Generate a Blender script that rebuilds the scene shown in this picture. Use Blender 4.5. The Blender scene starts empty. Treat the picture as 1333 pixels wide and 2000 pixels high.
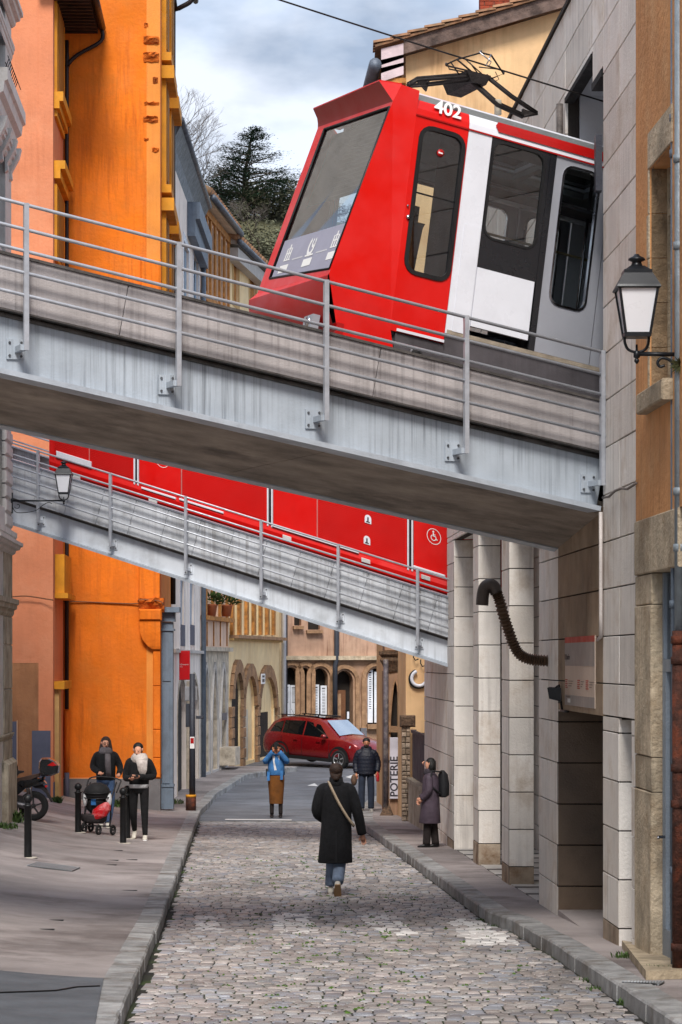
import bpy, bmesh, math, random
from mathutils import Vector, Matrix, Euler
random.seed(7)
sc = bpy.context.scene
C = sc.collection
rad = math.radians
# ------------------------------------------------------------------ camera
CZ = 2.0                                   # eye height over the street at the camera
cam_d = bpy.data.cameras.new('camera'); cam = bpy.data.objects.new('camera', cam_d); C.objects.link(cam)
cam.location = (0, 0, CZ); cam.rotation_euler = (rad(90), 0, 0)
cam_d.sensor_fit = 'VERTICAL'; cam_d.sensor_height = 36; cam_d.lens = 90
cam_d.shift_y = 0.145; cam_d.clip_start = 0.1; cam_d.clip_end = 3000
sc.camera = cam
# ------------------------------------------------------------------ sky, sun, exposure
SUN_EL, SUN_AZ = 48, 182                   # azimuth clockwise from +Y: behind the camera, slightly left
world = bpy.data.worlds.new('World'); sc.world = world; world.use_nodes = True
nt = world.node_tree; nt.nodes.clear()
def wn(t, **k):
    n = nt.nodes.new(t)
    for a, b in k.items(): setattr(n, a, b)
    return n
tc = wn('ShaderNodeTexCoord'); sky = wn('ShaderNodeTexSky'); sky.sky_type = 'NISHITA'; sky.sun_disc = False
sky.sun_elevation = rad(SUN_EL); sky.sun_rotation = rad(SUN_AZ); sky.air_density = 1.0; sky.dust_density = 1.5
mp = wn('ShaderNodeMapping'); mp.inputs['Scale'].default_value = (5.0, 5.0, 11.0); mp.inputs['Location'].default_value = (0.4, 0.2, 0.75)
no = wn('ShaderNodeTexNoise'); no.inputs['Scale'].default_value = 1.25; no.inputs['Detail'].default_value = 7; no.inputs['Roughness'].default_value = .52
no.inputs['Distortion'].default_value = .25
cr = wn('ShaderNodeValToRGB'); cr.color_ramp.elements[0].position = .36; cr.color_ramp.elements[1].position = .62
cr.color_ramp.elements[0].color = (.7, .7, .7, 1); cr.color_ramp.elements[1].color = (1, 1, 1, 1)
no2 = wn('ShaderNodeTexNoise'); no2.inputs['Scale'].default_value = 2.3; no2.inputs['Detail'].default_value = 6
cr2 = wn('ShaderNodeValToRGB'); cr2.color_ramp.elements[0].position = .36; cr2.color_ramp.elements[1].position = .6
cr2.color_ramp.elements[0].color = (1.2, 1.48, 1.95, 1); cr2.color_ramp.elements[1].color = (2.7, 2.9, 3.3, 1)
mx = wn('ShaderNodeMix', data_type='RGBA'); bg = wn('ShaderNodeBackground'); bg.inputs['Strength'].default_value = .12
wo = wn('ShaderNodeOutputWorld')
L_ = nt.links.new
L_(tc.outputs['Generated'], mp.inputs['Vector']); L_(mp.outputs[0], no.inputs['Vector']); L_(mp.outputs[0], no2.inputs['Vector'])
L_(no.outputs['Fac'], cr.inputs[0]); L_(no2.outputs['Fac'], cr2.inputs[0])
L_(cr.outputs[0], mx.inputs[0]); L_(sky.outputs[0], mx.inputs[6]); L_(cr2.outputs[0], mx.inputs[7])
L_(mx.outputs[2], bg.inputs[0]); L_(bg.outputs[0], wo.inputs[0])
sd = bpy.data.lights.new('sun', 'SUN'); so = bpy.data.objects.new('sun', sd); C.objects.link(so)
sd.energy = 1.5; sd.angle = rad(20); sd.color = (1, .95, .88)
a = rad(SUN_AZ); e_ = rad(SUN_EL)
sdir = Vector((math.sin(a)*math.cos(e_), math.cos(a)*math.cos(e_), math.sin(e_)))
so.rotation_euler = sdir.to_track_quat('Z', 'Y').to_euler(); so.location = (-8, -10, 30)
vs = sc.view_settings; vs.view_transform = 'Standard'; vs.look = 'None'; vs.gamma = 1; vs.exposure = 1.55; vs.use_curve_mapping = False

# ------------------------------------------------------------------ materials
def lin(c):
    def f(v):
        v /= 255.
        return v/12.92 if v <= .04045 else ((v+.055)/1.055)**2.4
    return (f(c[0]), f(c[1]), f(c[2]), 1)
MATS = {}
def M(name, col=(128, 128, 128), rough=.75, metal=0., var=.12, scale=2., streak=0., stcol=(40, 34, 30), bump=.25, bscale=60.,
      coat=0., blotch=0., blcol=(60, 50, 40), objvar=0., hue=0., attr=None, attrcol=None, spec=.4, trans=0., emit=0., sscale=9., blscale=.9, grain=0.):
    if name in MATS: return MATS[name]
    if rough >= .5: var *= 1.35; blotch = min(1, blotch*1.4); bump *= 1.5; streak = min(1, streak*1.25)
    m = bpy.data.materials.new(name); MATS[name] = m; m.use_nodes = True
    t = m.node_tree; b = t.nodes['Principled BSDF']; l = t.links.new
    def N(ty, **k):
        n = t.nodes.new(ty)
        for a_, b_ in k.items(): setattr(n, a_, b_)
        return n
    geo = N('ShaderNodeNewGeometry'); P = geo.outputs['Position']
    def noise(sc_, det=4, vec=None, rough_=.6):
        n = N('ShaderNodeTexNoise'); n.inputs['Scale'].default_value = sc_; n.inputs['Detail'].default_value = det
        n.inputs['Roughness'].default_value = rough_
        l(vec if vec else P, n.inputs['Vector']); return n.outputs['Fac']
    def ramp(fac, p0, p1, c0=(0, 0, 0, 1), c1=(1, 1, 1, 1)):
        r = N('ShaderNodeValToRGB'); r.color_ramp.elements[0].position = p0; r.color_ramp.elements[1].position = p1
        r.color_ramp.elements[0].color = c0; r.color_ramp.elements[1].color = c1; l(fac, r.inputs[0]); return r.outputs[0]
    def mix(f, a_, b_, bt='MIX'):
        x = N('ShaderNodeMix', data_type='RGBA', blend_type=bt)
        for i, v in ((0, f), (6, a_), (7, b_)):
            if hasattr(v, 'links'): l(v, x.inputs[i])
            else: x.inputs[i].default_value = v
        return x.outputs[2]
    base = lin(col)
    lo = tuple(v*(1-var*1.5) for v in base[:3])+(1,); hi = tuple(min(1, v*(1+var)) for v in base[:3])+(1,)
    c = ramp(noise(scale, 6), .3, .7, lo, hi)
    if grain: c = mix(1., c, ramp(noise(240, 2), .3, .7, (1-grain,)*3+(1,), (1+grain*.5,)*3+(1,)), 'MULTIPLY')
    if streak:
        s = N('ShaderNodeMapping'); s.inputs['Scale'].default_value = (sscale, sscale, .35); l(P, s.inputs['Vector'])
        f = ramp(noise(1.6, 5, s.outputs[0], .65), .47, .72)
        f2 = ramp(noise(.7, 3), .35, .65)
        k = N('ShaderNodeMath', operation='MULTIPLY'); l(f, k.inputs[0]); l(f2, k.inputs[1])
        k2 = N('ShaderNodeMath', operation='MULTIPLY'); l(k.outputs[0], k2.inputs[0]); k2.inputs[1].default_value = streak
        c = mix(k2.outputs[0], c, lin(stcol))
    if blotch:
        f = ramp(noise(blscale, 8, None, .68), .5, .68)
        k2 = N('ShaderNodeMath', operation='MULTIPLY'); l(f, k2.inputs[0]); k2.inputs[1].default_value = blotch
        c = mix(k2.outputs[0], c, lin(blcol))
    if objvar:
        oi = N('ShaderNodeObjectInfo')
        c = mix(1., c, ramp(oi.outputs['Random'], 0, 1, (1-objvar, 1-objvar*(1+hue), 1-objvar*(1+2*hue), 1), (1+objvar*.6, 1+objvar*.6, 1+objvar*.6, 1)), 'MULTIPLY')
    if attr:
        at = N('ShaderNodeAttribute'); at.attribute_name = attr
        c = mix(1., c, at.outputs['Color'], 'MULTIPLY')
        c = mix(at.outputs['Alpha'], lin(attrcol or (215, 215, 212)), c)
    l(c, b.inputs['Base Color'])
    b.inputs['Roughness'].default_value = rough; b.inputs['Metallic'].default_value = metal
    b.inputs['Specular IOR Level'].default_value = spec
    if coat: b.inputs['Coat Weight'].default_value = coat; b.inputs['Coat Roughness'].default_value = .22
    if trans: b.inputs['Transmission Weight'].default_value = trans
    if rough > .12 and rough < .95:
        r = ramp(noise(scale*2.3, 4), .3, .7, (max(0, rough-.12),)*3+(1,), (min(1, rough+.12),)*3+(1,)); l(r, b.inputs['Roughness'])
    if emit: b.inputs['Emission Color'].default_value = base; b.inputs['Emission Strength'].default_value = emit
    if bump:
        bp = N('ShaderNodeBump'); bp.inputs['Strength'].default_value = bump; bp.inputs['Distance'].default_value = .02
        l(noise(bscale, 5), bp.inputs['Height']); l(bp.outputs[0], b.inputs['Normal'])
    return m
def glass_mat(name, tint=(200, 215, 215), refl=.18, rough=.02, op=.12):
    if name in MATS: return MATS[name]
    m = bpy.data.materials.new(name); MATS[name] = m; m.use_nodes = True; t = m.node_tree; t.nodes.clear(); l = t.links.new
    tr = t.nodes.new('ShaderNodeBsdfTransparent'); tr.inputs[0].default_value = lin(tint)
    gl = t.nodes.new('ShaderNodeBsdfGlossy'); gl.inputs['Roughness'].default_value = rough
    lw = t.nodes.new('ShaderNodeLayerWeight'); lw.inputs[0].default_value = .35
    ma = t.nodes.new('ShaderNodeMath'); ma.operation = 'MULTIPLY_ADD'; ma.inputs[1].default_value = 1-refl; ma.inputs[2].default_value = refl
    mi = t.nodes.new('ShaderNodeMixShader'); o = t.nodes.new('ShaderNodeOutputMaterial')
    l(lw.outputs['Fresnel'], ma.inputs[0]); l(ma.outputs[0], mi.inputs[0]); l(tr.outputs[0], mi.inputs[1]); l(gl.outputs[0], mi.inputs[2])
    l(mi.outputs[0], o.inputs[0]); return m

# ------------------------------------------------------------------ geometry helpers
def px(x, y, Y):                          # the point at distance Y seen at photograph pixel (x, y)
    return Vector(((x-666.5)/5000*Y, Y, CZ+(1290-y)/5000*Y))
EYE = Vector((0, 0, CZ))
def pxplane(x, y, P, n):
    r = Vector(((x-666.5)/5000, 1, (1290-y)/5000)); return EYE + r*((Vector(P)-EYE).dot(n)/r.dot(n))
ORG = {}
class MB:
    def __init__(s): s.v = []; s.f = []; s.mi = []; s.sm = []; s.cur = 0; s.tint = []; s.ct = (1, 1, 1, 1)
    def add(s, vs_, fs, smooth=False):
        o = len(s.v); s.v += [Vector(p) for p in vs_]
        for f in fs: s.f.append(tuple(i+o for i in f)); s.mi.append(s.cur); s.sm.append(smooth); s.tint.append(s.ct)
        return s
    def hexa(s, p):                       # 8 points: bottom ring 0-3, top ring 4-7
        return s.add(p, [(3, 2, 1, 0), (4, 5, 6, 7), (0, 1, 5, 4), (1, 2, 6, 5), (2, 3, 7, 6), (3, 0, 4, 7)])
    def box(s, x0, x1, y0, y1, z0, z1, T=None):
        p = [Vector(q) for q in ((x0, y0, z0), (x1, y0, z0), (x1, y1, z0), (x0, y1, z0), (x0, y0, z1), (x1, y0, z1), (x1, y1, z1), (x0, y1, z1))]
        if T: p = [T(q) for q in p]
        return s.hexa(p)
    def slab(s, x0, x1, y0, y1, z0, z1, ch, T):   # front face (y0) chamfered
        p = [Vector(q) for q in ((x0, y0+ch, z0), (x1, y0+ch, z0), (x1, y0+ch, z1), (x0, y0+ch, z1),
             (x0+ch, y0, z0+ch), (x1-ch, y0, z0+ch), (x1-ch, y0, z1-ch), (x0+ch, y0, z1-ch),
             (x0, y1, z0), (x1, y1, z0), (x1, y1, z1), (x0, y1, z1))]
        p = [T(q) for q in p]
        return s.add(p, [(4, 5, 6, 7), (0, 1, 5, 4), (1, 2, 6, 5), (2, 3, 7, 6), (3, 0, 4, 7), (0, 8, 9, 1), (1, 9, 10, 2), (2, 10, 11, 3), (3, 11, 8, 0)])
    def tube(s, pts, r, n=8, r2=None, caps=True, smooth=True, flat=None):
        pts = [Vector(p) for p in pts]; k = len(pts); rs = r if isinstance(r, (list, tuple)) else [r+(((r2 if r2 is not None else r)-r)*i/max(1, k-1)) for i in range(k)]
        vs_ = []; up = None
        for i, p in enumerate(pts):
            d = (pts[min(i+1, k-1)]-pts[max(i-1, 0)]).normalized()
            if up is None:
                up = Vector((0, 0, 1)) if abs(d.z) < .9 else Vector((0, 1, 0))
            a_ = d.cross(up).normalized(); b_ = a_.cross(d).normalized(); up = b_
            for j in range(n):
                t = 2*math.pi*j/n+(math.pi/n if n == 4 else 0); q = 1.414 if n == 4 else 1
                vs_.append(p+a_*math.cos(t)*rs[i]*q*((flat or 1))+b_*math.sin(t)*rs[i]*q)
        fs = [(i*n+j, i*n+(j+1) % n, (i+1)*n+(j+1) % n, (i+1)*n+j) for i in range(k-1) for j in range(n)]
        if caps: fs += [tuple(range(n-1, -1, -1)), tuple((k-1)*n+j for j in range(n))]
        return s.add(vs_, fs, smooth and n > 4)
    def loft(s, rings, caps=True, smooth=True):
        n = len(rings[0]); vs_ = [p for r in rings for p in r]; k = len(rings)
        fs = [(i*n+j, i*n+(j+1) % n, (i+1)*n+(j+1) % n, (i+1)*n+j) for i in range(k-1) for j in range(n)]
        if caps: fs += [tuple(range(n-1, -1, -1)), tuple((k-1)*n+j for j in range(n))]
        return s.add(vs_, fs, smooth)
    def lathe(s, prof, c=(0, 0, 0), n=16, axis='z', smooth=True, T=None):
        rings = []
        for r, h in prof:
            ring = []
            for j in range(n):
                t = 2*math.pi*j/n
                q = Vector((r*math.cos(t), r*math.sin(t), h)) if axis == 'z' else (Vector((h, r*math.cos(t), r*math.sin(t))) if axis == 'x' else Vector((r*math.cos(t), h, -r*math.sin(t))))
                q += Vector(c); ring.append(T(q) if T else q)
            rings.append(ring)
        return s.loft(rings, True, smooth)
    def ball(s, c, r, n=10, m=7, T=None):
        r = Vector(r) if hasattr(r, '__len__') else Vector((r, r, r)); rings = []
        for i in range(m+1):
            ph = -math.pi/2+math.pi*i/m; w = max(.02, math.cos(ph)); ring = []
            for j in range(n):
                t = 2*math.pi*j/n; q = Vector(c)+Vector((r.x*w*math.cos(t), r.y*w*math.sin(t), r.z*math.sin(ph)))
                ring.append(T(q) if T else q)
            rings.append(ring)
        return s.loft(rings)
    def build(s, name, mats, parent=None, o=None, label=None, kind=None, local=False):
        if not s.v: return None
        org = Vector((0, 0, 0))
        if parent is not None: org = ORG[parent.name]
        elif o is not None: org = Vector(o)
        if local: org = Vector((0, 0, 0))
        me = bpy.data.meshes.new(name); me.from_pydata([tuple(p-org) for p in s.v], [], s.f)
        if not isinstance(mats, (list, tuple)): mats = [mats]
        for m in mats: me.materials.append(m)
        me.polygons.foreach_set('material_index', s.mi); me.polygons.foreach_set('use_smooth', s.sm)
        if any(t != (1, 1, 1, 1) for t in s.tint):
            ca = me.color_attributes.new('tint', 'FLOAT_COLOR', 'CORNER'); k = 0; d = []
            for f, t in zip(s.f, s.tint): d += list(t)*len(f)
            ca.data.foreach_set('color', d)
        me.update()
        ob = bpy.data.objects.new(name, me); C.objects.link(ob)
        if parent is not None: ob.parent = parent; ORG[ob.name] = ORG[parent.name]
        else: ob.location = org; ORG[ob.name] = org
        if local: ORG[ob.name] = Vector((0, 0, 0))
        if label: ob['label'] = label
        if kind: ob['kind'] = kind
        return ob
def fixn(ob):
    bm = bmesh.new(); bm.from_mesh(ob.data); bmesh.ops.recalc_face_normals(bm, faces=bm.faces); bm.to_mesh(ob.data); bm.free(); return ob
def thing(name, label, cat, loc=(0, 0, 0), rotz=0, group=None, local=False):
    o = bpy.data.objects.new(name, None); C.objects.link(o); o.location = loc; o.rotation_euler = (0, 0, rotz)
    o.empty_display_size = .3
    o['label'] = label; o['category'] = cat
    if group: o['group'] = group
    ORG[o.name] = Vector((0, 0, 0)) if local else Vector(loc); return o
def tag(o, label, cat, group=None, kind=None):
    o['label'] = label; o['category'] = cat
    if group: o['group'] = group
    if kind: o['kind'] = kind
    return o
def inst(src, name, parent, loc, rot=None, scale=None):   # a copy of a piece that shares its mesh
    o = src.copy(); o.name = name; C.objects.link(o); o.parent = parent; o.location = loc
    if rot is not None: o.rotation_euler = rot
    if scale is not None: o.scale = scale
    return o
class FR:                                  # facade frame: u along, z up, d inward
    def __init__(s, O, E, z0=None):
        s.O = Vector(O); d = Vector(E)-s.O; d.z = 0; s.L = d.length; s.e = d.normalized(); s.n = s.e.cross(Vector((0, 0, 1)))
    def P(s, u, z, d=0): q = s.O+s.e*u-s.n*d; return Vector((q.x, q.y, z))
    def T(s, q): return s.P(q[0], q[2], q[1])
    def px(s, x, y, d=0):
        q = pxplane(x, y, s.O-s.n*d, s.n); return ((q-s.O).dot(s.e), q.z)
    def u(s, x, d=0): return s.px(x, 1290, d)[0]
class SFR:                                 # sloped frame (bridges, funiculars): u down the track, v across, n up from the track
    def __init__(s, L, R, v0=0):
        s.O = Vector(L); U = Vector(R)-s.O; V = Vector((-U.y, U.x, 0)).normalized(); s.U = U.normalized(); s.V = V; s.N = s.U.cross(V)
        s.O = s.O+V*v0
    def P(s, u, v, n): return s.O+s.U*u+s.V*v+s.N*n
    def T(s, q): return s.P(q[0], q[1], q[2])
    def px(s, x, y, v=0):
        q = pxplane(x, y, s.O+s.V*v, s.V)-s.O; return (q.dot(s.U), q.dot(s.N))
    def Q(s, x, y, v=0):
        u, n = s.px(x, y, v); return s.P(u, v, n)
def lerp(tab, x):
    if x <= tab[0][0]: return tab[0][1]
    for (a_, b_), (c_, d_) in zip(tab, tab[1:]):
        if x <= c_: return b_+(d_-b_)*(x-a_)/(c_-a_)
    return tab[-1][1]
# openings: (u0, u1, z0, z1, kind, r)   kind: rect, round (corner radius r), arch (rise r), point (rise r)
def prof(op, u):
    u0, u1, z0, z1, k, r = op; h = (u1-u0)/2; c = (u0+u1)/2
    if k == 'rect': return z0, z1
    if k == 'round':
        e = min(u-u0, u1-u); dz = 0 if e >= r else r-math.sqrt(max(0, r*r-(r-e)**2)); return z0+dz, z1-dz
    t = min(1, abs(u-c)/h)
    if k == 'arch': return z0, z1-r+r*math.sqrt(max(0, 1-t*t))
    if k == 'point': return z0, z1-r+r*(1-t**1.7)
    if k == 'slant': return z0+r*(u-u0)/(u1-u0), z1+r*(u-u0)/(u1-u0)
def samples(op):
    u0, u1, z0, z1, k, r = op
    if k in ('rect', 'slant'): return [u0, u1]
    if k == 'round': return [u0+r*(1-math.cos(t*math.pi/8)) for t in range(5)]+[u1-r*(1-math.cos(t*math.pi/8)) for t in range(5)]
    return [(u0+u1)/2-(u1-u0)/2*math.cos(math.pi*i/10) for i in range(11)]
def facade_mb(T, u0, u1, z0, z1, ops, depth=.2, thick=None, ztop=None):
    """flat wall with real openings; T maps (u, d, z)"""
    mb = MB(); us = {u0, u1}
    for op in ops:
        for q in samples(op):
            if u0 <= q <= u1: us.add(round(q, 5))
    us = sorted(us); zt = (lambda u: ztop(u)) if ztop else (lambda u: z1)
    th = thick or depth
    for a_, b_ in zip(us, us[1:]):
        if b_-a_ < 1e-5: continue
        c = (a_+b_)/2; cov = sorted([op for op in ops if op[0] < c < op[1]], key=lambda o: o[2])
        lo = (z0, z0)
        for op in cov:
            pa = prof(op, a_+1e-6); pb = prof(op, b_-1e-6)
            mb.add([T((a_, 0, lo[0])), T((b_, 0, lo[1])), T((b_, 0, pb[0])), T((a_, 0, pa[0]))], [(0, 1, 2, 3)])
            lo = (pa[1], pb[1])
            for i, (ha, hb) in enumerate(((pa[0], pb[0]), (pa[1], pb[1]))):
                q = [T((a_, 0, ha)), T((b_, 0, hb)), T((b_, depth, hb)), T((a_, depth, ha))]
                mb.add(q, [(0, 1, 2, 3) if i == 0 else (3, 2, 1, 0)])
        mb.add([T((a_, 0, lo[0])), T((b_, 0, lo[1])), T((b_, 0, zt(b_))), T((a_, 0, zt(a_)))], [(0, 1, 2, 3)])
        mb.add([T((a_, 0, zt(a_))), T((b_, 0, zt(b_))), T((b_, th, zt(b_))), T((a_, th, zt(a_)))], [(0, 1, 2, 3)])
        mb.add([T((a_, 0, z0)), T((b_, 0, z0)), T((b_, th, z0)), T((a_, th, z0))], [(3, 2, 1, 0)])
    for op in ops:
        for q, s_ in ((op[0], 1), (op[1], -1)):
            pa = prof(op, q+s_*1e-6)
            if pa[1]-pa[0] > 1e-3:
                f = [T((q, 0, pa[0])), T((q, 0, pa[1])), T((q, depth, pa[1])), T((q, depth, pa[0]))]
                mb.add(f, [(0, 1, 2, 3) if s_ == 1 else (3, 2, 1, 0)])
    for q in (u0, u1):
        mb.add([T((q, 0, z0)), T((q, 0, zt(q))), T((q, th, zt(q))), T((q, th, z0))], [(0, 1, 2, 3)])
    return mb
def outline(op, grow=0, n=6):
    u0, u1, z0, z1, k, r = op; u0 -= grow; u1 += grow; z0 -= grow; z1 += grow
    o2 = (u0, u1, z0, z1, k, r+grow if r else 0)
    us = sorted(set(round(x, 5) for x in samples(o2)))
    bot = [(u, prof(o2, min(max(u, u0+1e-6), u1-1e-6))[0]) for u in us]; top = [(u, prof(o2, min(max(u, u0+1e-6), u1-1e-6))[1]) for u in reversed(us)]
    return bot+top
def pane_mb(T, op, d, grow=0):
    pts = outline(op, grow); mb = MB(); mb.add([T((u, d, z)) for u, z in pts], [tuple(range(len(pts)))]); return mb
def ring_mb(T, op, g0, g1, d0, d1):       # frame around an opening between outlines grown g0 and g1, from depth d0 (front) to d1
    a_ = outline(op, g0); b_ = outline(op, g1); n = len(a_); mb = MB()
    if len(b_) != n: return mb
    vs_ = [T((u, d0, z)) for u, z in a_]+[T((u, d0, z)) for u, z in b_]+[T((u, d1, z)) for u, z in a_]+[T((u, d1, z)) for u, z in b_]
    fs = []
    for i in range(n):
        j = (i+1) % n
        fs += [(i, j, n+j, n+i), (n+i, n+j, 3*n+j, 3*n+i), (2*n+i, 2*n+j, j, i)]
    return mb.add(vs_, fs)
def text_ob(name, s, size, mat, parent, pos, ex, ez, ext=.002, align='LEFT', label=None, bold=0):
    cu = bpy.data.curves.new(name, 'FONT'); cu.body = s; cu.size = size; cu.extrude = ext; cu.align_x = align; cu.offset = bold; cu.resolution_u = 3
    tmp = bpy.data.objects.new(name+'_tmp', cu); C.objects.link(tmp)
    dg = bpy.context.evaluated_depsgraph_get(); me = bpy.data.meshes.new_from_object(tmp.evaluated_get(dg))
    bpy.data.objects.remove(tmp); me.materials.clear(); me.materials.append(mat); me.name = name
    ex = Vector(ex).normalized(); ez = Vector(ez).normalized(); en = ex.cross(ez)
    for v in me.vertices: v.co = Vector(pos)-ORG[parent.name]+ex*v.co.x+ez*v.co.y+en*v.co.z
    ob = bpy.data.objects.new(name, me); C.objects.link(ob); ob.parent = parent; ORG[ob.name] = ORG[parent.name]
    if label: ob['label'] = label
    return ob
Zv = Vector((0, 0, 1))
# ------------------------------------------------------------------ street and ground heights
SL = -.0416
HT = [(0, 2.0), (18, 2.5), (27, 2.83), (32, 2.93), (40, 3.08), (50, 3.3), (58, 3.5), (62, 3.56), (70, 3.53), (80, 3.44), (86, 3.36), (91, 3.25), (96, 3.15), (130, 3.0)]
def gz(Y): return CZ-lerp(HT, Y)
def SW(w, Y, z=0): return Vector((SL*Y+w, Y, z))
KL = [(5, -.755), (54, -.76), (58, -.76), (66, -.46), (75, .32), (79, 1.6), (80.6, 2.6)]
KR = [(5, 2.83), (18, 2.83), (23, 2.88), (26.6, 2.86), (27.5, 2.73), (35, 2.65), (43, 2.56), (50, 2.5), (53, 2.62), (56, 2.8), (60, 2.92), (64, 3.4), (67, 4.3), (69, 6.)]
KH = .14
def pavz(X, Y):
    w = X-SL*Y
    if w < lerp(KL, Y) and Y < 81: d = min(5, lerp(KL, Y)-w); return gz(Y)+KH+.04*d*d*max(0, min(1, (66-Y)/10))
    if w > lerp(KR, Y) and Y < 69: return gz(Y)+KH
    return gz(Y)
def gpx(x, y, fn=None):                   # ground point under a photograph pixel
    fn = fn or pavz; lo, hi = 6., 140.
    for i in range(60):
        m = (lo+hi)/2; p = px(x, y, m)
        if p.z > fn(p.x, m): lo = m
        else: hi = m
    p = px(x, y, lo); return Vector((p.x, p.y, fn(p.x, p.y)))
# ------------------------------------------------------------------ ground, road, pavements, kerbs
m_asph = M('asphalt', (104, 108, 116), rough=.62, var=.2, scale=.8, blotch=.35, blcol=(70, 72, 80), bump=.35, bscale=120, grain=.35, spec=.5)
m_pave = M('pavement_asphalt', (160, 151, 149), rough=.78, var=.24, scale=.45, blotch=.6, blcol=(88, 78, 76), blscale=.55, bump=.4, bscale=140, grain=.4)
m_pave2 = M('dark_asphalt_patch', (92, 96, 102), rough=.7, var=.15, scale=1.5, bump=.4, bscale=150, grain=.35)
m_earth = M('ground_earth', (110, 104, 98), rough=.9, var=.2, scale=.2)
m_kerb = M('kerb_granite', (160, 160, 160), rough=.65, var=.2, scale=5, blotch=.6, blcol=(104, 94, 84), blscale=2.2, bump=.5, bscale=90, objvar=.22, grain=.3)
m_joint = M('cobble_joints', (34, 32, 28), rough=.95, var=.3, scale=5, blotch=.7, blcol=(52, 68, 26), blscale=.8)
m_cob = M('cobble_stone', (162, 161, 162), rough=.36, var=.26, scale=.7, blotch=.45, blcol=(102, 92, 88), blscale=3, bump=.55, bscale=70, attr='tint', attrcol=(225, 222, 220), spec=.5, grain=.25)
m_moss = M('moss', (74, 104, 34), rough=.95, var=.4, scale=20, bump=.8)

def grid(name, xs_fn, Ys, zf, mat, kind='structure', label=None):
    mb = MB(); rows = []
    for Y in Ys:
        rows.append([Vector((X, Y, zf(X, Y))) for X in xs_fn(Y)])
    n = len(rows[0]); vs_ = [p for r in rows for p in r]
    mb.add(vs_, [(i*n+j, i*n+j+1, (i+1)*n+j+1, (i+1)*n+j) for i in range(len(rows)-1) for j in range(n-1)], True)
    o = mb.build(name, mat)
    o['kind'] = kind
    if label: o['label'] = label
    return o
Yg = [-40, -10, 0]+[5+2*i for i in range(62)]
grid('ground', lambda Y: [-1500, -200, -60, -30]+[-14+2*i for i in range(15)]+[30, 60, 200, 1500], [-600, -100]+Yg+[200, 500, 2500], lambda X, Y: gz(max(0, Y))-.03, m_earth)
grid('asphalt_road', lambda Y: [-9+.75*i for i in range(30)], [53.4+1.2*i for i in range(36)], lambda X, Y: gz(Y)-.004, m_asph)
Yp = [5+i*.75 for i in range(102)]
def lx(Y):
    k = SL*Y+lerp(KL, Y)-.2
    return [k-12, k-8, k-6]+[k-5+.5*i for i in range(11)]
grid('left_pavement', lx, [y for y in Yp if y < 80.7], lambda X, Y: pavz(X-.01, Y)-.002, m_pave)
def rx(Y):
    k = SL*Y+lerp(KR, Y)+.2; e = SL*Y+max(5.2, lerp(KR, Y)+.6)
    return [k+(e-k)*i/4 for i in range(5)]
grid('right_pavement', rx, [y for y in Yp if y < 69], lambda X, Y: pavz(X+.01, Y)-.002, m_pave)
# a darker asphalt patch at the near left, with its cable groove
pc = [gpx(-40, 1890), gpx(90, 1893), gpx(205, 1917), gpx(165, 2060), gpx(-60, 2060)]
mb = MB(); c4 = [gpx(-60, 1890), gpx(203, 1912), gpx(176, 2060), gpx(-60, 2060)]; gv = []
for j in range(13):
    for i in range(13):
        q = c4[0].lerp(c4[1], i/12).lerp(c4[3].lerp(c4[2], i/12), j/12); gv.append(Vector((q.x, q.y, pavz(q.x, q.y)+.008)))
mb.add(gv, [(j*13+i, (j+1)*13+i, (j+1)*13+i+1, j*13+i+1) for j in range(12) for i in range(12)])
mb.build('asphalt_patch', m_pave2, kind='structure')
mb = MB(); mb.tube([gpx(x, y)+Vector((0, 0, .010)) for x, y in ((-30, 1943), (60, 1940), (110, 1938), (150, 1931), (195, 1929))], .008, 4)
mb.build('tar_seam', M('tar', (20, 20, 22), rough=.5), kind='structure')
# kerbs: one object per stone
def kerb(name, K, side, Y0, Y1):
    root = bpy.data.objects.new(name, None); C.objects.link(root); root['kind'] = 'structure'; ORG[root.name] = Vector((0, 0, 0))
    Y = Y0; rnd = random.Random(3)
    while Y < Y1:
        a_ = SW(lerp(K, Y), Y); dd = SW(lerp(K, Y+.1), Y+.1)-a_; dd.normalize()
        Ln = rnd.uniform(.42, .62) if Y > 24 or side < 0 else rnd.uniform(.6, .95)
        b_ = a_+dd*Ln; Yn = Y+dd.y*Ln
        b_ = SW(lerp(K, Yn), Yn); d2 = (b_-a_).normalized(); nr = Vector((d2.y, -d2.x, 0))*side
        g = .009; top0 = gz(Y)+KH; top1 = gz(Yn)+KH; j = rnd.uniform(-.006, .006); Wd = .235
        p0 = a_+d2*g; p1 = b_-d2*g
        def V_(p, o, z): q = p+nr*o; return Vector((q.x, q.y, z))
        mb = MB(); ring = []
        for p, t in ((p0, top0), (p1, top1)):
            ring.append([V_(p, 0+j, t-.3), V_(p, .004+j, t-.016), V_(p, .018+j, t+j*.5), V_(p, Wd, t+.004+j*.5), V_(p, Wd, t-.3)])
        mb.loft(ring, True, False)
        o = mb.build('kerb_stone', m_kerb, root); fixn(o)
        Y = Yn
    return root
kerb('left_kerb', KL, -1, 15.2, 79.5)
kerb('right_kerb', KR, 1, 16.2, 67)
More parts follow.
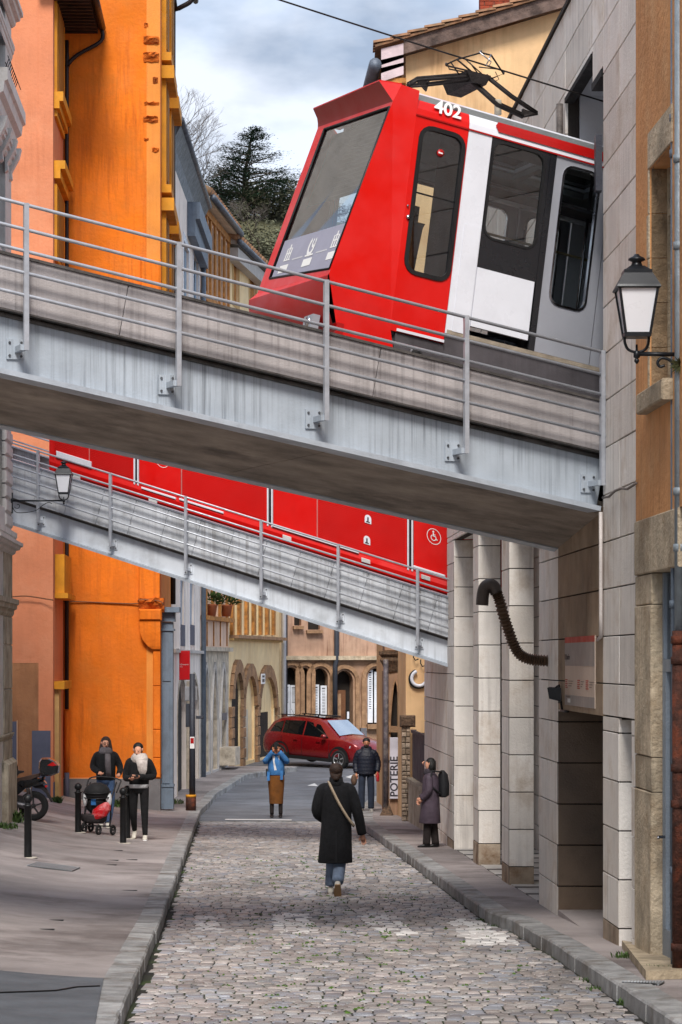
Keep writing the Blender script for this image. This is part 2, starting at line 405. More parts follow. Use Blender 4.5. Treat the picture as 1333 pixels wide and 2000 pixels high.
# cobbled roadway: bed sheet, 300 nearest setts as objects, the rest one mesh
cr_root = bpy.data.objects.new('cobbled_street', None); C.objects.link(cr_root); cr_root['kind'] = 'structure'; ORG[cr_root.name] = Vector((0, 0, 0))
bed = grid('cobble_bed', lambda Y: [SL*Y+lerp(KL, Y)-.1+(lerp(KR, Y)-lerp(KL, Y)+.2)*i/8 for i in range(9)], [10+.75*i for i in range(60)], lambda X, Y: gz(Y)+.004, m_joint, kind=None)
bed.parent = cr_root; del bed['kind']
rnd = random.Random(11)
def stone_mb(mb, cx, cy, z, a_, b_, h, tilt, rot):
    c_, s_ = math.cos(rot), math.sin(rot)
    def q(x, y, zz): return Vector((cx+x*c_-y*s_, cy+x*s_+y*c_, z+zz+tilt[0]*x+tilt[1]*y))
    o = [q(-a_*rnd.uniform(.96, 1), -b_*rnd.uniform(.95, 1), 0), q(a_*rnd.uniform(.96, 1), -b_*rnd.uniform(.95, 1), 0), q(a_*rnd.uniform(.96, 1), b_*rnd.uniform(.95, 1), 0), q(-a_*rnd.uniform(.96, 1), b_*rnd.uniform(.95, 1), 0)]
    cen = Vector((cx, cy, 0)); t1 = [p.lerp(Vector((cx, cy, p.z)), .06)+Vector((0, 0, h*.7)) for p in o]; t2 = [p.lerp(Vector((cx, cy, p.z)), .22)+Vector((0, 0, h)) for p in o]
    mb.add(o+t1+t2, [(i, (i+1) % 4, 4+(i+1) % 4, 4+i) for i in range(4)]+[(4+i, 4+(i+1) % 4, 8+(i+1) % 4, 8+i) for i in range(4)]+[(8, 9, 10, 11)], True)
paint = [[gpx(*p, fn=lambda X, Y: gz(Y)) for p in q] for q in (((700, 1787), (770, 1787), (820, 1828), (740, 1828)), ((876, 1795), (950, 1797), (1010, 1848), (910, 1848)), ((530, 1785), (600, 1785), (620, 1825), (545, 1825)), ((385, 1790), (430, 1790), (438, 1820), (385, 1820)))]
def inpoly(p, poly):
    s = False
    for i in range(len(poly)):
        a_, b_ = poly[i], poly[i-1]
        if (a_.y > p[1]) != (b_.y > p[1]) and p[0] < (b_.x-a_.x)*(p[1]-a_.y)/(b_.y-a_.y)+a_.x: s = not s
    return s
TINTS = [(1, 1, 1, 1), (.82, .86, .95, 1), (1.1, 1.0, .92, 1), (.68, .67, .7, 1), (1.15, 1.08, 1.02, 1), (.95, .86, .8, 1), (.8, .76, .72, 1), (1.05, .95, .9, 1)]
stuff = MB(); nst = 0; Y = 15.4
while Y < 53.3:
    rh = rnd.uniform(.12, .145); w0 = lerp(KL, Y)+.01; w1 = lerp(KR, Y)-.01; w = w0+rnd.uniform(0, .08); bow = .02
    while w < w1-.06:
        ww = rnd.uniform(.095, .165)
        if w+ww > w1: ww = w1-w
        c_ = SW(w+ww/2, Y+rh/2+bow*math.sin(w*3+Y)+rnd.uniform(-.003, .003)); z = gz(c_.y)+.002
        t = list(rnd.choice(TINTS)); v = rnd.uniform(.68, 1.2); t = [t[0]*v, t[1]*v, t[2]*v, 1]
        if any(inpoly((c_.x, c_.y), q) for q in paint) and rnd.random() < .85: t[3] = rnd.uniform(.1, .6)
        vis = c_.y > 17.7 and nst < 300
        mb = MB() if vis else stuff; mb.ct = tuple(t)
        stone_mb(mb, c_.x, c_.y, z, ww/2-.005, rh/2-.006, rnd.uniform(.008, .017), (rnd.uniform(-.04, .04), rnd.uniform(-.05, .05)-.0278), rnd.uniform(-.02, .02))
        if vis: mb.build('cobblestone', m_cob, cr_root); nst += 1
        w += ww
    Y += rh
o = stuff.build('cobblestones', m_cob, cr_root); o['kind'] = 'stuff'
# thin granite course and white line where the setts meet the asphalt
mb = MB()
for i in range(14):
    w = -.74+i*.25
    mb.box(w+.005, w+.245, 53.32, 53.46, 0, .03, T=lambda q: SW(q[0], q[1], gz(q[1])+q[2]))
mb.build('setts_border', m_kerb, kind='structure')
m_white = M('road_paint', (205, 205, 205), rough=.7, var=.1, scale=8, blotch=.5, blcol=(140, 140, 145), blscale=4)
def paintmark(name, pts):
    mb = MB(); mb.add([gpx(x, y, fn=lambda X, Y: gz(Y))+Vector((0, 0, .006)) for x, y in pts], [tuple(range(len(pts)))]); o = mb.build(name, m_white); o['kind'] = 'structure'; return o
paintmark('white_line', [(440, 1602), (570, 1603), (570, 1601), (440, 1600)])
paintmark('white_mark', [(600, 1535), (622, 1536), (615, 1530)])
paintmark('white_edge_line', [(675, 1518), (700, 1510), (745, 1512), (745, 1516), (700, 1514), (690, 1522)])
# drain grate and small iron covers
def grate(name, label, pts, nb, group=None):
    p = [gpx(x, y)+Vector((0, 0, .006)) for x, y in pts]; t = thing(name, label, 'drain grate', sum(p, Vector())/4, group=group)
    mb = MB(); mb.add(p, [(0, 1, 2, 3)]); mb.build('frame', M('dark_hole', (30, 30, 32), rough=.8), t)
    for i in range(nb):
        a_ = p[0].lerp(p[1], (i+.1)/nb); b_ = p[3].lerp(p[2], (i+.1)/nb); c_ = p[3].lerp(p[2], (i+.7)/nb); d_ = p[0].lerp(p[1], (i+.7)/nb)
        z = Vector((0, 0, .012)); mb = MB(); mb.hexa([a_, d_, c_, b_, a_+z, d_+z, c_+z, b_+z]); mb.build('bar', M('grate_iron', (150, 154, 158), rough=.5, metal=.2), t)
    return t
grate('drain_grate', 'steel drain grate set in the left pavement below the nearest bollard', [(52, 1692), (142, 1703), (158, 1696), (72, 1685)], 16)
grate('drain_grate', 'dark slotted drain grate beside the kerb at the foot of the right wall', [(1205, 1925), (1290, 1925), (1300, 1920), (1215, 1920)], 14)
for x, y in ((227, 1661), (255, 1679), (218, 1680), (214, 1689), (252, 1739), (105, 1797), (86, 1815)):
    q = gpx(x, y); mb = MB(); mb.box(q.x-.1, q.x+.1, q.y-.05, q.y+.02, q.z-.01, q.z+.004); o = mb.build('iron_slot', M('dark_hole')); o['kind'] = 'structure'
# limestone slab before the door and the weeds beside it
m_slab = M('worn_limestone', (176, 160, 136), rough=.85, var=.2, scale=5, blotch=.5, blcol=(110, 100, 76), blscale=2, bump=.8, bscale=25)
p = [gpx(x, y) for x, y in ((1215, 1852), (1310, 1868), (1345, 1912), (1262, 1914))]
mb = MB(); up_ = Vector((0, 0, .07)); mb.hexa([p[3], p[2], p[1], p[0], p[3]+up_, p[2]+up_, p[1]+up_, p[0]+up_]); ob = mb.build('door_step', m_slab); fixn(ob)
tag(ob, 'worn limestone step slab in front of the grey glazed door', 'step')
def weeds(name, label, pos, n, h, spread, seed, flatk=1):
    r = random.Random(seed); mb = MB()
    for i in range(n):
        a_ = r.uniform(0, 6.28); d = spread*r.random()**.7; b = Vector(pos)+Vector((math.cos(a_)*d, math.sin(a_)*d*flatk, -.005)); hh = h*r.uniform(.4, 1); t = r.uniform(0, 6.28)
        tip = b+Vector((math.cos(t)*hh*.6, math.sin(t)*hh*.6, hh)); s_ = Vector((-math.sin(t), math.cos(t), 0))*h*.09; mid = b.lerp(tip, .5)+Vector((0, 0, hh*.15))
        mb.add([b-s_*.4, b+s_*.4, mid+s_, mid-s_, tip], [(0, 1, 2, 3), (3, 2, 4)])
    o = mb.build(name, M('weed_leaf', (66, 90, 40), rough=.8, var=.4, scale=12), o=pos); o['label'] = label; o['category'] = 'weeds'; o['kind'] = 'stuff'; return o
for i, (x, y, n, h, s) in enumerate(((1222, 1870, 120, .06, .12), (1282, 1905, 90, .09, .07), (1165, 1935, 70, .05, .08), (1150, 1915, 50, .05, .08), (1215, 1965, 40, .07, .04), (945, 1783, 60, .05, .1), (968, 1786, 80, .05, .14),
        (358, 1706, 60, .05, .1), (338, 1748, 50, .05, .1), (8, 1618, 120, .12, .25), (32, 1606, 90, .22, .12), (60, 1600, 60, .12, .12), (225, 1575, 200, .18, .5), (305, 1575, 200, .22, .3), (340, 1570, 120, .14, .25), (112, 1568, 90, .16, .1), (700, 1600, 40, .05, .1))):
    weeds('weed_patch', ['green weeds growing from the joints at the foot of the wall or kerb', 'grass tuft growing at the kerb edge'][i in (2, 3, 4, 5, 6, 7, 8, 16)], gpx(x, y), n, h, s, i)
# low moss in the joints of the roadway
r = random.Random(5); mb = MB()
for i in range(220):
    Yq = r.uniform(17.5, 40); w = r.gauss(1.2, .9)
    if not -.7 < w < 2.6: continue
    q = SW(w, Yq); z = gz(Yq)+.02; s_ = r.uniform(.008, .022)
    for k in range(3):
        b = Vector((q.x+r.uniform(-.05, .05), q.y+r.uniform(-.05, .05), z-.004)); mb.add([b+Vector((-s_, 0, 0)), b+Vector((0, -s_*.6, 0)), b+Vector((s_, 0, .0)), b+Vector((0, s_*.6, 0)), b+Vector((0, 0, .014))], [(0, 1, 4), (1, 2, 4), (2, 3, 4), (3, 0, 4)])
o = mb.build('moss', m_moss, cr_root); o['kind'] = 'stuff'
# ------------------------------------------------------------------ the two inclined bridges
m_steel = M('painted_steel', (168, 177, 187), rough=.5, metal=.05, var=.1, scale=1.2, streak=1., stcol=(62, 66, 70), sscale=20, bump=.1, bscale=50)
m_steel2 = M('painted_steel_edge', (176, 184, 194), rough=.45, metal=.2, var=.1, scale=3, blotch=.35, blcol=(96, 96, 98), blscale=2, bump=.1)
m_fascia = M('concrete_fascia', (172, 166, 166), rough=.8, var=.12, scale=1.5, streak=.7, stcol=(84, 76, 74), sscale=13, bump=.2, objvar=.08)
m_fascia2 = M('pale_concrete_fascia', (196, 200, 206), rough=.8, var=.1, scale=1.5, streak=.6, stcol=(96, 92, 90), sscale=9, bump=.2, blotch=.3, blcol=(90, 88, 82), blscale=2, objvar=.06)
m_steelb = M('pale_painted_steel', (206, 212, 220), rough=.5, metal=.05, var=.08, scale=1.2, streak=.4, stcol=(110, 112, 112), sscale=7, bump=.1, blotch=.25, blcol=(120, 120, 118), blscale=1.6)
m_soffit = M('stained_soffit_concrete', (156, 144, 132), rough=.85, var=.22, scale=1.6, blotch=.5, blcol=(70, 62, 56), blscale=.9, bump=.35, bscale=18)
m_galv = M('galvanised_rail', (172, 176, 184), rough=.4, metal=.3, var=.12, scale=8, bump=.05)
m_bolt = M('bolt_steel', (92, 94, 98), rough=.5, metal=.7)
m_drip = M('sheet_drip', (86, 82, 80), rough=.6, metal=.3, var=.25, scale=6)
m_black = M('dark_underside', (26, 25, 26), rough=.9)
B1 = SFR(px(0, 727, 21.66), px(1177, 998, 23.70))
B2 = SFR(px(22, 1023, 43.82), px(873, 1300, 41.0))
def bridge(name, label, S, u0, u1, W, nf, nr, posts, pw, mf, mw, seams, cutu):
    t = thing(name, label, 'bridge', S.P(u0, W/2, 0))
    f0, f1 = nf
    def far(u, v): return u
    for side in (0, 1):
        vo = (lambda v: v) if side == 0 else (lambda v: W-v)
        def bx(mb, a_, b_, v0, v1, n0, n1):
            p, q = sorted((vo(v0), vo(v1))); return mb.box(a_, b_, p, q, n0, n1, T=S.T)
        ua = u1+(0 if side == 0 else cutu)
        mb = MB(); bx(mb, u0, ua, .05, .09, .035, f0+.02); mb.build('girder_web', mw, t)
        mb = MB(); bx(mb, u0, ua, -.05, .22, -.012, .033); mb.build('bottom_flange', m_steel2, t)
        mb = MB(); mb.tube([S.P(u0, vo(.035), f0-.035), S.P(ua, vo(.035), f0-.035)], .022, 8); mb.build('conduit', m_drip, t)
        mb = MB(); bx(mb, u0, ua, -.075, .05, f0-.012, f0); mb.build('drip_edge', m_drip, t)
        mb = MB(); bx(mb, u0, ua, -.085, .1, f1-.004, f1+.02); mb.build('coping', m_drip if side == 0 and mf is m_fascia else m_steel2, t)
        ss = [u0]+[s for s in seams if u0 < s < ua]+[ua]
        for a_, b_ in zip(ss, ss[1:]):
            mb = MB(); mb.slab(a_+.003, b_-.003, -.07, .04, f0, f1-.005, .004, lambda q: S.T((q[0], vo(q[1]), q[2])))
            fixn(mb.build('fascia_panel', mf, t))
        for n in nr:
            mb = MB(); mb.tube([S.P(u0, vo(-.165), n), S.P(ua-.02, vo(-.165), n)], .0155 if side == 0 else .0155, 8); mb.build('rail', m_galv, t)
        for (ub, nb) in posts:
            base = S.P(ub, vo(-.165), nb); nt_ = nr[0]+.015
            top = base+Zv*((nt_-nb)/S.N.z)
            mb = MB(); hw = pw/2
            U2 = Vector((S.U.x, S.U.y, 0)).normalized()
            cs = [base-U2*hw-S.V*hw, base+U2*hw-S.V*hw, base+U2*hw+S.V*hw, base-U2*hw+S.V*hw]
            mb.hexa([c-Zv*.05 for c in cs]+[c+(top-base) for c in cs]); po = mb.build('railing_post', m_galv, t); fixn(po)
            c0 = base-Zv*.02-U2*.045; mb = MB(); pv = S.V*(-1 if side else 1)
            def bq(u, v, z): return S.O+S.V*vo(v)+(c0-S.O-S.V*((c0-S.O).dot(S.V)))+U2*u+Zv*z
            mb.box(-.075, .075, .032, .05, -.085, .085, T=lambda q: bq(*q)); plt = mb.build('mounting_plate', mw, po); fixn(plt)
            mb = MB(); mb.box(-.005, .045, -.17, .035, -.03, .02, T=lambda q: bq(*q)); fixn(mb.build('bracket', mw, po))
            for (bu, bz) in ((-.05, .055), (-.05, -.055), (.05, -.06), (.052, .058)):
                mb = MB(); c_ = bq(bu, .02, bz); d_ = bq(bu, .035, bz); mb.tube([c_, d_], .011, 6, smooth=False); mb.build('bolt', m_bolt, po)
    # soffit slabs with open joints, deck and tracks
    js = [u0, u0+1.9, u0+5.2, u0+8.6, u1+cutu+.2]
    for a_, b_ in zip(js, js[1:]):
        if b_ <= a_: continue
        mb = MB(); p = [S.P(a_+.004, .2, .0), S.P(b_-.004, .2, .0), S.P(b_-.004+.0, W-.2, .0), S.P(a_+.004, W-.2, .0)]
        mb.hexa(p+[q+S.N*.12 for q in p]); fixn(mb.build('soffit_slab', m_soffit, t))
    mb = MB(); mb.box(u0, u1+cutu, .09, W-.09, f0-.1, f0-.02, T=S.T); mb.build('deck', m_soffit, t)
    for v in (W/2-.5, W/2+.5):
        mb = MB(); mb.box(u0, u1+cutu, v-.035, v+.035, f0-.02, f0+.1, T=S.T); mb.build('track_rail', M('rusty_rail', (96, 70, 54), rough=.6, metal=.5), t)
    for k in range(int((u1+cutu-u0)/.6)):
        pass
    return t
posts1 = [(S_, .255) for S_ in (.143-1.37*3, .143-1.37*2, .143-1.37, .143, 1.509, 2.892, 4.262, 5.652)]
bridge('steel_bridge', 'upper grey steel bridge carrying the red and white funicular car across the street', B1, -5.5, 5.74, 3.35, (.53, .98), (1.41, 1.205, 1.025, .845, .66), posts1, .042, m_fascia, m_steel, [-3.4, .95, 3.33, 5.62], 1.35)
posts2 = [(S_, .23) for S_ in (-2.3, -.9, .563, 1.99, 3.441, 4.862, 6.279, 7.705)]
bridge('steel_bridge', 'lower pale steel bridge farther down the street under the all red funicular car', B2, -5.2, 8.4, 3.2, (.44, 1.05), (1.34, 1.155, .97, .80, .60), posts2, .045, m_fascia2, m_steelb, [-4+.62*i for i in range(20)], .5)
# ------------------------------------------------------------------ funicular car 402
m_red = M('red_paint', (205, 10, 4), rough=.4, var=.05, scale=1.2, bump=.03, bscale=8, coat=.12, blotch=.18, blcol=(150, 12, 10), blscale=1.4)
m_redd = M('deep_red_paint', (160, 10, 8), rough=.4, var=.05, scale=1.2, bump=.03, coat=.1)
m_white = M('road_paint'); m_cwhite = M('white_car_paint', (214, 216, 224), rough=.3, var=.04, scale=2, coat=.4, bump=.03, blotch=.1, blcol=(150, 148, 150), blscale=3)
m_cgrey = M('grey_door_paint', (150, 152, 160), rough=.4, metal=.1, var=.05, coat=.2, bump=.05)
m_cblack = M('black_panel_paint', (26, 27, 31), rough=.25, var=.05, coat=.5, bump=.02)
m_skirt = M('grimy_skirt', (78, 74, 78), rough=.6, var=.2, scale=2, streak=.6, stcol=(34, 28, 28), bump=.1)
m_rubber = M('black_rubber', (18, 18, 20), rough=.5, bump=.05)
m_glass = glass_mat('window_glass', (236, 242, 242), .13)
m_wsglass = glass_mat('windscreen_glass', (225, 232, 232), .2)
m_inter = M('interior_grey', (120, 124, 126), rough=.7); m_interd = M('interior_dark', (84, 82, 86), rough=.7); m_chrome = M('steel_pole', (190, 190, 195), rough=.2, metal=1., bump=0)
m_icon = M('white_print', (225, 225, 225), rough=.6, bump=0, var=.02)
K = SFR(px(0, 727, 21.66), px(1177, 998, 23.70), .55); CW = 2.1
car = thing('funicular_car', 'red and white funicular car with slanted windscreen and 402 on its roof edge', 'funicular car', K.P(4.5, CW/2, .6))
def KT(q): return K.P(q[0]+.055*(3.4-q[2]), q[1], q[2])         # (s, v, n)
def panel(name, s0, s1, n0, n1, mat, ops=(), v=0, th=.04, par=None, label=None, far=False):
    T = (lambda q: KT((q[0], CW-(q[1]+v), q[2]))) if far else (lambda q: KT((q[0], q[1]+v, q[2])))
    mb = facade_mb(T, s0, s1, n0, n1, list(ops), depth=th); o = mb.build(name, mat, par or car, label=label); fixn(o); return o
wd = (3.58, 4.0, 1.86, 3.20, 'round', .1); wp = (4.31, 4.85, 2.35, 3.26, 'round', .11); wg = (5.06, 5.44, 1.90, 3.22, 'round', .1)
for far in (False, True):
    T = (lambda q: KT((q[0], CW-q[1], q[2]))) if far else KT
    d = panel('cab_door', 3.5, 4.04, 1.28, 3.295, m_red, [wd], far=far)
    mb = ring_mb(T, wd, .028, -.012, -.012, .03); mb.build('window_seal', m_rubber, d)
    mb = pane_mb(T, wd, .012); mb.build('window_pane', m_glass, d)
    mb = MB(); mb.box(3.56, 4.02, .012, .02, 2.585, 2.60, T=T); mb.build('window_bar', m_rubber, d)
    p1 = panel('white_pillar', 4.044, 4.285, 1.38, 3.295, m_cwhite, far=far)
    p2 = panel('window_panel', 4.289, 4.90, 2.06, 3.295, m_cblack, [wp], far=far)
    mb = ring_mb(T, wp, .012, -.01, -.008, .03); mb.build('window_seal', m_rubber, p2); pane_mb(T, wp, .012).build('window_pane', m_glass, p2)
    panel('lower_side_panel', 4.289, 4.885, 1.50, 2.056, m_cwhite, v=-.006, far=far)
    panel('pillar', 4.904, 4.966, 1.40, 3.295, m_cblack, far=far)
    for k, s0 in enumerate((4.97, 5.56)):
        op = (wg[0]+.59*k, wg[1]+.59*k)+wg[2:]
        dr = panel('sliding_door', s0, s0+.58, 1.42, 3.295, m_cgrey, [op], v=.01, far=far)
        mb = ring_mb(T, op, .012, -.01, -.0, .04); mb.build('window_seal', m_chrome, dr); pane_mb(T, op, .025).build('window_pane', m_glass, dr)
    panel('side_panel', 6.16, 8.4, 1.42, 3.295, m_cwhite, [(6.4, 7.2, 2.35, 3.26, 'round', .11), (7.4, 8.2, 2.35, 3.26, 'round', .11)], far=far)
    panel('skirt', 3.56, 4.05, .80, 1.275, m_skirt, v=.012, far=far); panel('skirt', 4.055, 8.4, .80, 1.375, m_skirt, v=.03, far=far)
    panel('sill', 4.06, 8.4, 1.376, 1.415, M('worn_cream_sill', (150, 138, 122), rough=.7, var=.2, scale=5), v=-.004, far=far)
    prof_ = [(0, 3.30), (.008, 3.36), (.035, 3.43), (.085, 3.49), (.16, 3.53), (.35, 3.55)]
    for nm, s0, s1, mat in (('roof_edge', 3.506, 4.042, m_red), ('roof_edge', 4.044, 8.4, m_cwhite)):
        mb = MB(); ring = [[T((s, a_, b_)) for a_, b_ in prof_]+[T((s, a_+.02, b_-.03)) for a_, b_ in reversed(prof_)] for s in (s0, (s0+s1)/2, s1)]
        fixn(mb.loft(ring, True, False).build(nm, mat, car))
    mb = MB(); mb.box(3.5, 8.4, .34, .37, 3.545, 3.562, T=T); mb.build('gutter_seal', m_rubber, car)
    mb = MB(); mb.box(3.5, 8.4, -.012, .02, 3.288, 3.302, T=T); mb.build('drip_rail', m_redd if not far else m_cwhite, car)
    stripe = [(s, a_, b_) for s in (4.31, 8.3) for a_, b_ in ((-.004, 3.345), (.012, 3.40), (.031, 3.445))]
    mb = MB(); mb.add([T((s+(.03 if (i in (0, 2)) else 0), a_-.004, b_+.003)) for i, (s, a_, b_) in enumerate(stripe)], [(0, 3, 4, 1), (1, 4, 5, 2)]); mb.build('red_stripe', m_redd, car)
    mb = MB(); mb.box(3.56, 4.04, -.015, .0, 1.285, 1.31, T=T); mb.build('door_sill', m_cwhite, car)
    # relief plates on the white pillar
    for n0, n1 in ((1.99, 2.33), (1.45, 1.85)):
        mb = MB(); mb.box(4.19, 4.235, -.002, .0, n0, n1, T=T); mb.build('pillar_slot', M('slot_grey', (120, 120, 126), rough=.5), p1)
    mb = MB(); mb.box(4.11, 4.275, -.008, -.003, 1.41, 2.42, T=T); mb.build('pillar_plate', m_cwhite, p1)
for nm_, n0_, n1_, m_, v0_, v1_ in (('roof', 3.51, 3.548, m_cwhite, .16, CW-.16), ('ceiling', 3.44, 3.5, m_inter, .05, CW-.05)):
    mb = MB(); mb.box(3.5, 4.6, v0_, v1_, n0_, n1_, T=KT); mb.box(6.1, 8.4, v0_, v1_, n0_, n1_, T=KT); mb.box(4.601, 6.099, v0_, 1.0, n0_, n1_, T=KT); mb.box(4.601, 6.099, 1.74, v1_, n0_, n1_, T=KT); mb.box(5.3, 5.36, 1.001, 1.739, n0_, n1_, T=KT); mb.build(nm_, m_, car)
mb = MB(); mb.box(4.6, 6.1, 1.0, 1.74, 3.55, 3.556, T=KT); mb.build('roof_window', m_glass, car)
mb = MB(); mb.box(3.0, 8.4, .06, CW-.06, 1.15, 1.25, T=KT); mb.build('floor', m_interd, car)
mb = MB(); mb.box(3.4, 8.3, .5, CW-.5, .62, 1.15, T=KT); mb.build('undercarriage', m_black, car)
# round vent in the skirt
mb = MB(); c_ = KT((3.78, .0, 1.13)); mb.tube([c_-K.V*.004, c_+K.V*.02], .06, 18); mb.build('vent_ring', M('vent_ring', (110, 108, 112), rough=.5, metal=.4), car)
mb = MB(); mb.tube([c_-K.V*.008, c_+K.V*.02], .045, 18); mb.build('vent_hole', m_black, car)
text_ob('car_number', '402', .185, m_icon, car, K.Q(846, 219, .022)-K.V*.03, K.U, K.N-K.V*(-.25), ext=.003, bold=.004)
# no entry disc on the cab door window
c_ = K.Q(861, 299, 0); mb = MB(); mb.tube([c_-K.V*.002, c_+K.V*.004], .036, 20); mb.build('no_entry_sign', m_redd, car)
mb = MB(); mb.box(-.022, .022, -.004, -.002, -.006, .006, T=lambda q: c_+K.U*q[0]+K.V*q[1]+K.N*q[2]); mb.build('no_entry_bar', m_icon, car)
# door handle and lock
for x, y, r_ in ((796, 402, .009), (797, 424, .02)):
    c_ = K.Q(x, y, 0); mb = MB(); mb.tube([c_-K.V*.02, c_], r_, 10); mb.build('door_lock', m_chrome, car)
# nose
def q_(x, y, v): return K.Q(x, y, v)
A1 = q_(785, 165, .03); W1 = q_(768, 198, .04); W2 = q_(643, 534, .04); W3 = q_(503, 573, 1.9); W4 = q_(622, 248, 1.9); V1 = q_(741, 158, .18); V2 = q_(612, 213, 1.9)
C2 = q_(641, 537, .05); C3 = q_(487, 586, 1.92); D2 = q_(662, 668, .06); D3 = q_(510, 660, 1.85); E2 = q_(700, 760, .2); E3 = q_(560, 760, 1.8)
def mir(p): d = (p-K.O).dot(K.V); return p+K.V*(CW-2*d)
S1 = KT((3.505, 0, 3.52)); S2 = KT((3.505, 0, 1.28)); S3 = KT((3.56, 0, 1.08)); S4 = KT((3.56, 0, .8))
mb = MB(); mb.add([A1, W1, W2, D2, E2, S4, S3, S2, S1], [(0, 1, 8), (1, 2, 7, 8), (2, 3, 6, 7), (3, 4, 5, 6)]); mb.build('cab_side', m_red, car)
F1 = KT((3.505, CW, 3.52)); F2 = KT((3.505, CW, 1.28)); F4 = KT((3.56, CW, .8))
mb = MB(); mb.add([q_(622, 213, 1.95), W4, W3, C3, D3, E3, F4, F2, F1], [(0, 8, 7, 1), (1, 7, 2), (2, 7, 3), (3, 7, 4), (4, 7, 6, 5)]); mb.build('cab_side', m_red, car)
def WS(a_, b_, off=0):
    p = W3.lerp(W2, a_).lerp(W4.lerp(W1, a_), b_); n_ = (W2-W3).cross(W4-W3).normalized(); return p+n_*off*(-1 if n_.dot(EYE-p) < 0 else 1)
def wsquad(a0, a1, b0, b1, off, name, mat, par): mb = MB(); mb.add([WS(a0, b0, off), WS(a1, b0, off), WS(a1, b1, off), WS(a0, b1, off)], [(0, 1, 2, 3)]); return mb.build(name, mat, par)
ga, gb, gc, gd = .115, .985, .075, .97
mb = MB(); o_ = [(0, 0), (1, 0), (1, 1), (0, 1)]; i_ = [(ga, gc), (gb, gc-.045), (gb, gd), (ga, gd)]
vs_ = [WS(*p) for p in o_]+[WS(*p, .0) for p in i_]+[WS(*p, -.05) for p in i_]
mb.add(vs_, [(k, (k+1) % 4, 4+(k+1) % 4, 4+k) for k in range(4)]+[(4+k, 4+(k+1) % 4, 8+(k+1) % 4, 8+k) for k in range(4)]); mb.build('windscreen_surround', m_red, car)
ws = MB(); ws.add([WS(*p, -.012) for p in i_], [(0, 1, 2, 3)]); ws = ws.build('windscreen', m_wsglass, car)
def wbar(p, q, r_, m, name='windscreen_seal'): mb = MB(); mb.tube([p, q], r_, 6); mb.build(name, m, ws)
cs = [WS(*p, .0) for p in i_]
for k in range(4): wbar(cs[k], cs[(k+1) % 4], .012, m_rubber)
wsquad(ga+.01, gb-.01, .52, gd-.01, -.10, 'sun_blind', m_interd, ws)
for k in range(15):
    b_ = .54+.42*k/15; wsquad(ga+.3, gb-.02, b_, b_+.006, -.095, 'blind_slat', m_inter, ws)
m_ban = M('grey_banner', (150, 150, 168), rough=.6, bump=0, var=.04)
wsquad(ga+.01, gb-.005, .035, .30, -.0095, 'route_banner', m_ban, ws)
# route pictograms on the banner: tower, bowl, tower, with label tags and dotted links
def wpoly(pts, name='pictogram'): mb = MB(); mb.add([WS(a_, b_, -.007) for a_, b_ in pts], [tuple(range(len(pts)))]); mb.build(name, m_icon, ws)
def arc(ca, cb, r0, r1, t0, t1, n=10):
    o = [(ca+.55*r1*math.cos(t0+(t1-t0)*i/n), cb+.75*r1*math.sin(t0+(t1-t0)*i/n)) for i in range(n+1)]; i2 = [(ca+.55*r0*math.cos(t0+(t1-t0)*i/n), cb+.75*r0*math.sin(t0+(t1-t0)*i/n)) for i in range(n, -1, -1)]
    for k in range(n): wpoly([o[k], o[k+1], i2[n-k-1], i2[n-k]])
for a0 in (.22, .86):
    for (x0, x1, y0, y1) in ((0, .09, .165, .172), (.005, .02, .172, .24), (.035, .05, .172, .262), (.065, .08, .172, .24), (.012, .072, .205, .213), (.025, .06, .235, .243)): wpoly([(a0+x0, y0), (a0+x1, y0), (a0+x1, y1), (a0+x0, y1)])
arc(.58, .215, .05, .085, 2.2, 6.6); arc(.6, .235, .022, .045, 2.2, 7.2)
wpoly([(.53, .155), (.64, .155), (.64, .165), (.53, .165)])
for a0 in (.2, .53, .86): wpoly([(a0, .095), (a0+.12, .095), (a0+.12, .14), (a0, .14)], 'route_label')
for a0, a1 in ((.35, .5), (.68, .83)):
    for k in range(10): u = a0+(a1-a0)*k/10; wpoly([(u, .158), (u+.009, .158), (u+.009, .166), (u, .166)], 'route_dot')
# ledge, chin, visor
mb = MB(); mb.add([W2, W3, C3, C2], [(0, 1, 2, 3)]); mb.build('nose_ledge', m_red, car)
mb = MB(); g = 8; rows = []
for j in range(5):
    t_ = j/4; a_ = C3.lerp(D3, t_); b_ = C2.lerp(D2, t_); bul = .05*math.sin(math.pi*t_)
    rows.append([a_.lerp(b_, i/g)-K.U*(.06*math.sin(math.pi*i/g)*t_+bul) for i in range(g+1)])
rows.append([E3.lerp(E2, i/g) for i in range(g+1)])
vs_ = [p for r_ in rows for p in r_]; w_ = g+1
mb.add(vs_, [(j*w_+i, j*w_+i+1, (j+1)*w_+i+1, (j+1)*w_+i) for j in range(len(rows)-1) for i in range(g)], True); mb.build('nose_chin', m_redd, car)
mb = MB(); n_ = 6; top = []; 
for (a_, b_, c_) in ((V2, W4, q_(628, 210, 2.0)), (V1, W1, A1)):
    top.append((a_, b_, c_))
back0 = KT((3.5, CW-.05, 3.53)); back1 = S1
V1b = V1.lerp(W1, .5)-K.U*.0; V2b = V2.lerp(W4, .5)+K.U*.012
th_ = K.N*.012
mb.add([V2, V1, W1, W4], [(0, 1, 2, 3)])
mid1 = V1b+K.U*.012; mid2 = V2b+K.U*.004
mb = MB(); mb.add([V2, V1, mid1, mid2, W1, W4], [(0, 1, 2, 3), (3, 2, 4, 5)], True); mb.build('visor_underside', m_redd, car)
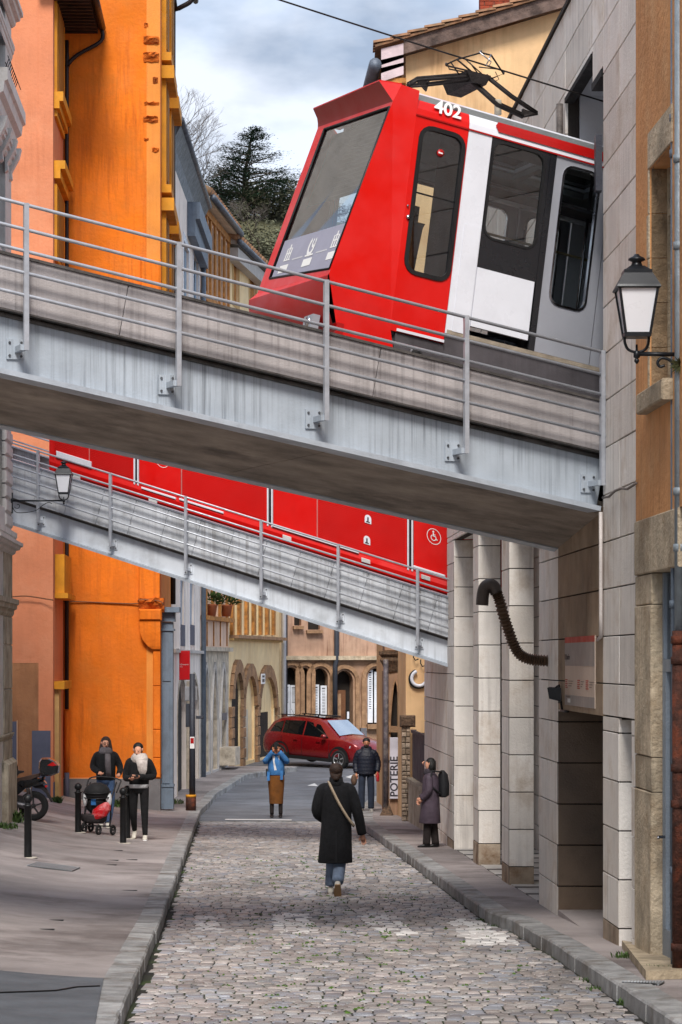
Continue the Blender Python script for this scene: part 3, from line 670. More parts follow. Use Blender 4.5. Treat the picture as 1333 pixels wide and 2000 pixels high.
mb = MB(); mb.add([V2+th_, V1+th_, A1+th_, back1+K.V*.12+K.N*.02, back0+K.N*.02, mir(A1)+th_], [(0, 1, 2, 3, 4, 5)]); mb.add([V1, V1+th_, A1+th_, A1, W1], [(0, 1, 2, 3), (0, 3, 4)]); mb.add([V2, V2+th_, V1+th_, V1], [(0, 1, 2, 3)])
mb.build('visor_top', m_red, car)
# headlight cluster on the chin
hl = q_(617, 632, .3)-K.U*.06; mb = MB(); mb.box(-.02, .05, -.12, .12, -.10, .06, T=lambda q: hl+K.U*q[0]+K.V*q[1]+K.N*q[2]); h_ = mb.build('headlight', m_cgrey, car)
mb = MB(); mb.tube([hl-K.U*.03, hl], .05, 14); mb.build('lamp_lens', m_chrome, h_)
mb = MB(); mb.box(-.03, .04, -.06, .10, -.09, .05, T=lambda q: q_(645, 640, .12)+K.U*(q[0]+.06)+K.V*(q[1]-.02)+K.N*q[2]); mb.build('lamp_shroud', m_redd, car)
# interior: driver seat, desk, poles, seats, partition
def ib(name, s0, s1, v0, v1, n0, n1, mat, bev=0): mb = MB(); mb.box(s0, s1, v0, v1, n0, n1, T=KT); o = mb.build(name, mat, car); return o
ib('driver_desk', 3.12, 3.42, .25, 1.8, 1.25, 1.95, m_interd)
def seat(s0, v0, w_, n0, m_, flip=1):
    mb = MB(); mb.loft([[KT((s0+dx*flip, v0+w_*dy, n0+z)) for dx, dy in ((-.05+o, .06), (-.05+o, .94), (.06+o, .94), (.06+o, .06))] for z, o in ((.38, 0), (.5, .0), (.9, .03), (1.12, .05), (1.17, .07))]); mb.build('seat_back', m_, car)
    mb = MB(); mb.box(s0-.42 if flip > 0 else s0, s0 if flip > 0 else s0+.42, v0, v0+w_, n0+.34, n0+.44, T=KT); mb.build('seat_cushion', m_, car)
    mb = MB(); mb.box(s0-.25*flip-.04, s0-.25*flip+.04, v0+.2, v0+.28, n0, n0+.34, T=KT); mb.build('seat_stand', m_interd, car)
m_seat = M('driver_seat_fabric', (40, 38, 42), rough=.9); seat(3.74, .35, .5, 1.25, m_seat)
mb = MB(); mb.loft([[KT((3.74+.05+dx, .35+dy, 2.5+z)) for dx, dy in ((-.05, .12), (-.05, .38), (.04, .38), (.04, .12))] for z in (-.1, .02, .09)]); mb.build('headrest', m_seat, car)
ib('partition', 4.06, 4.10, .1, .75, 1.25, 3.44, m_interd); ib('partition', 4.06, 4.10, 1.35, 2.0, 1.25, 3.44, m_inter)
ib('luggage_shelf', 4.2, 8.2, .12, .42, 2.86, 2.89, m_interd); ib('light_strip', 4.3, 8.2, .46, .52, 2.84, 2.87, m_cwhite)
m_bench = M('beige_bench', (150, 136, 104), rough=.7)
for s0 in (4.75, 6.6, 7.6): seat(s0, 1.2, .8, 1.25, m_bench, 1); seat(s0, .1, .55, 1.25, m_inter, -1)
for s0, v0, n1 in ((4.38, .55, 2.9), (4.52, .9, 3.4), (5.12, .18, 3.0), (5.3, 1.0, 3.4), (5.5, .3, 3.4), (6.2, 1.0, 3.4)):
    mb = MB(); mb.tube([KT((s0, v0, 1.25)), KT((s0, v0, n1))], .014, 8); mb.build('pole', m_chrome, car)
for n0, v0 in ((2.52, .5), (2.2, 1.7)):
    mb = MB(); mb.tube([KT((4.2, v0, n0)), KT((8.0, v0, n0))], .013, 6); mb.build('handrail', m_bench, car)
# pantograph
pan = []
m_pan = M('pantograph_iron', (38, 33, 32), rough=.55, metal=.5, var=.2, scale=10)
def seg(name, pts, r_): mb = MB(); mb.tube([q_(x, y, v) for x, y, v in pts], r_, 6); mb.build(name, m_pan, pg)
pg = thing('pantograph', 'folded black pantograph standing on the funicular roof against the wire', 'pantograph', KT((4.4, 1.0, 3.56)))
for dv in (.75, 1.3):
    k = (dv-.75)
    seg('lower_arm', [(797, 168-8*k, dv), (815, 157-8*k, dv), (925, 148-8*k, dv), (950, 160-8*k, dv)], .018)
    seg('lower_arm', [(795, 170-8*k, dv), (835, 167-8*k, dv), (915, 158-8*k, dv)], .013)
    seg('upper_arm', [(920, 158-6*k, dv), (972, 205-6*k, dv), (1022, 228-6*k, dv)], .022)
    seg('upper_arm', [(950, 150-6*k, dv), (1000, 190-6*k, dv), (1048, 222-6*k, dv)], .016)
    seg('foot_bar', [(1018, 228-6*k, dv), (1050, 222-6*k, dv)], .016)
    seg('collector_frame', [(872, 126, dv), (893, 116, dv), (940, 103, dv), (960, 108, dv), (984, 144, dv), (962, 153, dv), (914, 138, dv), (872, 128, dv)], .009)
    seg('link', [(875, 126, dv), (878, 135, dv), (905, 140, dv)], .007); seg('link', [(893, 116, dv), (925, 143, dv)], .009); seg('link', [(905, 112, dv), (948, 150, dv)], .006)
    seg('link', [(918, 122, dv), (935, 145, dv)], .006); seg('link', [(936, 131, dv), (972, 135, dv)], .006); seg('link', [(880, 120, dv), (898, 147, dv)], .007)
    seg('link', [(936, 165, dv), (950, 185, dv), (966, 200, dv)], .006); seg('link', [(968, 140, dv), (975, 155, dv), (965, 160, dv)], .004)
for x, y in ((872, 127), (940, 103), (984, 144), (925, 147), (835, 160), (1035, 224), (800, 166)): seg('cross_bar', [(x, y, .72), (x, y-3, 1.33)], .011)
mb = MB(); p = [q_(912, 136, .7), q_(960, 148, .7), q_(950, 166, .7), q_(922, 160, .7)]; mb.hexa([p[3], p[2], p[2]+K.V*.6, p[3]+K.V*.6, p[0], p[1], p[1]+K.V*.6, p[0]+K.V*.6]); fixn(mb.build('knee_housing', m_pan, pg))
for (a_, b_, c_) in (((815, 157), (840, 157), (834, 178)), ((1022, 212), (1048, 222), (1020, 230))):
    mb = MB(); p = [q_(*a_, .74), q_(*b_, .74), q_(*c_, .74)]; mb.add(p+[v+K.V*.03 for v in p], [(0, 1, 2), (5, 4, 3), (0, 3, 4, 1), (1, 4, 5, 2), (2, 5, 3, 0)]); mb.build('gusset', m_pan, pg)
mb = MB(); mb.tube([q_(936, 101, .7), q_(960, 121, .7), q_(956, 128, .7)], .006, 6); mb.tube([q_(960, 106, .7), q_(950, 128, .7)], .006, 6); mb.build('carbon_horn', m_chrome, pg)
b0 = q_(973, 218, .9); mb = MB(); mb.lathe([(.035, -.03), (.035, .10), (.03, .115)], b0, 12); mb.build('insulator', M('cream_insulator', (200, 190, 170), rough=.5), pg)
for s0, v0 in ((3.75, .8), (3.75, 1.3), (4.7, .8), (4.7, 1.3)):
    mb = MB(); mb.tube([KT((s0, v0, 3.53)), KT((s0, v0, 3.62))], .03, 8); mb.build('base_insulator', m_pan, pg)
mb = MB(); pts = [q_(555+(1190-555)*i/12-60, -17+200*i/12+2*math.sin(math.pi*i/12), 1.05) for i in range(14)]; mb.tube(pts, .0085, 6)
o = mb.build('overhead_wire', m_pan, o=pts[0]); tag(o, 'black overhead contact wire slanting down to the wall opening', 'overhead wire')
# ------------------------------------------------------------------ the lower, all red funicular
m_rib = M('red_ribbed_panel', (205, 10, 4), rough=.5, var=.04, scale=1.5, bump=.05)
c2 = thing('funicular_car', 'all red funicular car with ribbed sides crossing on the lower bridge', 'funicular car', B2.P(4, 1.5, .6))
K2 = SFR(px(22, 1023, 43.82), px(873, 1300, 41.0), .5)
def T2(q): return K2.O+K2.U*q[0]+K2.V*q[1]+Zv*q[2]              # (s, v, h): upright body on the slope
def sh(x, y, v=0): u, n = K2.px(x, y, v); h = n/K2.N.z; return u+.2943*h, h
HB, HT_ = 1.20, 3.25; CW2 = 2.2
def pan2(name, s0, s1, h0, h1, mat, v0=0, v1=.05, par=c2):
    mb = MB(); mb.slab(s0, s1, v0, v1, h0, h1, .006, T2); return fixn(mb.build(name, mat, par))
segs = [(.56, 1.30, m_rib, 'side_panel'), (1.30, 2.17, m_rib, 'side_panel'), (2.29, 3.10, m_red, 'door_leaf'), (3.125, 4.74, m_rib, 'side_panel'), (4.87, 5.68, m_red, 'door_leaf'), (5.70, 7.33, m_rib, 'side_panel'), (7.46, 8.3, m_red, 'door_leaf'), (8.32, 9.2, m_rib, 'side_panel')]
for s0, s1, m, nm in segs:
    p = pan2(nm, s0, s1, HB+.12, 2.35, m, -.012 if nm == 'door_leaf' else 0)
    if m is m_rib:
        mb = MB(); nrib = 30
        for i in range(nrib):
            h0 = HB+.2+(2.3-HB-.2)*i/nrib; mb.box(s0+.02, s1-.02, -.009, 0, h0, h0+.016, T=T2)
        mb.build('ribs', m_rib, p, kind='stuff')
    pan2('window_pane' if nm != 'door_leaf' else 'door_window', s0+.03, s1-.03, 2.35, 3.0, m_cblack, .005, .05)
mb = MB(); mb.loft([[T2((s, v, h)) for v, h in ((0, HB+.12), (-.02, HB+.04), (.0, HB-.08), (.1, HB-.2), (.25, HB-.24), (.25, HB+.12))] for s in (.5, 9.2)], True, False); fixn(mb.build('lower_skirt', m_red, c2))
mb = MB(); mb.loft([[T2((s, v, h)) for v, h in ((0, 3.0), (.02, 3.15), (.2, 3.3), (CW2-.2, 3.3), (CW2-.02, 3.15), (CW2, 3.0))] for s in (.5, 9.2)], True, False); fixn(mb.build('roof', m_red, c2))
mb = MB(); mb.box(.62, 9.1, .06, CW2, HB, 3.0, T=T2); fixn(mb.build('body_core', m_redd, c2))
mb = MB(); mb.box(.50, .60, -.01, CW2, HB-.1, 3.0, T=T2); fixn(mb.build('end_wall', m_red, c2))
mb = MB(); mb.box(.8, 9.0, .3, CW2-.3, .55, HB-.1, T=T2); fixn(mb.build('undercarriage', M('brown_underframe', (70, 42, 38), rough=.8, var=.3), c2))
for x in (2.195, 2.265, 4.765, 4.845, 7.36, 7.435):
    pan2('door_post', x-.014, x+.014, HB+.1, 3.0, m_cwhite, -.02, .05)
for x in (2.23, 4.805, 7.397): pan2('door_gap', x-.02, x+.02, HB+.1, 3.0, m_rubber, .0, .05)
for x in (1.30, 3.112, 5.69): pan2('seam_strip', x-.008, x+.008, HB+.12, 3.0, M('pink_seam', (200, 120, 116), rough=.5), -.012, .05)
for a_, b_ in (((278, 954), (345, 973)), ((352, 976), (438, 1001)), ((533, 1028), (702, 1078)), ((809, 1108), (871, 1124)), ((112, 893), (180, 912))):
    (s0, h0), (s1, h1) = sh(*a_), sh(*b_); h = (h0+h1)/2
    pan2('step_rail', s0, s1, h-.015, h+.02 if a_[0] != 112 else h+.1, m_cwhite, -.04, 0)
for x, y in ((562, 1050), (716, 1095), (833, 1128), (300, 977), (150, 930)):
    s0, h0 = sh(x, y); pan2('marker_plate', s0-.08, s0+.08, h0-.04, h0+.03, M('plate_grey', (190, 190, 190), rough=.5), -.035, 0)
for x, y in ((720, 1014), (718, 1055)):
    s0, h0 = sh(x, y); op = (s0-.06, s0+.06, h0-.07, h0+.07, 'arch', .06); mb = facade_mb(lambda q: T2((q[0], q[1]-.016, q[2])), s0-.058, s0+.058, h0-.066, h0+.07, [], depth=.01)
    mb = pane_mb(T2, op, -.018); o = mb.build('foot_hold', m_cwhite, c2); mb = MB(); mb.box(s0-.012, s0+.012, -.022, -.018, h0-.05, h0+.03, T=T2); mb.box(s0-.035, s0+.035, -.022, -.018, h0-.055, h0-.04, T=T2); mb.build('foot_slot', m_rubber, o)
def disc2(x, y, r0, r1, name, mat, off=-.016):
    s0, h0 = sh(x, y, off); mb = MB(); n = 32
    mb.add([T2((s0+r_*math.cos(2*math.pi*i/n), off, h0+r_*math.sin(2*math.pi*i/n))) for r_ in (r0, r1) for i in range(n)], [(i, (i+1) % n, n+(i+1) % n, n+i) for i in range(n)] if r0 > 0 else [tuple(range(n, 2*n))])
    return s0, h0, mb.build(name, mat, c2)
s0, h0, ring = disc2(848, 1048, .118, .128, 'wheelchair_emblem', m_icon)
def pol2(pts, par, m=m_icon, off=-.019): mb = MB(); mb.add([T2((s0+x/100, off, h0+y/100)) for x, y in pts], [tuple(range(len(pts)))]); mb.build('emblem_mark', m, par)
n = 12; pol2([(-1+1.6*math.cos(2*math.pi*i/n), 7.6+1.6*math.sin(2*math.pi*i/n)) for i in range(n)], ring)
pol2([(-2, 5.6), (0, 5.6), (.4, 1), (-1.6, 1)], ring); pol2([(-.4, 3.6), (3, 3.6), (3, 2.6), (-.4, 2.6)], ring); pol2([(-1.6, 1.4), (3.4, 1.4), (3.4, 0), (-1.6, 0)], ring); pol2([(2.2, 1), (3.6, 1), (5.4, -4.2), (4, -4.6)], ring); pol2([(4, -4), (5.2, -3), (6.6, -3.6), (6.2, -4.8), (4.4, -5)], ring)
for i in range(12):
    t0, t1 = 2.0+i*4.0/12, 2.0+(i+1)*4.0/12; pol2([(-.6+5*math.cos(t0), -2+5*math.sin(t0)), (-.6+5*math.cos(t1), -2+5*math.sin(t1)), (-.6+3.8*math.cos(t1), -2+3.8*math.sin(t1)), (-.6+3.8*math.cos(t0), -2+3.8*math.sin(t0))], ring)
s0, h0, ring = disc2(317, 897, .130, .138, 'crest_emblem', m_icon)
pol2([(-6, 6), (6, 6), (6, -3), (3, -5.5), (0, -7), (-3, -5.5), (-6, -3)], ring, M('cream_crest', (240, 225, 200), rough=.5))
for x, y in ((-2.5, 1), (0, -1), (2.5, 1)): pol2([(x-.9, y-1.8), (x+.9, y-1.8), (x+.2, y+1.8)], ring, m_redd, -.022)
# ------------------------------------------------------------------ stone clad station building on the right
m_clad = M('limestone_cladding', (242, 237, 231), rough=.7, var=.09, scale=1.3, streak=.45, stcol=(140, 132, 130), sscale=8, blotch=.42, blcol=(160, 136, 108), blscale=1.3, bump=.25, bscale=40, objvar=.14, hue=.18, grain=.1)
m_cladb = M('limestone_base_stained', (172, 156, 138), rough=.75, var=.2, scale=2.5, blotch=.75, blcol=(116, 88, 62), blscale=2.2, bump=.4, bscale=40, objvar=.15, hue=.2)
m_back = M('dark_joint_backing', (52, 46, 42), rough=.95)
m_wwall = M('white_plaster_recess', (190, 190, 194), rough=.85, var=.05, scale=2)
clad = thing('station_building', 'pale limestone clad station with square piers and high opening for the funicular', 'building', SW(3.6, 32, gz(32)))
def RF(w, Yf, Yn): return FR(SW(w, Yf), SW(w, Yn))
rows = [CZ+.222+.434*k for k in range(-9, 16)]
rnd = random.Random(4)
def cladding(fr, u0, u1, z0, z1, cols, rws=rows, g=.012, d0=0, base=None, par=clad, backing=.14, mat=m_clad):
    zs = [z0]+[r_ for r_ in rws if z0+.06 < r_ < z1-.06]+[z1]
    us = [u0]+[c for c in cols if u0+.05 < c < u1-.05]+[u1]
    for i, (a_, b_) in enumerate(zip(zs, zs[1:])):
        for c_, d_ in zip(us, us[1:]):
            j = rnd.uniform(0, .004)
            mb = MB(); mb.slab(c_+g*.25, d_-g*.25, d0+j, d0+.045, a_+g*.5, b_-g*.5, .004, fr.T)
            o = mb.build('stone_panel', m_cladb if (base and b_ <= base+.06) else mat, par)
    mb = MB(); mb.box(u0, u1, d0+.03, d0+backing, z0, z1, T=fr.T); mb.build('wall_core', m_back, par)
def gzw(w, Y): return gz(Y)+KH-.02
top = CZ+6.7
fr = RF(3.41, 50, 20); uY = lambda Y: (50-Y)*math.hypot(1, SL)
m_clads = M('shade_toned_stained_limestone', (158, 138, 116), rough=.75, var=.15, scale=1.5, streak=.6, stcol=(96, 78, 60), sscale=8, blotch=.5, blcol=(112, 88, 64), blscale=1.2, bump=.3, bscale=40, objvar=.14, hue=.1)  # stained cladding, browned further to stand for the shade under the bridge
m_cladd = M('shade_toned_brown_polished_stone', (96, 80, 66), rough=.4, var=.2, scale=1.5, blotch=.4, blcol=(66, 52, 40), objvar=.15)  # polished brown jamb stone, darkened to stand for the doorway recess shade
def zone(Ya, Yb, z0, z1, cols=None, base=None, backing=.14, mat=m_clad):
    a_, b_ = uY(Yb), uY(Ya); n = max(1, round((b_-a_)/1.0)); cols = cols if cols is not None else [a_+(b_-a_)*i/n for i in range(1, n)]
    cladding(fr, a_, b_, z0, z1, cols, base=base, backing=backing, mat=mat)
g22 = gzw(0, 22.3)-.05
zone(22.73, 23.7, g22-.05, CZ-.51, [], g22+.25, .5); zone(21.7, 22.0, g22-.05, CZ-.51, []); zone(21.7, 23.7, CZ-.506, top, [uY(22.7)], backing=.6)
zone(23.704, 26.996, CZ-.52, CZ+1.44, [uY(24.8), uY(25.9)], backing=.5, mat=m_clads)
zone(27.0, 28.7, gzw(0, 28)-.12, CZ+1.876, [uY(27.85)], gzw(0, 28)+.12, .3)
zone(23.704, 24.4, CZ+5.5, top, []); zone(24.404, 26.4, CZ+5.8, top, []); zone(26.404, 27.3, CZ+4.98, top, [])
zone(27.304, 41.1, CZ+1.88, top); zone(41.104, 45.5, CZ+3.7, top); zone(45.504, 46, CZ+.05, top, [])
zone(39.8, 41.1, gzw(0, 40)-.15, CZ+1.876, [], gzw(0, 40)+.3, .3); zone(41.104, 46, gzw(0, 43)-.3, CZ+.046, [uY(42.5), uY(44.2)], gzw(0, 42)+.1, .3)
rowsP = sorted(CZ-.247-.463*k for k in range(-8, 9))
def front(w0, w1, Y, z0, z1, base=None, cols=(), name=None, mat=m_clad):
    Y -= .012; f = FR(SW(w0-.0, Y), SW(w0, Y)+Vector((w1-w0, 0, 0))); cladding(f, .0, w1-w0, z0, z1, list(cols), rowsP if Y > 30 else rows, d0=.0, base=base, backing=.1, mat=mat)
def pier(w0, w1, Yn, Yf):
    z0 = gzw(0, Yn)-.06; f = RF(w0, Yf, Yn); b = z0+.42
    cladding(f, 0, f.L-.006, z0, CZ+1.876, [], rowsP, base=z0+.6); front(w0, w1, Yn, z0, CZ+1.876, base=z0+.6)
    mb = MB(); mb.box(w0+.05, w1-.01, Yn+.05, Yf, z0, CZ+1.87, T=lambda q: SW(q[0], q[1], q[2])); mb.build('pier_core', m_back, clad)
pier(3.41, 3.72, 35.8, 36.6); pier(3.41, 3.72, 31.8, 32.7)
front(3.41, 3.72, 39.8, gzw(0, 40)-.15, CZ+1.876, base=gzw(0, 40)+.32); front(3.41, 5.2, 27.0, gzw(0, 27)-.15, CZ-.53, cols=(.9,), mat=m_cladd); front(3.41, 4.0, 22.73, g22-.1, CZ-.52)
W_ = lambda q: SW(q[0], q[1], q[2])
def wbox(name, mat, w0, w1, Y0, Y1, z0, z1): mb = MB(); mb.box(w0, w1, Y0, Y1, z0, z1, T=W_); return fixn(mb.build(name, mat, clad))
wbox('lintel_soffit', m_clad, 3.46, 5.2, 28.71, 39.79, CZ+1.885, CZ+2.1)
wbox('wall_core', m_back, 3.56, 4.2, 21.72, 22.0, g22, CZ-.5)
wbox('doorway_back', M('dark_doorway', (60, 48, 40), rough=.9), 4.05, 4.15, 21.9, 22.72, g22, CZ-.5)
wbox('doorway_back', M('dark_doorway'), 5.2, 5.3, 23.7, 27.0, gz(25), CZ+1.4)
wbox('doorway_ceiling', m_soffit, 3.9, 5.2, 23.7, 27.0, CZ-.5, CZ-.4)
wbox('doorway_floor', m_pave, 3.41, 5.2, 23.7, 27.0, gz(25.3)-.1, gz(25.3)+KH+.0)
wbox('doorway_side_wall', m_clad, 3.56, 5.2, 23.5, 23.695, gz(24), CZ-.5)
# gallery behind the piers: back wall, floor tiles
f = RF(4.7, 46, 27.2); cladding(f, 0, f.L, gz(44), CZ+1.87, [i*1.05 for i in range(1, 19)], rowsP, base=gz(38)+.35)
for i in range(38):
    for j in range(2):
        Yq = 28.75+.29*i; w0 = 3.43+.62*j
        mb = MB(); mb.box(w0+.004, w0+.612, Yq+.004, Yq+.286, gz(Yq)+KH-.05, gz(Yq)+KH+.006, T=W_)
        mb.build('floor_tile', M('pale_floor_tile', (176, 172, 168), rough=.5, objvar=.1) if (i*3+j) % 4 else M('dark_floor_tile', (52, 50, 50), rough=.5), clad)
# upper volume: roof, tunnel lining behind the openings
wbox('roof', m_wwall, 3.5, 9.5, 21.72, 46, top-.12, top-.02); wbox('roof_coping', m_back, 3.39, 3.5, 21.7, 46, top+.002, top+.05)
wbox('opening_ceiling', m_wwall, 3.56, 9, 24.4, 26.39, CZ+5.82, CZ+5.95); wbox('opening_far_wall', m_wwall, 3.56, 9, 26.395, 27.2, CZ+4.99, CZ+6.5)
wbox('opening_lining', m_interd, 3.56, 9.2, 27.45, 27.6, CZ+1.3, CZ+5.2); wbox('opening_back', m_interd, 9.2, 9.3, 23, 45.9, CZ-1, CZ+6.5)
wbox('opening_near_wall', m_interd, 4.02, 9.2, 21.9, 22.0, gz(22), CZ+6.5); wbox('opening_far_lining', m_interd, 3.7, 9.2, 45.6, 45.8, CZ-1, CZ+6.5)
wbox('end_wall', m_clad, 3.5, 9.3, 46.0, 46.1, gz(46)-.1, top-.02)
# dark steel edge beams of the opening and a drain pipe
def wtube(name, mat, pts, r_, par=clad, n=8): mb = MB(); mb.tube(pts, r_, n); return mb.build(name, mat, par)
wbox('edge_beam', m_black, 3.40, 3.5, 24.42, 26.38, CZ+5.74, CZ+5.79); wbox('edge_beam', m_black, 3.40, 3.55, 23.75, 24.38, CZ+5.42, CZ+5.49)
wtube('drain_pipe', M('stained_pipe', (96, 88, 84), rough=.6, var=.3, scale=20), [SW(3.36, 26.45, CZ+5.75), SW(3.36, 26.45, CZ+5.3), SW(3.36, 26.45, CZ+4.9)], .035)
# items fixed to it
mb = MB(); p = [pxplane(x, y, SW(3.34, 24), Vector((-1, SL, 0)).normalized()) for x, y in ((1164, 268), (1176, 262), (1176, 374), (1164, 365))]
bx0 = px(1164, 372, 23.72); mb.box(0, .06, 0, .14, 0, .52, T=lambda q: bx0+Vector(q)); o = mb.build('signal_cabinet', M('slate_box', (48, 50, 60), rough=.4), o=bx0)
tag(fixn(o), 'slim dark grey box at the edge of the wall opening beside the upper funicular', 'cabinet')
f = RF(3.404, 28, 22)
def onwall(x, y, d=0): u, z = f.px(x, y, d); return f.P(u, z, d)
t = thing('poster', 'beige exhibition poster with a red top band on the wall above the dark doorway', 'poster', onwall(1132, 1385))
(u0, z1), (u1, z0) = f.px(1104, 1242), f.px(1162, 1384); z1 = f.px(1104, 1245)[1]; z0 = f.px(1162, 1384)[1]
m_pa = M('poster_beige', (196, 178, 164), rough=.6, bump=0, var=.03); m_pg = M('poster_grey', (150, 142, 138), rough=.6, bump=0, var=.03); m_pr = M('poster_red', (178, 62, 44), rough=.6, bump=0); m_pk = M('poster_ink', (84, 76, 74), rough=.6, bump=0)
mb = MB(); mb.box(u0, u1, -.0, .02, z0, z1, T=f.T); mb.build('board', m_pa, t); H_ = z1-z0
def pb(name, m, a_, b_, c_, d_, off=-.002): mb = MB(); mb.box(u0+(u1-u0)*a_, u0+(u1-u0)*b_, off, off+.001, z1-H_*d_, z1-H_*c_, T=f.T); mb.build(name, m, t)
pb('red_band', m_pr, 0, 1, 0, .085); pb('grey_panel', m_pg, 0, 1, .085, .42); pb('grey_panel', m_pg, 0, 1, .85, 1.0)
text_ob('poster_title', 'B. JLumière', .085, m_pk, t, f.P(u0+.02, z1-H_*.33, -.005), f.e, Zv, ext=.001)
text_ob('poster_text', 'Tony\nGarnier', .05, m_pk, t, f.P(u0+.13, z1-H_*.66, -.005), f.e, Zv, ext=.001) if False else None
for k, (a_, b_) in enumerate(((.0, .1), (.42, .53), (.7, .81))):
    for r_ in range(5): pb('red_print', m_pr, a_+.02, b_-.02*(r_ % 2), .62+.028*r_, .635+.028*r_, -.003)
for r_ in range(3):
    for a_, b_ in ((.13, .3), (.56, .66), (.84, .97)): pb('small_print', m_pk, a_, b_-.03*r_, .64+.035*r_, .648+.035*r_, -.003)
pb('small_print', m_pk, .03, .2, .87, .878, -.003); pb('white_logo', m_icon, .1, .2, .9, .96, -.003)
t = thing('floodlight', 'small black floodlight on a bracket left of the poster', 'floodlight', onwall(1095, 1372))
c_ = onwall(1086, 1353, -.12)
mb = MB(); mb.hexa([c_+Vector(q) for q in ((-.07, -.03, -.06), (.05, -.05, -.09), (.07, .06, -.07), (-.05, .08, -.04), (-.09, -.02, .05), (.05, -.05, .05), (.06, .06, .05), (-.06, .07, .06))]); fixn(mb.build('housing', m_rubber, t))
for pts in ([onwall(1092, 1338, -.02), onwall(1098, 1385, -.01)], [onwall(1092, 1372, -.02), c_+Vector((.04, 0, -.05))], [onwall(1090, 1340, -.02), c_+Vector((0, 0, .05))], [onwall(1096, 1388, 0), onwall(1110, 1390, 0)]):
    mb = MB(); mb.tube(pts, .012, 6); mb.build('bracket', m_rubber, t)
mb = MB(); mb.tube([onwall(1174, y, -.03) for y in (1000, 1100, 1200, 1243)]+[onwall(1168, 1250, .02)], .018, 8); o = mb.build('conduit_pipe', M('pale_conduit', (196, 188, 184), rough=.5), o=onwall(1174, 1245)); tag(o, 'thin pale conduit running down the wall corner above the poster', 'pipe')
mb = MB(); ps = [onwall(x, y+4*math.sin(i*1.9), -.02) for i, (x, y) in enumerate(((1178, 972), (1190, 966), (1202, 961), (1214, 956), (1226, 951), (1243, 944)))]; mb.tube(ps, .012, 6)
o = mb.build('wall_cable', M('dusty_cable', (120, 112, 108), rough=.8), o=ps[0]); tag(o, 'grey cable bundle sagging along the upper stone wall beside the bridge end', 'cable')
# ribbed exhaust hose shaped like a hook
t = thing('exhaust_hose', 'brown ribbed metal hose bent into a hook sticking out of the stone pier', 'exhaust pipe', px(1084, 1290, 27.9))
hp = [(1086, 1291), (1060, 1290), (1038, 1288), (1018, 1280), (1005, 1262), (995, 1235), (985, 1205), (976, 1172), (970, 1158)]
m_hose = M('brown_hose', (104, 84, 68), rough=.45, metal=.5, var=.2, scale=12)
from mathutils import geometry
def smooth(pts, n=6):
    P_ = [Vector(p) for p in pts]; out = []
    for i in range(len(P_)-1):
        a_ = P_[max(0, i-1)]; b_ = P_[i]; c_ = P_[i+1]; d_ = P_[min(len(P_)-1, i+2)]
        for k in range(n):
            t_ = k/n; out.append(.5*((2*b_)+(c_-a_)*t_+(2*a_-5*b_+4*c_-d_)*t_*t_+(-a_+3*b_-3*c_+d_)*t_**3))
    return out+[P_[-1]]
pts = smooth([px(x, y, 27.9-.001*(1086-x)) for x, y in hp], 9)
mb = MB(); mb.tube(pts, [.048 if i % 2 else .066 for i in range(len(pts))], 14, smooth=False); mb.build('hose', m_hose, t)
pts = smooth([px(x, y, 27.85) for x, y in ((970, 1160), (966, 1147), (957, 1142), (948, 1147), (944, 1160), (942, 1182))], 5)
mb = MB(); mb.tube(pts, .068, 16); mb.build('outlet_bend', M('grey_bend', (92, 84, 80), rough=.5, metal=.5), t)
# letters on the gallery wall seen through the piers
t = thing('wall_lettering', 'black metal letters on the gallery wall seen between the last pier and the bridge end', 'letters', px(1048, 1110, 39))
f2 = RF(4.66, 46, 27.2)
for s_, y in (('R', 1085), (')', 1108)): u, z = f2.px(1040, y); text_ob('letter', s_, .2, m_rubber, t, f2.P(u-.25, z, -.01), f2.e, Zv, ext=.01)
# ------------------------------------------------------------------ tan rendered house nearest on the right
m_tan = M('tan_render', (206, 148, 96), rough=.9, var=.1, scale=1.5, streak=.7, stcol=(140, 92, 52), sscale=11, bump=.5, bscale=18, blotch=.25, blcol=(226, 186, 140), blscale=1.6)
m_oldst = M('old_limestone', (190, 174, 150), rough=.85, var=.2, scale=3, blotch=.5, blcol=(136, 112, 84), blscale=1.8, streak=.3, bump=.9, bscale=22, objvar=.1)
m_brst = M('brown_limestone', (140, 118, 92), rough=.9, var=.22, scale=4, blotch=.5, blcol=(90, 74, 56), blscale=3, bump=.8, bscale=25, objvar=.15)
m_bframe = M('blue_grey_frame', (128, 138, 150), rough=.5, var=.08)
h1 = thing('rendered_house', 'tan streaked rendered house with old stone door surround at the right edge', 'building', SW(3.45, 20.5, gz(20.5)))
f = FR(SW(3.40, 21.69), SW(3.40, 12))
uw = f.u(1270); zw0 = f.px(1270, 766)[1]; zw1 = f.px(1270, 330)[1]; ud = f.u(1274); zd1 = f.px(1274, 1118)[1]; zb = gz(21)+KH-.05
zl = f.px(1270, 1010)[1]; opw = (uw, uw+1.0, zw0, zw1, 'rect', 0); opd = (ud, ud+1.15, zb, zd1, 'rect', 0)
mb = facade_mb(f.T, 0, f.L, zl, CZ+8, [opw], depth=.22, thick=.3); fixn(mb.build('wall', m_tan, h1))
mb = facade_mb(f.T, 0, f.L, zb, zl-.004, [opd], depth=.12, thick=.3); 
mb = facade_mb(lambda q: f.T((q[0], q[1]+.02, q[2])), ud+1.3, f.L, zb, zl-.004, [], depth=.12, thick=.3); fixn(mb.build('wall', m_oldst, h1))
js = [f.px(1260, y)[1] for y in (1850, 1543, 1476, 1182, 1122)]
zprev = zb
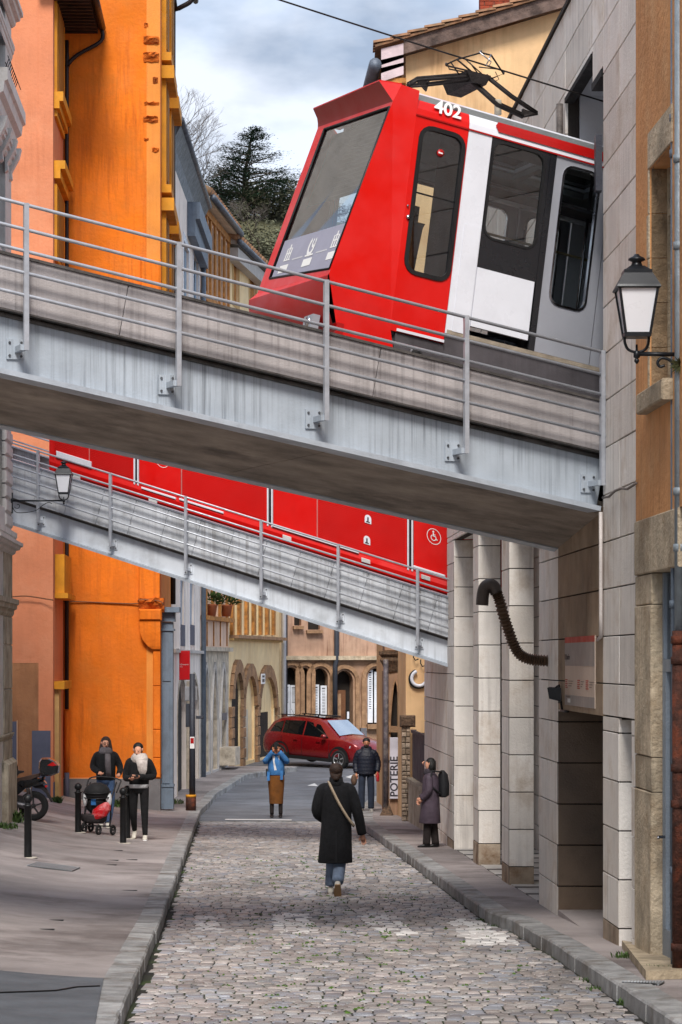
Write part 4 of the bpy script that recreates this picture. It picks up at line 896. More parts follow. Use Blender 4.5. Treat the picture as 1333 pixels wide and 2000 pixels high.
for k, z in enumerate([js[1], js[2], js[3], js[4]]):
    mb = MB(); mb.slab(.004, ud, -.012+.006*(k % 2), .18, zprev+.004, z-.004, .008, f.T); mb.build('jamb_stone', m_oldst, h1); zprev = z
mb = MB(); mb.slab(.004, ud+1.3, -.015, .18, js[4]+.004, zl, .01, f.T); mb.build('lintel_stone', m_oldst, h1)
# door
dr = MB(); dr.box(ud+.002, ud+.06, .085, .14, zb+.02, zd1-.004, T=f.T); dr.box(ud+1.09, ud+1.148, .085, .14, zb+.02, zd1-.004, T=f.T)
zt = f.px(1300, 1300)[1]; dr.box(ud+.062, ud+1.088, .085, .14, zt-.05, zt+.05, T=f.T); dr.box(ud+.062, ud+1.088, .085, .14, zb+.02, zb+.35, T=f.T)
dr.box(ud+.12, ud+.18, .08, .13, zb+.352, zt-.052, T=f.T); dr.box(ud+1.0, ud+1.06, .08, .13, zb+.352, zt-.052, T=f.T)
dr = dr.build('door', m_bframe, h1); mb = MB(); mb.box(ud+.06, ud+1.09, .115, .12, zb+.3, zd1-.02, T=f.T); mb.build('pane', m_glass, dr)
mb = MB(); mb.box(ud, ud+1.15, .19, .2, zb, zd1, T=f.T); mb.build('door_curtain', M('pale_curtain', (150, 152, 154), rough=.9, var=.15, streak=.5, stcol=(100, 100, 104)), h1)
hh = f.px(1305, 1645); mb = MB(); mb.tube([f.P(ud+.16, hh[1], .08), f.P(ud+.16, hh[1], .02), f.P(ud+.26, hh[1], .01)], .012, 8); mb.build('handle', m_chrome, dr)
for k in range(6): mb = MB(); zz = f.px(1300, 1380+12*k)[1]; mb.box(ud+.3, ud+.42-.02*(k % 3), .112, .114, zz-.012, zz, T=f.T); mb.build('notice_line', m_icon, dr)
# window above: reveal stones, frame, sill, scalloped valance
zq = [zw0+(zw1-zw0)*k/5 for k in range(6)]
for k in range(5):
    mb = MB(); mb.slab(uw-.055-(.05 if k % 2 else 0), uw-.002, -.012, .05, zq[k]+.003, zq[k+1]-.003, .005, f.T); mb.build('surround_stone', m_oldst, h1)
    mb = MB(); mb.box(uw-.002, uw+.012, .012, .2, zq[k]+.003, zq[k+1]-.003, T=f.T); mb.build('reveal_stone', m_brst, h1)
mb = MB(); mb.slab(uw-.16, uw+1.1, -.09, .2, zw0-.17, zw0-.004, .012, f.T); mb.build('window_sill', m_oldst, h1)
mb = MB(); mb.slab(uw-.06, uw+1.1, -.012, .05, zw1+.004, zw1+.3, .006, f.T); mb.build('window_lintel', m_oldst, h1)
wf = MB(); wf.box(uw+.012, uw+.07, .14, .19, zw0, zw1, T=f.T); wf.box(uw+.5, uw+.56, .14, .19, zw0, zw1, T=f.T); wf.box(uw+.07, uw+.98, .14, .19, zw1-.4, zw1-.34, T=f.T); wf = wf.build('window_frame', m_oldst, h1)
mb = MB(); mb.box(uw+.07, uw+.98, .165, .17, zw0, zw1, T=f.T); mb.build('pane', m_cblack, wf)
va = MB(); n = 16; pts = []
zv1 = f.px(1270, 290)[1]; zv0 = f.px(1270, 322)[1]; rv = random.Random(2)
for i in range(n):
    a_ = uw+.01+.95*i/n; b_ = uw+.01+.95*(i+1)/n; lo = zv0-rv.uniform(.02, .08)
    va.add([f.P(a_, zv1+.12, .02), f.P(b_, zv1+.12, .02), f.P(b_, zv0+.03, .015), f.P((a_+b_)/2, lo, .01), f.P(a_, zv0+.03, .015)], [(0, 1, 2, 3, 4)])
va.build('scalloped_valance', M('slate_blue_metal', (70, 84, 98), rough=.6, var=.3, scale=14), h1)
# pipes in front of it
m_pipeb = M('blue_grey_pipe', (108, 120, 134), rough=.5, metal=.2, var=.15, scale=8, blotch=.3, blcol=(60, 66, 74), blscale=4); m_pipec = M('pale_zinc_pipe', (140, 150, 158), rough=.5, metal=.3, var=.12, scale=6, streak=.5, stcol=(90, 96, 100))
m_rust = M('rusty_iron_pipe', (74, 42, 32), rough=.75, metal=.2, var=.35, scale=14, blotch=.5, blcol=(130, 62, 34), blscale=6, bump=.5)
def downpipe(name, label, x, Y, y0, y1, r_, m, cl, group=None, mc=None):
    b = px(x, y1, Y); t = thing(name, label, 'downpipe', b, group=group); mb = MB(); mb.tube([px(x, y0, Y), b], r_, 12); mb.build('pipe', m, t)
    for y in cl:
        c_ = px(x, y, Y); mb = MB(); mb.lathe([(r_+.001, -.03), (r_+.01, -.028), (r_+.01, .028), (r_+.001, .03)], c_, 12); mb.build('collar', mc or m, t)
    return t
downpipe('downpipe', 'narrow blue grey pipe in front of the tan house window', 1315, 19.9, -120, 1900, .019, m_pipeb, (230, 300, 750, 1180, 1700))
downpipe('downpipe', 'wide pale zinc pipe at the right picture edge ending on the rusty pipe', 1329, 19.6, -120, 1232, .044, m_pipec, (310, 480, 960, 1070))
downpipe('downpipe', 'rusty iron foot of the downpipe beside the grey door', 1326, 19.55, 1232, 1932, .05, m_rust, (1250, 1290, 1500, 1570, 1850), mc=m_rust)
mb = MB(); rr = random.Random(3)
for i in range(260):
    a_ = px(1330, 712, 19.55); d = Vector((rr.gauss(0, 1), rr.gauss(0, 1), rr.gauss(0, 1))).normalized()*rr.uniform(.02, .11); e2 = d.cross(Vector((rr.random(), 1, 0))).normalized()*.006
    mb.add([a_+d*.3-e2, a_+d*.3+e2, a_+d], [(0, 1, 2)])
o = mb.build('moss_tuft', M('dry_moss', (70, 72, 40), rough=.9, var=.3, scale=30), o=px(1330, 712, 19.55)); o['label'] = 'mossy tuft clinging to the pipe under the big lantern'; o['category'] = 'moss'; o['kind'] = 'stuff'
# ------------------------------------------------------------------ lanterns
m_lamp = M('lantern_black_paint', (30, 33, 38), rough=.4, metal=.3, var=.1, bump=.05); m_milk = M('milk_glass', (226, 228, 234), rough=.3, bump=0, var=.02)
def lantern(name, label, pos, side, arm, sc_=1., wallz=0):
    t = thing(name, label, 'street lamp', pos, group='wall lanterns of the street'); P = Vector(pos)
    def q(x, y, z): return P+Vector((x, y, z))*sc_
    def ring(h, z, hy=None): return [q(-h, -h, z), q(h, -h, z), q(h, h, z), q(-h, h, z)]
    mb = MB(); mb.loft([ring(.10, .02), ring(.158, .40)], True, False); mb.build('glass', m_milk, t)
    for sx in (-1, 1):
        for sy in (-1, 1): mb = MB(); mb.tube([q(.104*sx, .104*sy, .01), q(.164*sx, .164*sy, .41)], .011*sc_, 4); mb.build('corner_bar', m_lamp, t)
    mb = MB(); mb.loft([ring(.112, -.01), ring(.114, .025)], True, False); mb.build('base_frame', m_lamp, t)
    mb = MB(); mb.loft([ring(.178, .395), ring(.19, .405), ring(.182, .425), ring(.125, .53), ring(.12, .535), ring(.12, .56), ring(.105, .565), ring(.06, .60)], True, False); mb.build('roof', m_lamp, t)
    mb = MB(); mb.lathe([(.06*sc_, .595*sc_), (.045*sc_, .62*sc_), (.04*sc_, .64*sc_), (.075*sc_, .655*sc_), (.07*sc_, .67*sc_), (.03*sc_, .69*sc_), (.02*sc_, .705*sc_)], P, 14); mb.build('finial', m_lamp, t)
    for sx in (-1, 1): mb = MB(); mb.tube(smooth([q(.105*sx, 0, 0), q(.10*sx, 0, -.06), q(.07*sx, 0, -.115), q(0, 0, -.14)], 4), .012*sc_, 6); mb.build('cradle', m_lamp, t)
    mb = MB(); mb.lathe([(.008*sc_, -.235*sc_), (.022*sc_, -.215*sc_), (.02*sc_, -.2*sc_), (.012*sc_, -.19*sc_), (.028*sc_, -.18*sc_), (.028*sc_, -.13*sc_), (.01*sc_, -.12*sc_), (.008*sc_, -.07*sc_)], P, 10); mb.build('drop_knob', m_lamp, t)
    mb = MB(); mb.tube([q(0, 0, -.15), q(arm*side, 0, -.155)], .019*sc_, 8); mb.build('arm', m_lamp, t)
    pts = [q(side*(.17+.05*math.cos(a_)*r_), 0, -.225+.05*math.sin(a_)*r_) for a_, r_ in [(5.5-i*.5, .35+.08*i) for i in range(9)]]
    if arm > .6: pts = [q(side*(arm-.12+.07*math.cos(a_)*r_), 0, -.26+.07*math.sin(a_)*r_) for a_, r_ in [(1+i*.55, .3+.08*i) for i in range(10)]]; mb = MB(); mb.tube(pts, .008*sc_, 6); mb.build('scroll', m_lamp, t); pts = smooth([q(side*.25, 0, -.22), q(side*.33, 0, -.19), q(side*.45, 0, -.25), q(side*.62, 0, -.37), q(side*(arm-.12), 0, -.41), q(side*(arm-.02), 0, -.3)], 4); mb = MB(); mb.tube(pts, .009*sc_, 6)
    else: pts = smooth([q(side*.24, 0, -.25), q(side*.2, 0, -.26), q(side*.18, 0, -.22), q(side*.22, 0, -.185), q(side*.3, 0, -.22), q(side*arm, 0, -.36)], 4); mb = MB(); mb.tube(pts, .014*sc_, 6)
    mb.build('scroll', m_lamp, t)
    mb = MB(); mb.box(side*arm-.02, side*arm+.02, -.03, .03, -.42, .02, T=lambda v: q(*v)); mb.build('wall_plate', m_lamp, t)
    return t
lantern('street_lamp', 'large black wall lantern with milk glass hanging in front of the tan house', px(1244, 657, 19.8), 1, .37, .9)
lantern('street_lamp', 'small distant black wall lantern on a scrolled arm before the lower bridge', px(125, 964, 42.75), -1, 1.11, .78)
# ------------------------------------------------------------------ left side: ornate stone house, salmon house, orange house
m_orn = M('ornate_pale_stone', (196, 192, 188), rough=.75, var=.12, scale=2, streak=.5, stcol=(110, 104, 98), sscale=9, blotch=.3, blcol=(120, 112, 104), blscale=2, bump=.3, objvar=.06)
m_ornb = M('weathered_base_stone', (168, 158, 140), rough=.85, var=.2, scale=3, streak=.5, stcol=(104, 92, 76), blotch=.5, blcol=(112, 96, 78), blscale=2, bump=.7, bscale=25, objvar=.1)
m_iron = M('wrought_iron', (34, 34, 38), rough=.5, metal=.5)
oh = thing('ornate_house', 'pale stone house at the left edge with moulded balcony and rusticated ground floor', 'building', SW(-4.2, 40, gz(40)+.3))
f = FR(SW(-3.75, 34), SW(-3.75, 43)); L = f.L
def zy(fr, x, y, d=0): return fr.px(x, y, d)[1]
zz = lambda y: CZ+(1290-y)/5000*43
mb = facade_mb(f.T, 0, L, gz(43)-.2, CZ+13, [(L-2.6, L-1.1, zz(1000), zz(935)+1.2, 'rect', 0), (L-2.6, L-1.1, zz(520), zz(335), 'rect', 0), (L-2.6, L-1.1, zz(220), zz(40), 'rect', 0)], depth=.25, thick=1.5); fixn(mb.build('wall', m_orn, oh))
mb = MB(); mb.box(0, L-.02, 1.5, 1.6, gz(43), CZ+12.9, T=f.T); mb.build('wall_back', m_orn, oh)
mb = MB(); mb.box(L-.03, L, .02, 4, gz(43)-.1, CZ+13, T=f.T); mb.build('end_wall', m_orn, oh)
for a_, b_ in ((zz(1000), zz(935)+1.2), (zz(520), zz(335)), (zz(220), zz(40))): mb = MB(); mb.box(L-2.6, L-1.1, .18, .2, a_, b_, T=f.T); mb.build('window_pane', M('bluish_glass', (96, 110, 122), rough=.1, var=.2), oh)
def mould(name, y0, y1, p, u0=None, m=m_orn, steps=((0, 1), (.35, .75), (.7, .4))):
    z0, z1 = zz(y1), zz(y0); u0 = L-4 if u0 is None else u0; mb = MB(); pr = []
    h = z1-z0; prof2 = [(0, z1), (-p, z1), (-p, z1-h*.28), (-p*.8, z1-h*.32), (-p*.72, z1-h*.55), (-p*.4, z1-h*.62), (-p*.35, z1-h*.85), (-p*.1, z1-h), (0, z1-h)]
    ring = [[f.P(u, z, d) for d, z in prof2] for u in (u0, L)]; mb.loft(ring, True, False); fixn(mb.build(name, m, oh))
mould('cornice', 26, 55, .2, L-2.8); mould('window_ledge', 92, 118, .06, L-2.8)
mould('balcony_slab', 222, 300, .24, L-3.4); mould('window_head', 305, 335, .13, L-2.8)
mould('string_course', 1042, 1075, .10); mould('ledge', 1062, 1085, .2); mould('plinth_cap', 1172, 1205, .13, m=m_ornb); mould('plinth_moulding', 1430, 1442, .05, m=m_ornb)
for u in (L-2.9, L-2.0, L-1.1, L-.35):
    mb = MB(); mb.loft([[f.P(u-.1, z, d) for z, d in ((zz(300), 0), (zz(300), -.2), (zz(318), -.16), (zz(345), -.04), (zz(358), -.05), (zz(362), 0))], [f.P(u+.1, z, d) for z, d in ((zz(300), 0), (zz(300), -.2), (zz(318), -.16), (zz(345), -.04), (zz(358), -.05), (zz(362), 0))]], True, False); fixn(mb.build('corbel', m_orn, oh))
for k, (a_, b_) in enumerate(((1080, 1172), (1205, 1260), (1260, 1345), (1345, 1430), (1442, 1480))):
    mb = MB(); mb.slab(L-1.5, L, -.02, .05, zz(b_)+.006, zz(a_)-.006, .012, f.T); mb.build('quoin_stone', m_ornb, oh)
for k in range(7):
    a_ = 846+27*k; mb = MB(); mb.slab(L-1.2, L, -.03, .05, zz(a_+26)+.01, zz(a_)-.006, .03, f.T); mb.build('quoin_stone', m_orn, oh)
mb = MB(); mb.slab(L-1.7, L+.0, -.10, .05, gz(43)-.1, zz(1482), .04, f.T); mb.build('base_block', m_ornb, oh)
mb = MB(); mb.slab(L-1.7, L+.0, -.06, .05, zz(1500), zz(1480)+.01, .03, f.T); mb.build('base_cap', m_ornb, oh)
for k in range(9):                         # little iron window guard
    u = L-2.7+.2*k; mb = MB(); mb.tube([f.P(u, zz(215), 0), f.P(u, zz(212), -.12), f.P(u, zz(188), -.2)], .008, 5); mb.build('guard_bar', m_iron, oh)
for y, d in ((188, -.2), (200, -.16), (212, -.12)): mb = MB(); mb.tube([f.P(L-2.9, zz(y), d), f.P(L-.5, zz(y), d)], .007, 5); mb.build('guard_rail', m_iron, oh)

m_salm = M('salmon_render', (208, 130, 92), rough=.9, var=.07, scale=1.1, streak=.3, stcol=(158, 92, 62), sscale=5, bump=.3, bscale=15, blotch=.25, blcol=(220, 154, 118), blscale=.9)
m_salmb = M('brown_lower_render', (160, 110, 74), rough=.9, var=.12, scale=1.5, streak=.4, stcol=(110, 74, 48), sscale=6, bump=.4, bscale=15, blotch=.35, blcol=(184, 134, 96), blscale=1.2)
m_yel = M('ochre_yellow_trim', (206, 140, 32), rough=.75, var=.1, scale=3, bump=.15); m_yel2 = M('pale_ochre_trim', (196, 160, 104), rough=.8, var=.1, scale=3, bump=.15, streak=.3, stcol=(120, 90, 50))
m_slate = M('slate_blue_paint', (86, 88, 104), rough=.7, var=.08, scale=2, bump=.15); m_dpipe = M('dark_brown_pipe', (34, 26, 28), rough=.5, var=.2, scale=6)
sh_ = thing('salmon_house', 'salmon rendered house behind the scooter with yellow window trims on its narrow side', 'building', (-7.5, 53.2, gz(53)+.3))
PY = 53; fo = FR((-13, PY, 0), px(104, 1290, PY)); LS = fo.L
def bb(name, mat, par, fr, u0, u1, z0, z1, d0, d1): mb = MB(); mb.box(u0, u1, d0, d1, z0, z1, T=fr.T); return fixn(mb.build(name, mat, par))
zp = lambda y, Y=53.: CZ+(1290-y)/5000*Y
xp = lambda fr, x: fr.u(x)
bb('wall', m_salm, sh_, fo, 0, LS, zp(1295), CZ+14.2, 0, .3); bb('lower_wall', m_salmb, sh_, fo, 0, LS-.17, gz(53)-.2, zp(1295)-.0, .004, .3); bb('corner_strip', m_salm, sh_, fo, LS-.168, LS, gz(53)-.2, zp(1295)-.002, 0, .3)
bb('painted_panel', m_slate, sh_, fo, xp(fo, 63), LS-.05, gz(53)-.1, zp(1427), -.012, .0); bb('doorway_panel', m_slate, sh_, fo, xp(fo, 12), xp(fo, 33), zp(1493), zp(1409), -.015, .0)
bb('doorway_trim', M('pale_edge', (200, 160, 130), rough=.8), sh_, fo, xp(fo, 33)+.002, xp(fo, 35), zp(1493), zp(1407), -.02, .0)
fs = FR(px(104, 1290, PY), px(124.5, 1290, 56)); LL = fs.L
bb('side_wall', m_salm, sh_, fs, 0, LL, gz(55)-.2, CZ+14.2, .0, .3)
zs = lambda y: CZ+(1290-y)/5000*54.2
for a_, b_ in ((245, -60), (520, 375)):
    bb('window_surround', m_yel, sh_, fs, .25, 2.6, zs(a_), zs(b_), -.06, -.002); bb('shutter', M('dark_ochre', (150, 100, 26), rough=.8), sh_, fs, .6, 2.2, zs(a_)+.1, zs(b_)-.05, -.075, -.062)
for y0, y1, p_ in ((200, 218, .2), (218, 232, .12), (332, 348, .24), (348, 366, .14)): bb('window_ledge' if y0 < 300 else 'window_head', m_yel, sh_, fs, .15, 2.75, zs(y1), zs(y0), -p_, -.004)
bb('window_surround', m_yel, sh_, fs, .5, 2.6, zs(1160), zs(1085), -.2, -.004); bb('window_ledge', m_yel, sh_, fs, .4, 2.7, zs(1170), zs(1160), -.28, -.004)
bb('pilaster', m_yel2, sh_, fs, .3, 1.0, gz(54), zs(1345), -.1, -.004); bb('capital', m_yel, sh_, fs, .2, 2.4, zs(1345), zs(1330), -.22, -.004); bb('slate_plinth', m_slate, sh_, fs, .002, .28, gz(54), zs(1523), -.02, -.004)
# its eave with dark rafters and gutter
e0 = CZ+(1290-20)/5000*53
mb = MB()
for k in range(12): mb.box(.1+.35*k*.8, .2+.35*k*.8, -.75, .0, e0+.25, e0+.37, T=fs.T)
o = mb.build('rafters', M('dark_eave_wood', (58, 38, 30), rough=.9, var=.3), sh_); o['kind'] = 'stuff'
bb('eave_boards', M('dark_eave_wood'), sh_, fs, -.3, LL+.1, e0+.372, e0+.42, -.8, .3)
mb = MB(); mb.tube([fs.P(-.5, e0+.36, -.85), fs.P(LL-.1, e0+.36, -.85)], .08, 10); mb.build('gutter', m_dpipe, sh_)
mb = MB(); mb.tube(smooth([fs.P(LL-.15, e0+.3, -.85), fs.P(LL-.15, e0+.05, -.82), fs.P(LL-.12, e0-.25, -.3), fs.P(LL-.1, e0-.5, -.1), fs.P(LL-.1, e0-1.0, -.08), fs.P(LL-.1, zs(1388), -.08)], 4), .045, 10); mb.build('downpipe', m_dpipe, sh_)
mb = MB(); mb.tube([fs.P(LL-.1, zs(1392), -.08), fs.P(LL-.1, zs(1514), -.08)], .055, 10); mb.build('pipe_foot', M('orange_render', (224, 116, 20), rough=.85, var=.13, scale=.7, streak=.6, stcol=(140, 62, 14), sscale=5, bump=.45, bscale=12, blotch=.5, blcol=(198, 112, 34), blscale=1.0), sh_)
mb = MB(); mb.tube([fs.P(LL-.1, zs(1516), -.08), fs.P(LL-.1, gz(55)+.2, -.08)], .055, 10); mb.build('pipe_foot', m_slate, sh_)
m_or = MATS['orange_render']
# orange house
ho = thing('orange_house', 'tall bright orange rendered house wall with grey plinth and rough stone stubs', 'building', (-5, 56.2, gz(56)+.2))
fo = FR(px(124.5, 1290, 56), px(313.5, 1290, 56)); LO = fo.L; z5 = lambda y: CZ+(1290-y)/5000*56
bb('wall', m_or, ho, fo, 0, LO, z5(1521), CZ+17, 0, .3); bb('plinth', M('grey_plinth', (112, 110, 112), rough=.85, var=.12, scale=2, blotch=.4, blcol=(80, 78, 76), bump=.3), ho, fo, 0, LO, gz(56)-.1, z5(1521)-.002, -.02, .3)
bb('plinth_line', M('peach_line', (230, 160, 110), rough=.8), ho, fo, 0, LO-.05, z5(1521), z5(1519), -.014, -.002)
fs = FR(px(313.5, 1290, 56), px(334.5, 1290, 62.3)); LF = fs.L
bb('side_wall', M('orange_side_render', (222, 140, 60), rough=.85, var=.08, scale=1, streak=.3, stcol=(170, 90, 40)), ho, fs, 0, LF, gz(58)-.1, CZ+17, .0, .3)
zf = lambda y, Y=58.5: CZ+(1290-y)/5000*Y
for y0, y1 in ((-120, 140), (190, 390), (440, 620), (680, 860)):
    for u0 in (.7, 3.8):
        bb('window_surround', m_yel, ho, fs, u0, u0+1.7, zf(y1), zf(y0), -.1, -.003); bb('shutter', M('dark_ochre'), ho, fs, u0+.3, u0+1.4, zf(y1)+.15, zf(y0)-.1, -.12, -.102)
        bb('window_head', m_yel, ho, fs, u0-.15, u0+1.85, zf(y0)-.0, zf(y0)+.28, -.28, -.003); bb('window_ledge', m_yel, ho, fs, u0-.1, u0+1.8, zf(y1)-.18, zf(y1), -.22, -.003)
mb = MB(); mb.tube(smooth([fs.P(LF-.3, zf(-6, 62), -.55), fs.P(LF-.3, zf(5, 62), -.45), fs.P(LF-.25, zf(20, 62), -.12), fs.P(LF-.2, zf(40, 62), -.06), fs.P(LF-.2, zf(1180, 62), -.06)], 4), .06, 10); mb.build('downpipe', m_dpipe, ho)
mb = MB(); mb.tube([fs.P(LF-2, zf(-4, 62), -.6), fs.P(LF, zf(-4, 62), -.6)], .07, 8); mb.build('gutter', m_dpipe, ho)
# rough stone stubs where the next wall was torn away
rs = random.Random(8)
def stub(x0, x1, y0, y1, dep, seed):
    r_ = random.Random(seed); a_, b_ = fo.u(x0), fo.u(x1); z1_, z0_ = z5(y0), z5(y1); n = 7; rings = []
    for j in range(5):
        t_ = j/4; zz_ = z0_+(z1_-z0_)*t_; dd = dep*(.25+.75*t_)*(.8+.4*r_.random()); rings.append([fo.P(a_+(b_-a_)*i/(n-1)+r_.uniform(-.01, .01), zz_+r_.uniform(-.015, .015), -dd*(.35+.65*math.sin(math.pi*(i+.5)/n))*(.8+.4*r_.random())) for i in range(n)]+[fo.P(b_, zz_, .02), fo.P(a_, zz_, .02)])
    mb = MB(); mb.loft(rings, True, False); fixn(mb.build('stone_stub', m_stub, ho))
m_stub = M('orange_rough_stone', (206, 104, 28), rough=.95, var=.25, scale=6, blotch=.5, blcol=(120, 60, 26), blscale=4, bump=1., bscale=18)
for i, a_ in enumerate(((282, 290, 46, 54, .05), (281, 311, 73, 86, .14), (281, 311, 104, 121, .12), (299, 309, 152, 163, .07), (283, 311, 200, 205, .08), (281, 309, 228, 239, .11), (282, 291, 270, 275, .05), (298, 311, 289, 297, .08))): stub(*a_, i)
# bricked flue foot: upper pier, shelf stone, corbel and lower pilaster
mb = MB(); mb.slab(fo.u(273), LO, -.16, .05, z5(1170), z5(860), .02, fo.T); mb.build('flue_pier', m_or, ho)
mb = MB(); mb.slab(fo.u(275), LO+.02, -.12, .05, z5(700), z5(508), .05, fo.T); mb.build('buttress_cap', m_or, ho)
stub(272, 322, 1168, 1196, .3, 20); mb = MB(); mb.slab(fo.u(273), fo.u(317), -.22, .05, z5(1212), z5(1190), .03, fo.T); mb.build('shelf_stone', m_or, ho)
mb = MB(); r0 = [(0, 1213, 0), (1, 1213, 0)]; ring = []
for (x0, y, d) in ((274, 1213, .17), (275, 1235, .16), (280, 1250, .14), (290, 1262, .12), (299, 1268, .10)):
    ring.append([fo.P(fo.u(x0), z5(y), 0.02), fo.P(fo.u(x0), z5(y), -d), fo.P(LO+.01, z5(y), -d), fo.P(LO+.01, z5(y), .02)])
mb.loft(ring, True, False); fixn(mb.build('corbel', m_or, ho))
zc = [1270, 1340, 1425, 1480, 1519]
for a_, b_ in zip(zc, zc[1:]): mb = MB(); mb.slab(fo.u(299.5), LO+.005, -.055, .05, z5(b_)+.006, z5(a_)-.004, .012, fo.T); mb.build('pilaster_stone', m_or, ho)
ps = smooth([fo.P(-1.0, z5(1168), -.06), fo.P(.0, z5(1174), -.05), fo.P(.6, z5(1176), -.03), fo.P(1.1, z5(1178), -.03), fo.P(1.64, z5(1179), -.05), fo.P(1.66, z5(1172), -.2), fo.P(2.1, z5(1174), -.22), fo.P(2.2, z5(1182), -.2)], 3)
mb = MB(); mb.tube(ps, .014, 5); o = mb.build('facade_cable', M('dusty_brown_cable', (120, 78, 52), rough=.8), o=ps[0]); tag(o, 'thin cable strung across the orange wall above the women', 'cable')
ps = smooth([px(20, 1166, 52.9), px(50, 1164, 52.9), px(80, 1168, 52.9), px(104, 1172, 52.85)], 3); mb = MB(); mb.tube(ps, .014, 5); o = mb.build('facade_cable', M('dusty_brown_cable'), o=ps[0]); tag(o, 'thin cable strung across the salmon wall', 'cable')
# grey-blue shopfront pilaster at its corner
m_gb = M('grey_blue_joinery', (112, 126, 142), rough=.6, var=.15, scale=3, blotch=.4, blcol=(70, 78, 90), blscale=3, streak=.3, stcol=(66, 72, 82))
t = thing('shopfront_pilaster', 'blue grey wooden shopfront pilaster with cornice at the corner of the orange house', 'shopfront', px(328, 1575, 56.6)); fq = FR(px(316, 1290, 56.3), px(338, 1290, 56.3)); z6 = lambda y: CZ+(1290-y)/5000*56.3
for nm, x0, x1, y0, y1, d in (('shaft', 316, 338, 1215, 1575, 0), ('panel', 318, 334, 1235, 1330, -.02), ('cap', 313, 342, 1196, 1214, -.06), ('cornice', 312, 352, 1186, 1196, -.2), ('neck_moulding', 314, 341, 1228, 1232, -.04), ('base', 315, 339, 1535, 1580, -.03), ('band', 315, 340, 1532, 1537, -.05), ('shaft_panel', 318, 332, 1345, 1530, -.02)):
    mb = MB(); mb.box(fq.u(x0), fq.u(x1), d, .3, z6(y1), z6(y0), T=fq.T); fixn(mb.build(nm, m_gb, t))
# cream building that the bridges run into on the left, just outside the picture
cbd = thing('cream_building', 'cream building with banded stone courses left of the frame where the upper bridge ends', 'building', (-10, 22, gz(22)))
fcb = FR((-8.6, 6, 0), (-8.6, 33, 0)); ocb = [(2.5+3.4*i, 4.0+3.4*i, z0, z0+2.3, 'rect', 0) for i in range(7) for z0 in (CZ+.6, CZ+6.6, CZ+10.2)]
mb = facade_mb(fcb.T, 0, 27, gz(6)-1.5, CZ+14, ocb, depth=.25, thick=.5); fixn(mb.build('wall', M('cream_ashlar', (214, 198, 168), rough=.85, var=.12, scale=1.5, streak=.4), cbd)); openings_build_ = [pane_mb(fcb.T, op, .24).build('window_pane', M('bluish_glass'), cbd) for op in ocb]
for z0 in (CZ-.2, CZ+3.2, CZ+6.2, CZ+9.6, CZ+13.2): bb('band_course', M('cream_ashlar'), cbd, fcb, 0, 27, z0, z0+.3, -.25, -.003)
bb('end_wall', M('cream_ashlar'), cbd, fcb, 0, .3, gz(6)-1.5, CZ+14, .51, 8); bb('end_wall', M('cream_ashlar'), cbd, fcb, 26.7, 27, gz(30)-1.5, CZ+14, .51, 8); bb('roof', m_orn, cbd, fcb, -.2, 27.2, CZ+14.01, CZ+14.3, -.5, 8)
# ------------------------------------------------------------------ row of houses curving away on the left
m_pinkw = M('pale_pink_render', (244, 232, 222), rough=.85, var=.08, scale=1.5, streak=.35, stcol=(140, 128, 124)); m_blue = M('faded_blue_shutter', (150, 172, 194), rough=.7, var=.15, scale=5)
m_wood = M('orange_brown_timber', (186, 126, 62), rough=.8, var=.25, scale=6, streak=.6, stcol=(110, 66, 30), sscale=14); m_peach = M('peach_panel_render', (228, 196, 172), rough=.9, var=.1, scale=2, streak=.4, stcol=(150, 110, 86))
m_gstone = M('grey_arch_stone', (196, 184, 166), rough=.85, var=.2, scale=4, blotch=.4, blcol=(110, 98, 84), blscale=3, bump=.6, bscale=20, objvar=.12); m_gshut = M('grey_rolling_shutter', (104, 104, 110), rough=.5, var=.1)
m_zinc = M('dark_zinc_roof', (100, 108, 120), rough=.5, metal=.3, var=.2, scale=3, streak=.4, stcol=(40, 44, 50)); m_tile = M('clay_roof_tile', (150, 112, 84), rough=.85, var=.25, scale=5, objvar=.25, hue=.2, blotch=.4, blcol=(96, 92, 70), blscale=2); m_dark = M('dark_opening', (40, 34, 30), rough=.9)
m_yelw = M('cream_yellow_render', (246, 218, 170), rough=.9, var=.08, scale=1.2, streak=.45, stcol=(190, 134, 66), sscale=7, blotch=.2, blcol=(232, 214, 180), blscale=.8)
P_A = px(335, 1290, 62.3); P_B = px(392, 1290, 73.9); P_C = px(447, 1290, 80); P_D = px(550, 1290, 90.7)
def openings_build(t, fr, ops, m_in, dpt, frame_m=None, nm='window_pane'):
    for op in ops:
        mb = pane_mb(fr.T, op, dpt-.01); mb.build(nm, m_in, t)
        if frame_m: ring_mb(fr.T, op, 0, .18, -.015, .0).build('surround', frame_m, t)
# B: white house with blue tall windows, dark zinc mansard
b = thing('white_house', 'narrow pale house with tall blue shuttered windows and dark zinc eave', 'building', P_A.lerp(P_B, .5)-Vector((0, 0, 3.4)))
fr = FR(P_A, P_B); Lb = fr.L; zA = lambda x, y: fr.px(x, y)[1]
ops = [(fr.u(352), fr.u(360), zA(356, 1262), zA(356, 1120), 'rect', 0), (fr.u(371), fr.u(379), zA(375, 1260), zA(375, 1120), 'rect', 0)]
opu = [(fr.u(x0), fr.u(x1), zA((x0+x1)/2, y1), zA((x0+x1)/2, y0), 'rect', 0) for x0, x1, y0, y1 in ((359, 369, 480, 680), (378, 388, 500, 680), (359, 369, 740, 900), (378, 388, 760, 900))]
opg = [(fr.u(347), fr.u(364), gz(66), zA(355, 1325), 'arch', .9), (fr.u(370), fr.u(388), gz(71), zA(380, 1325), 'arch', .9)]
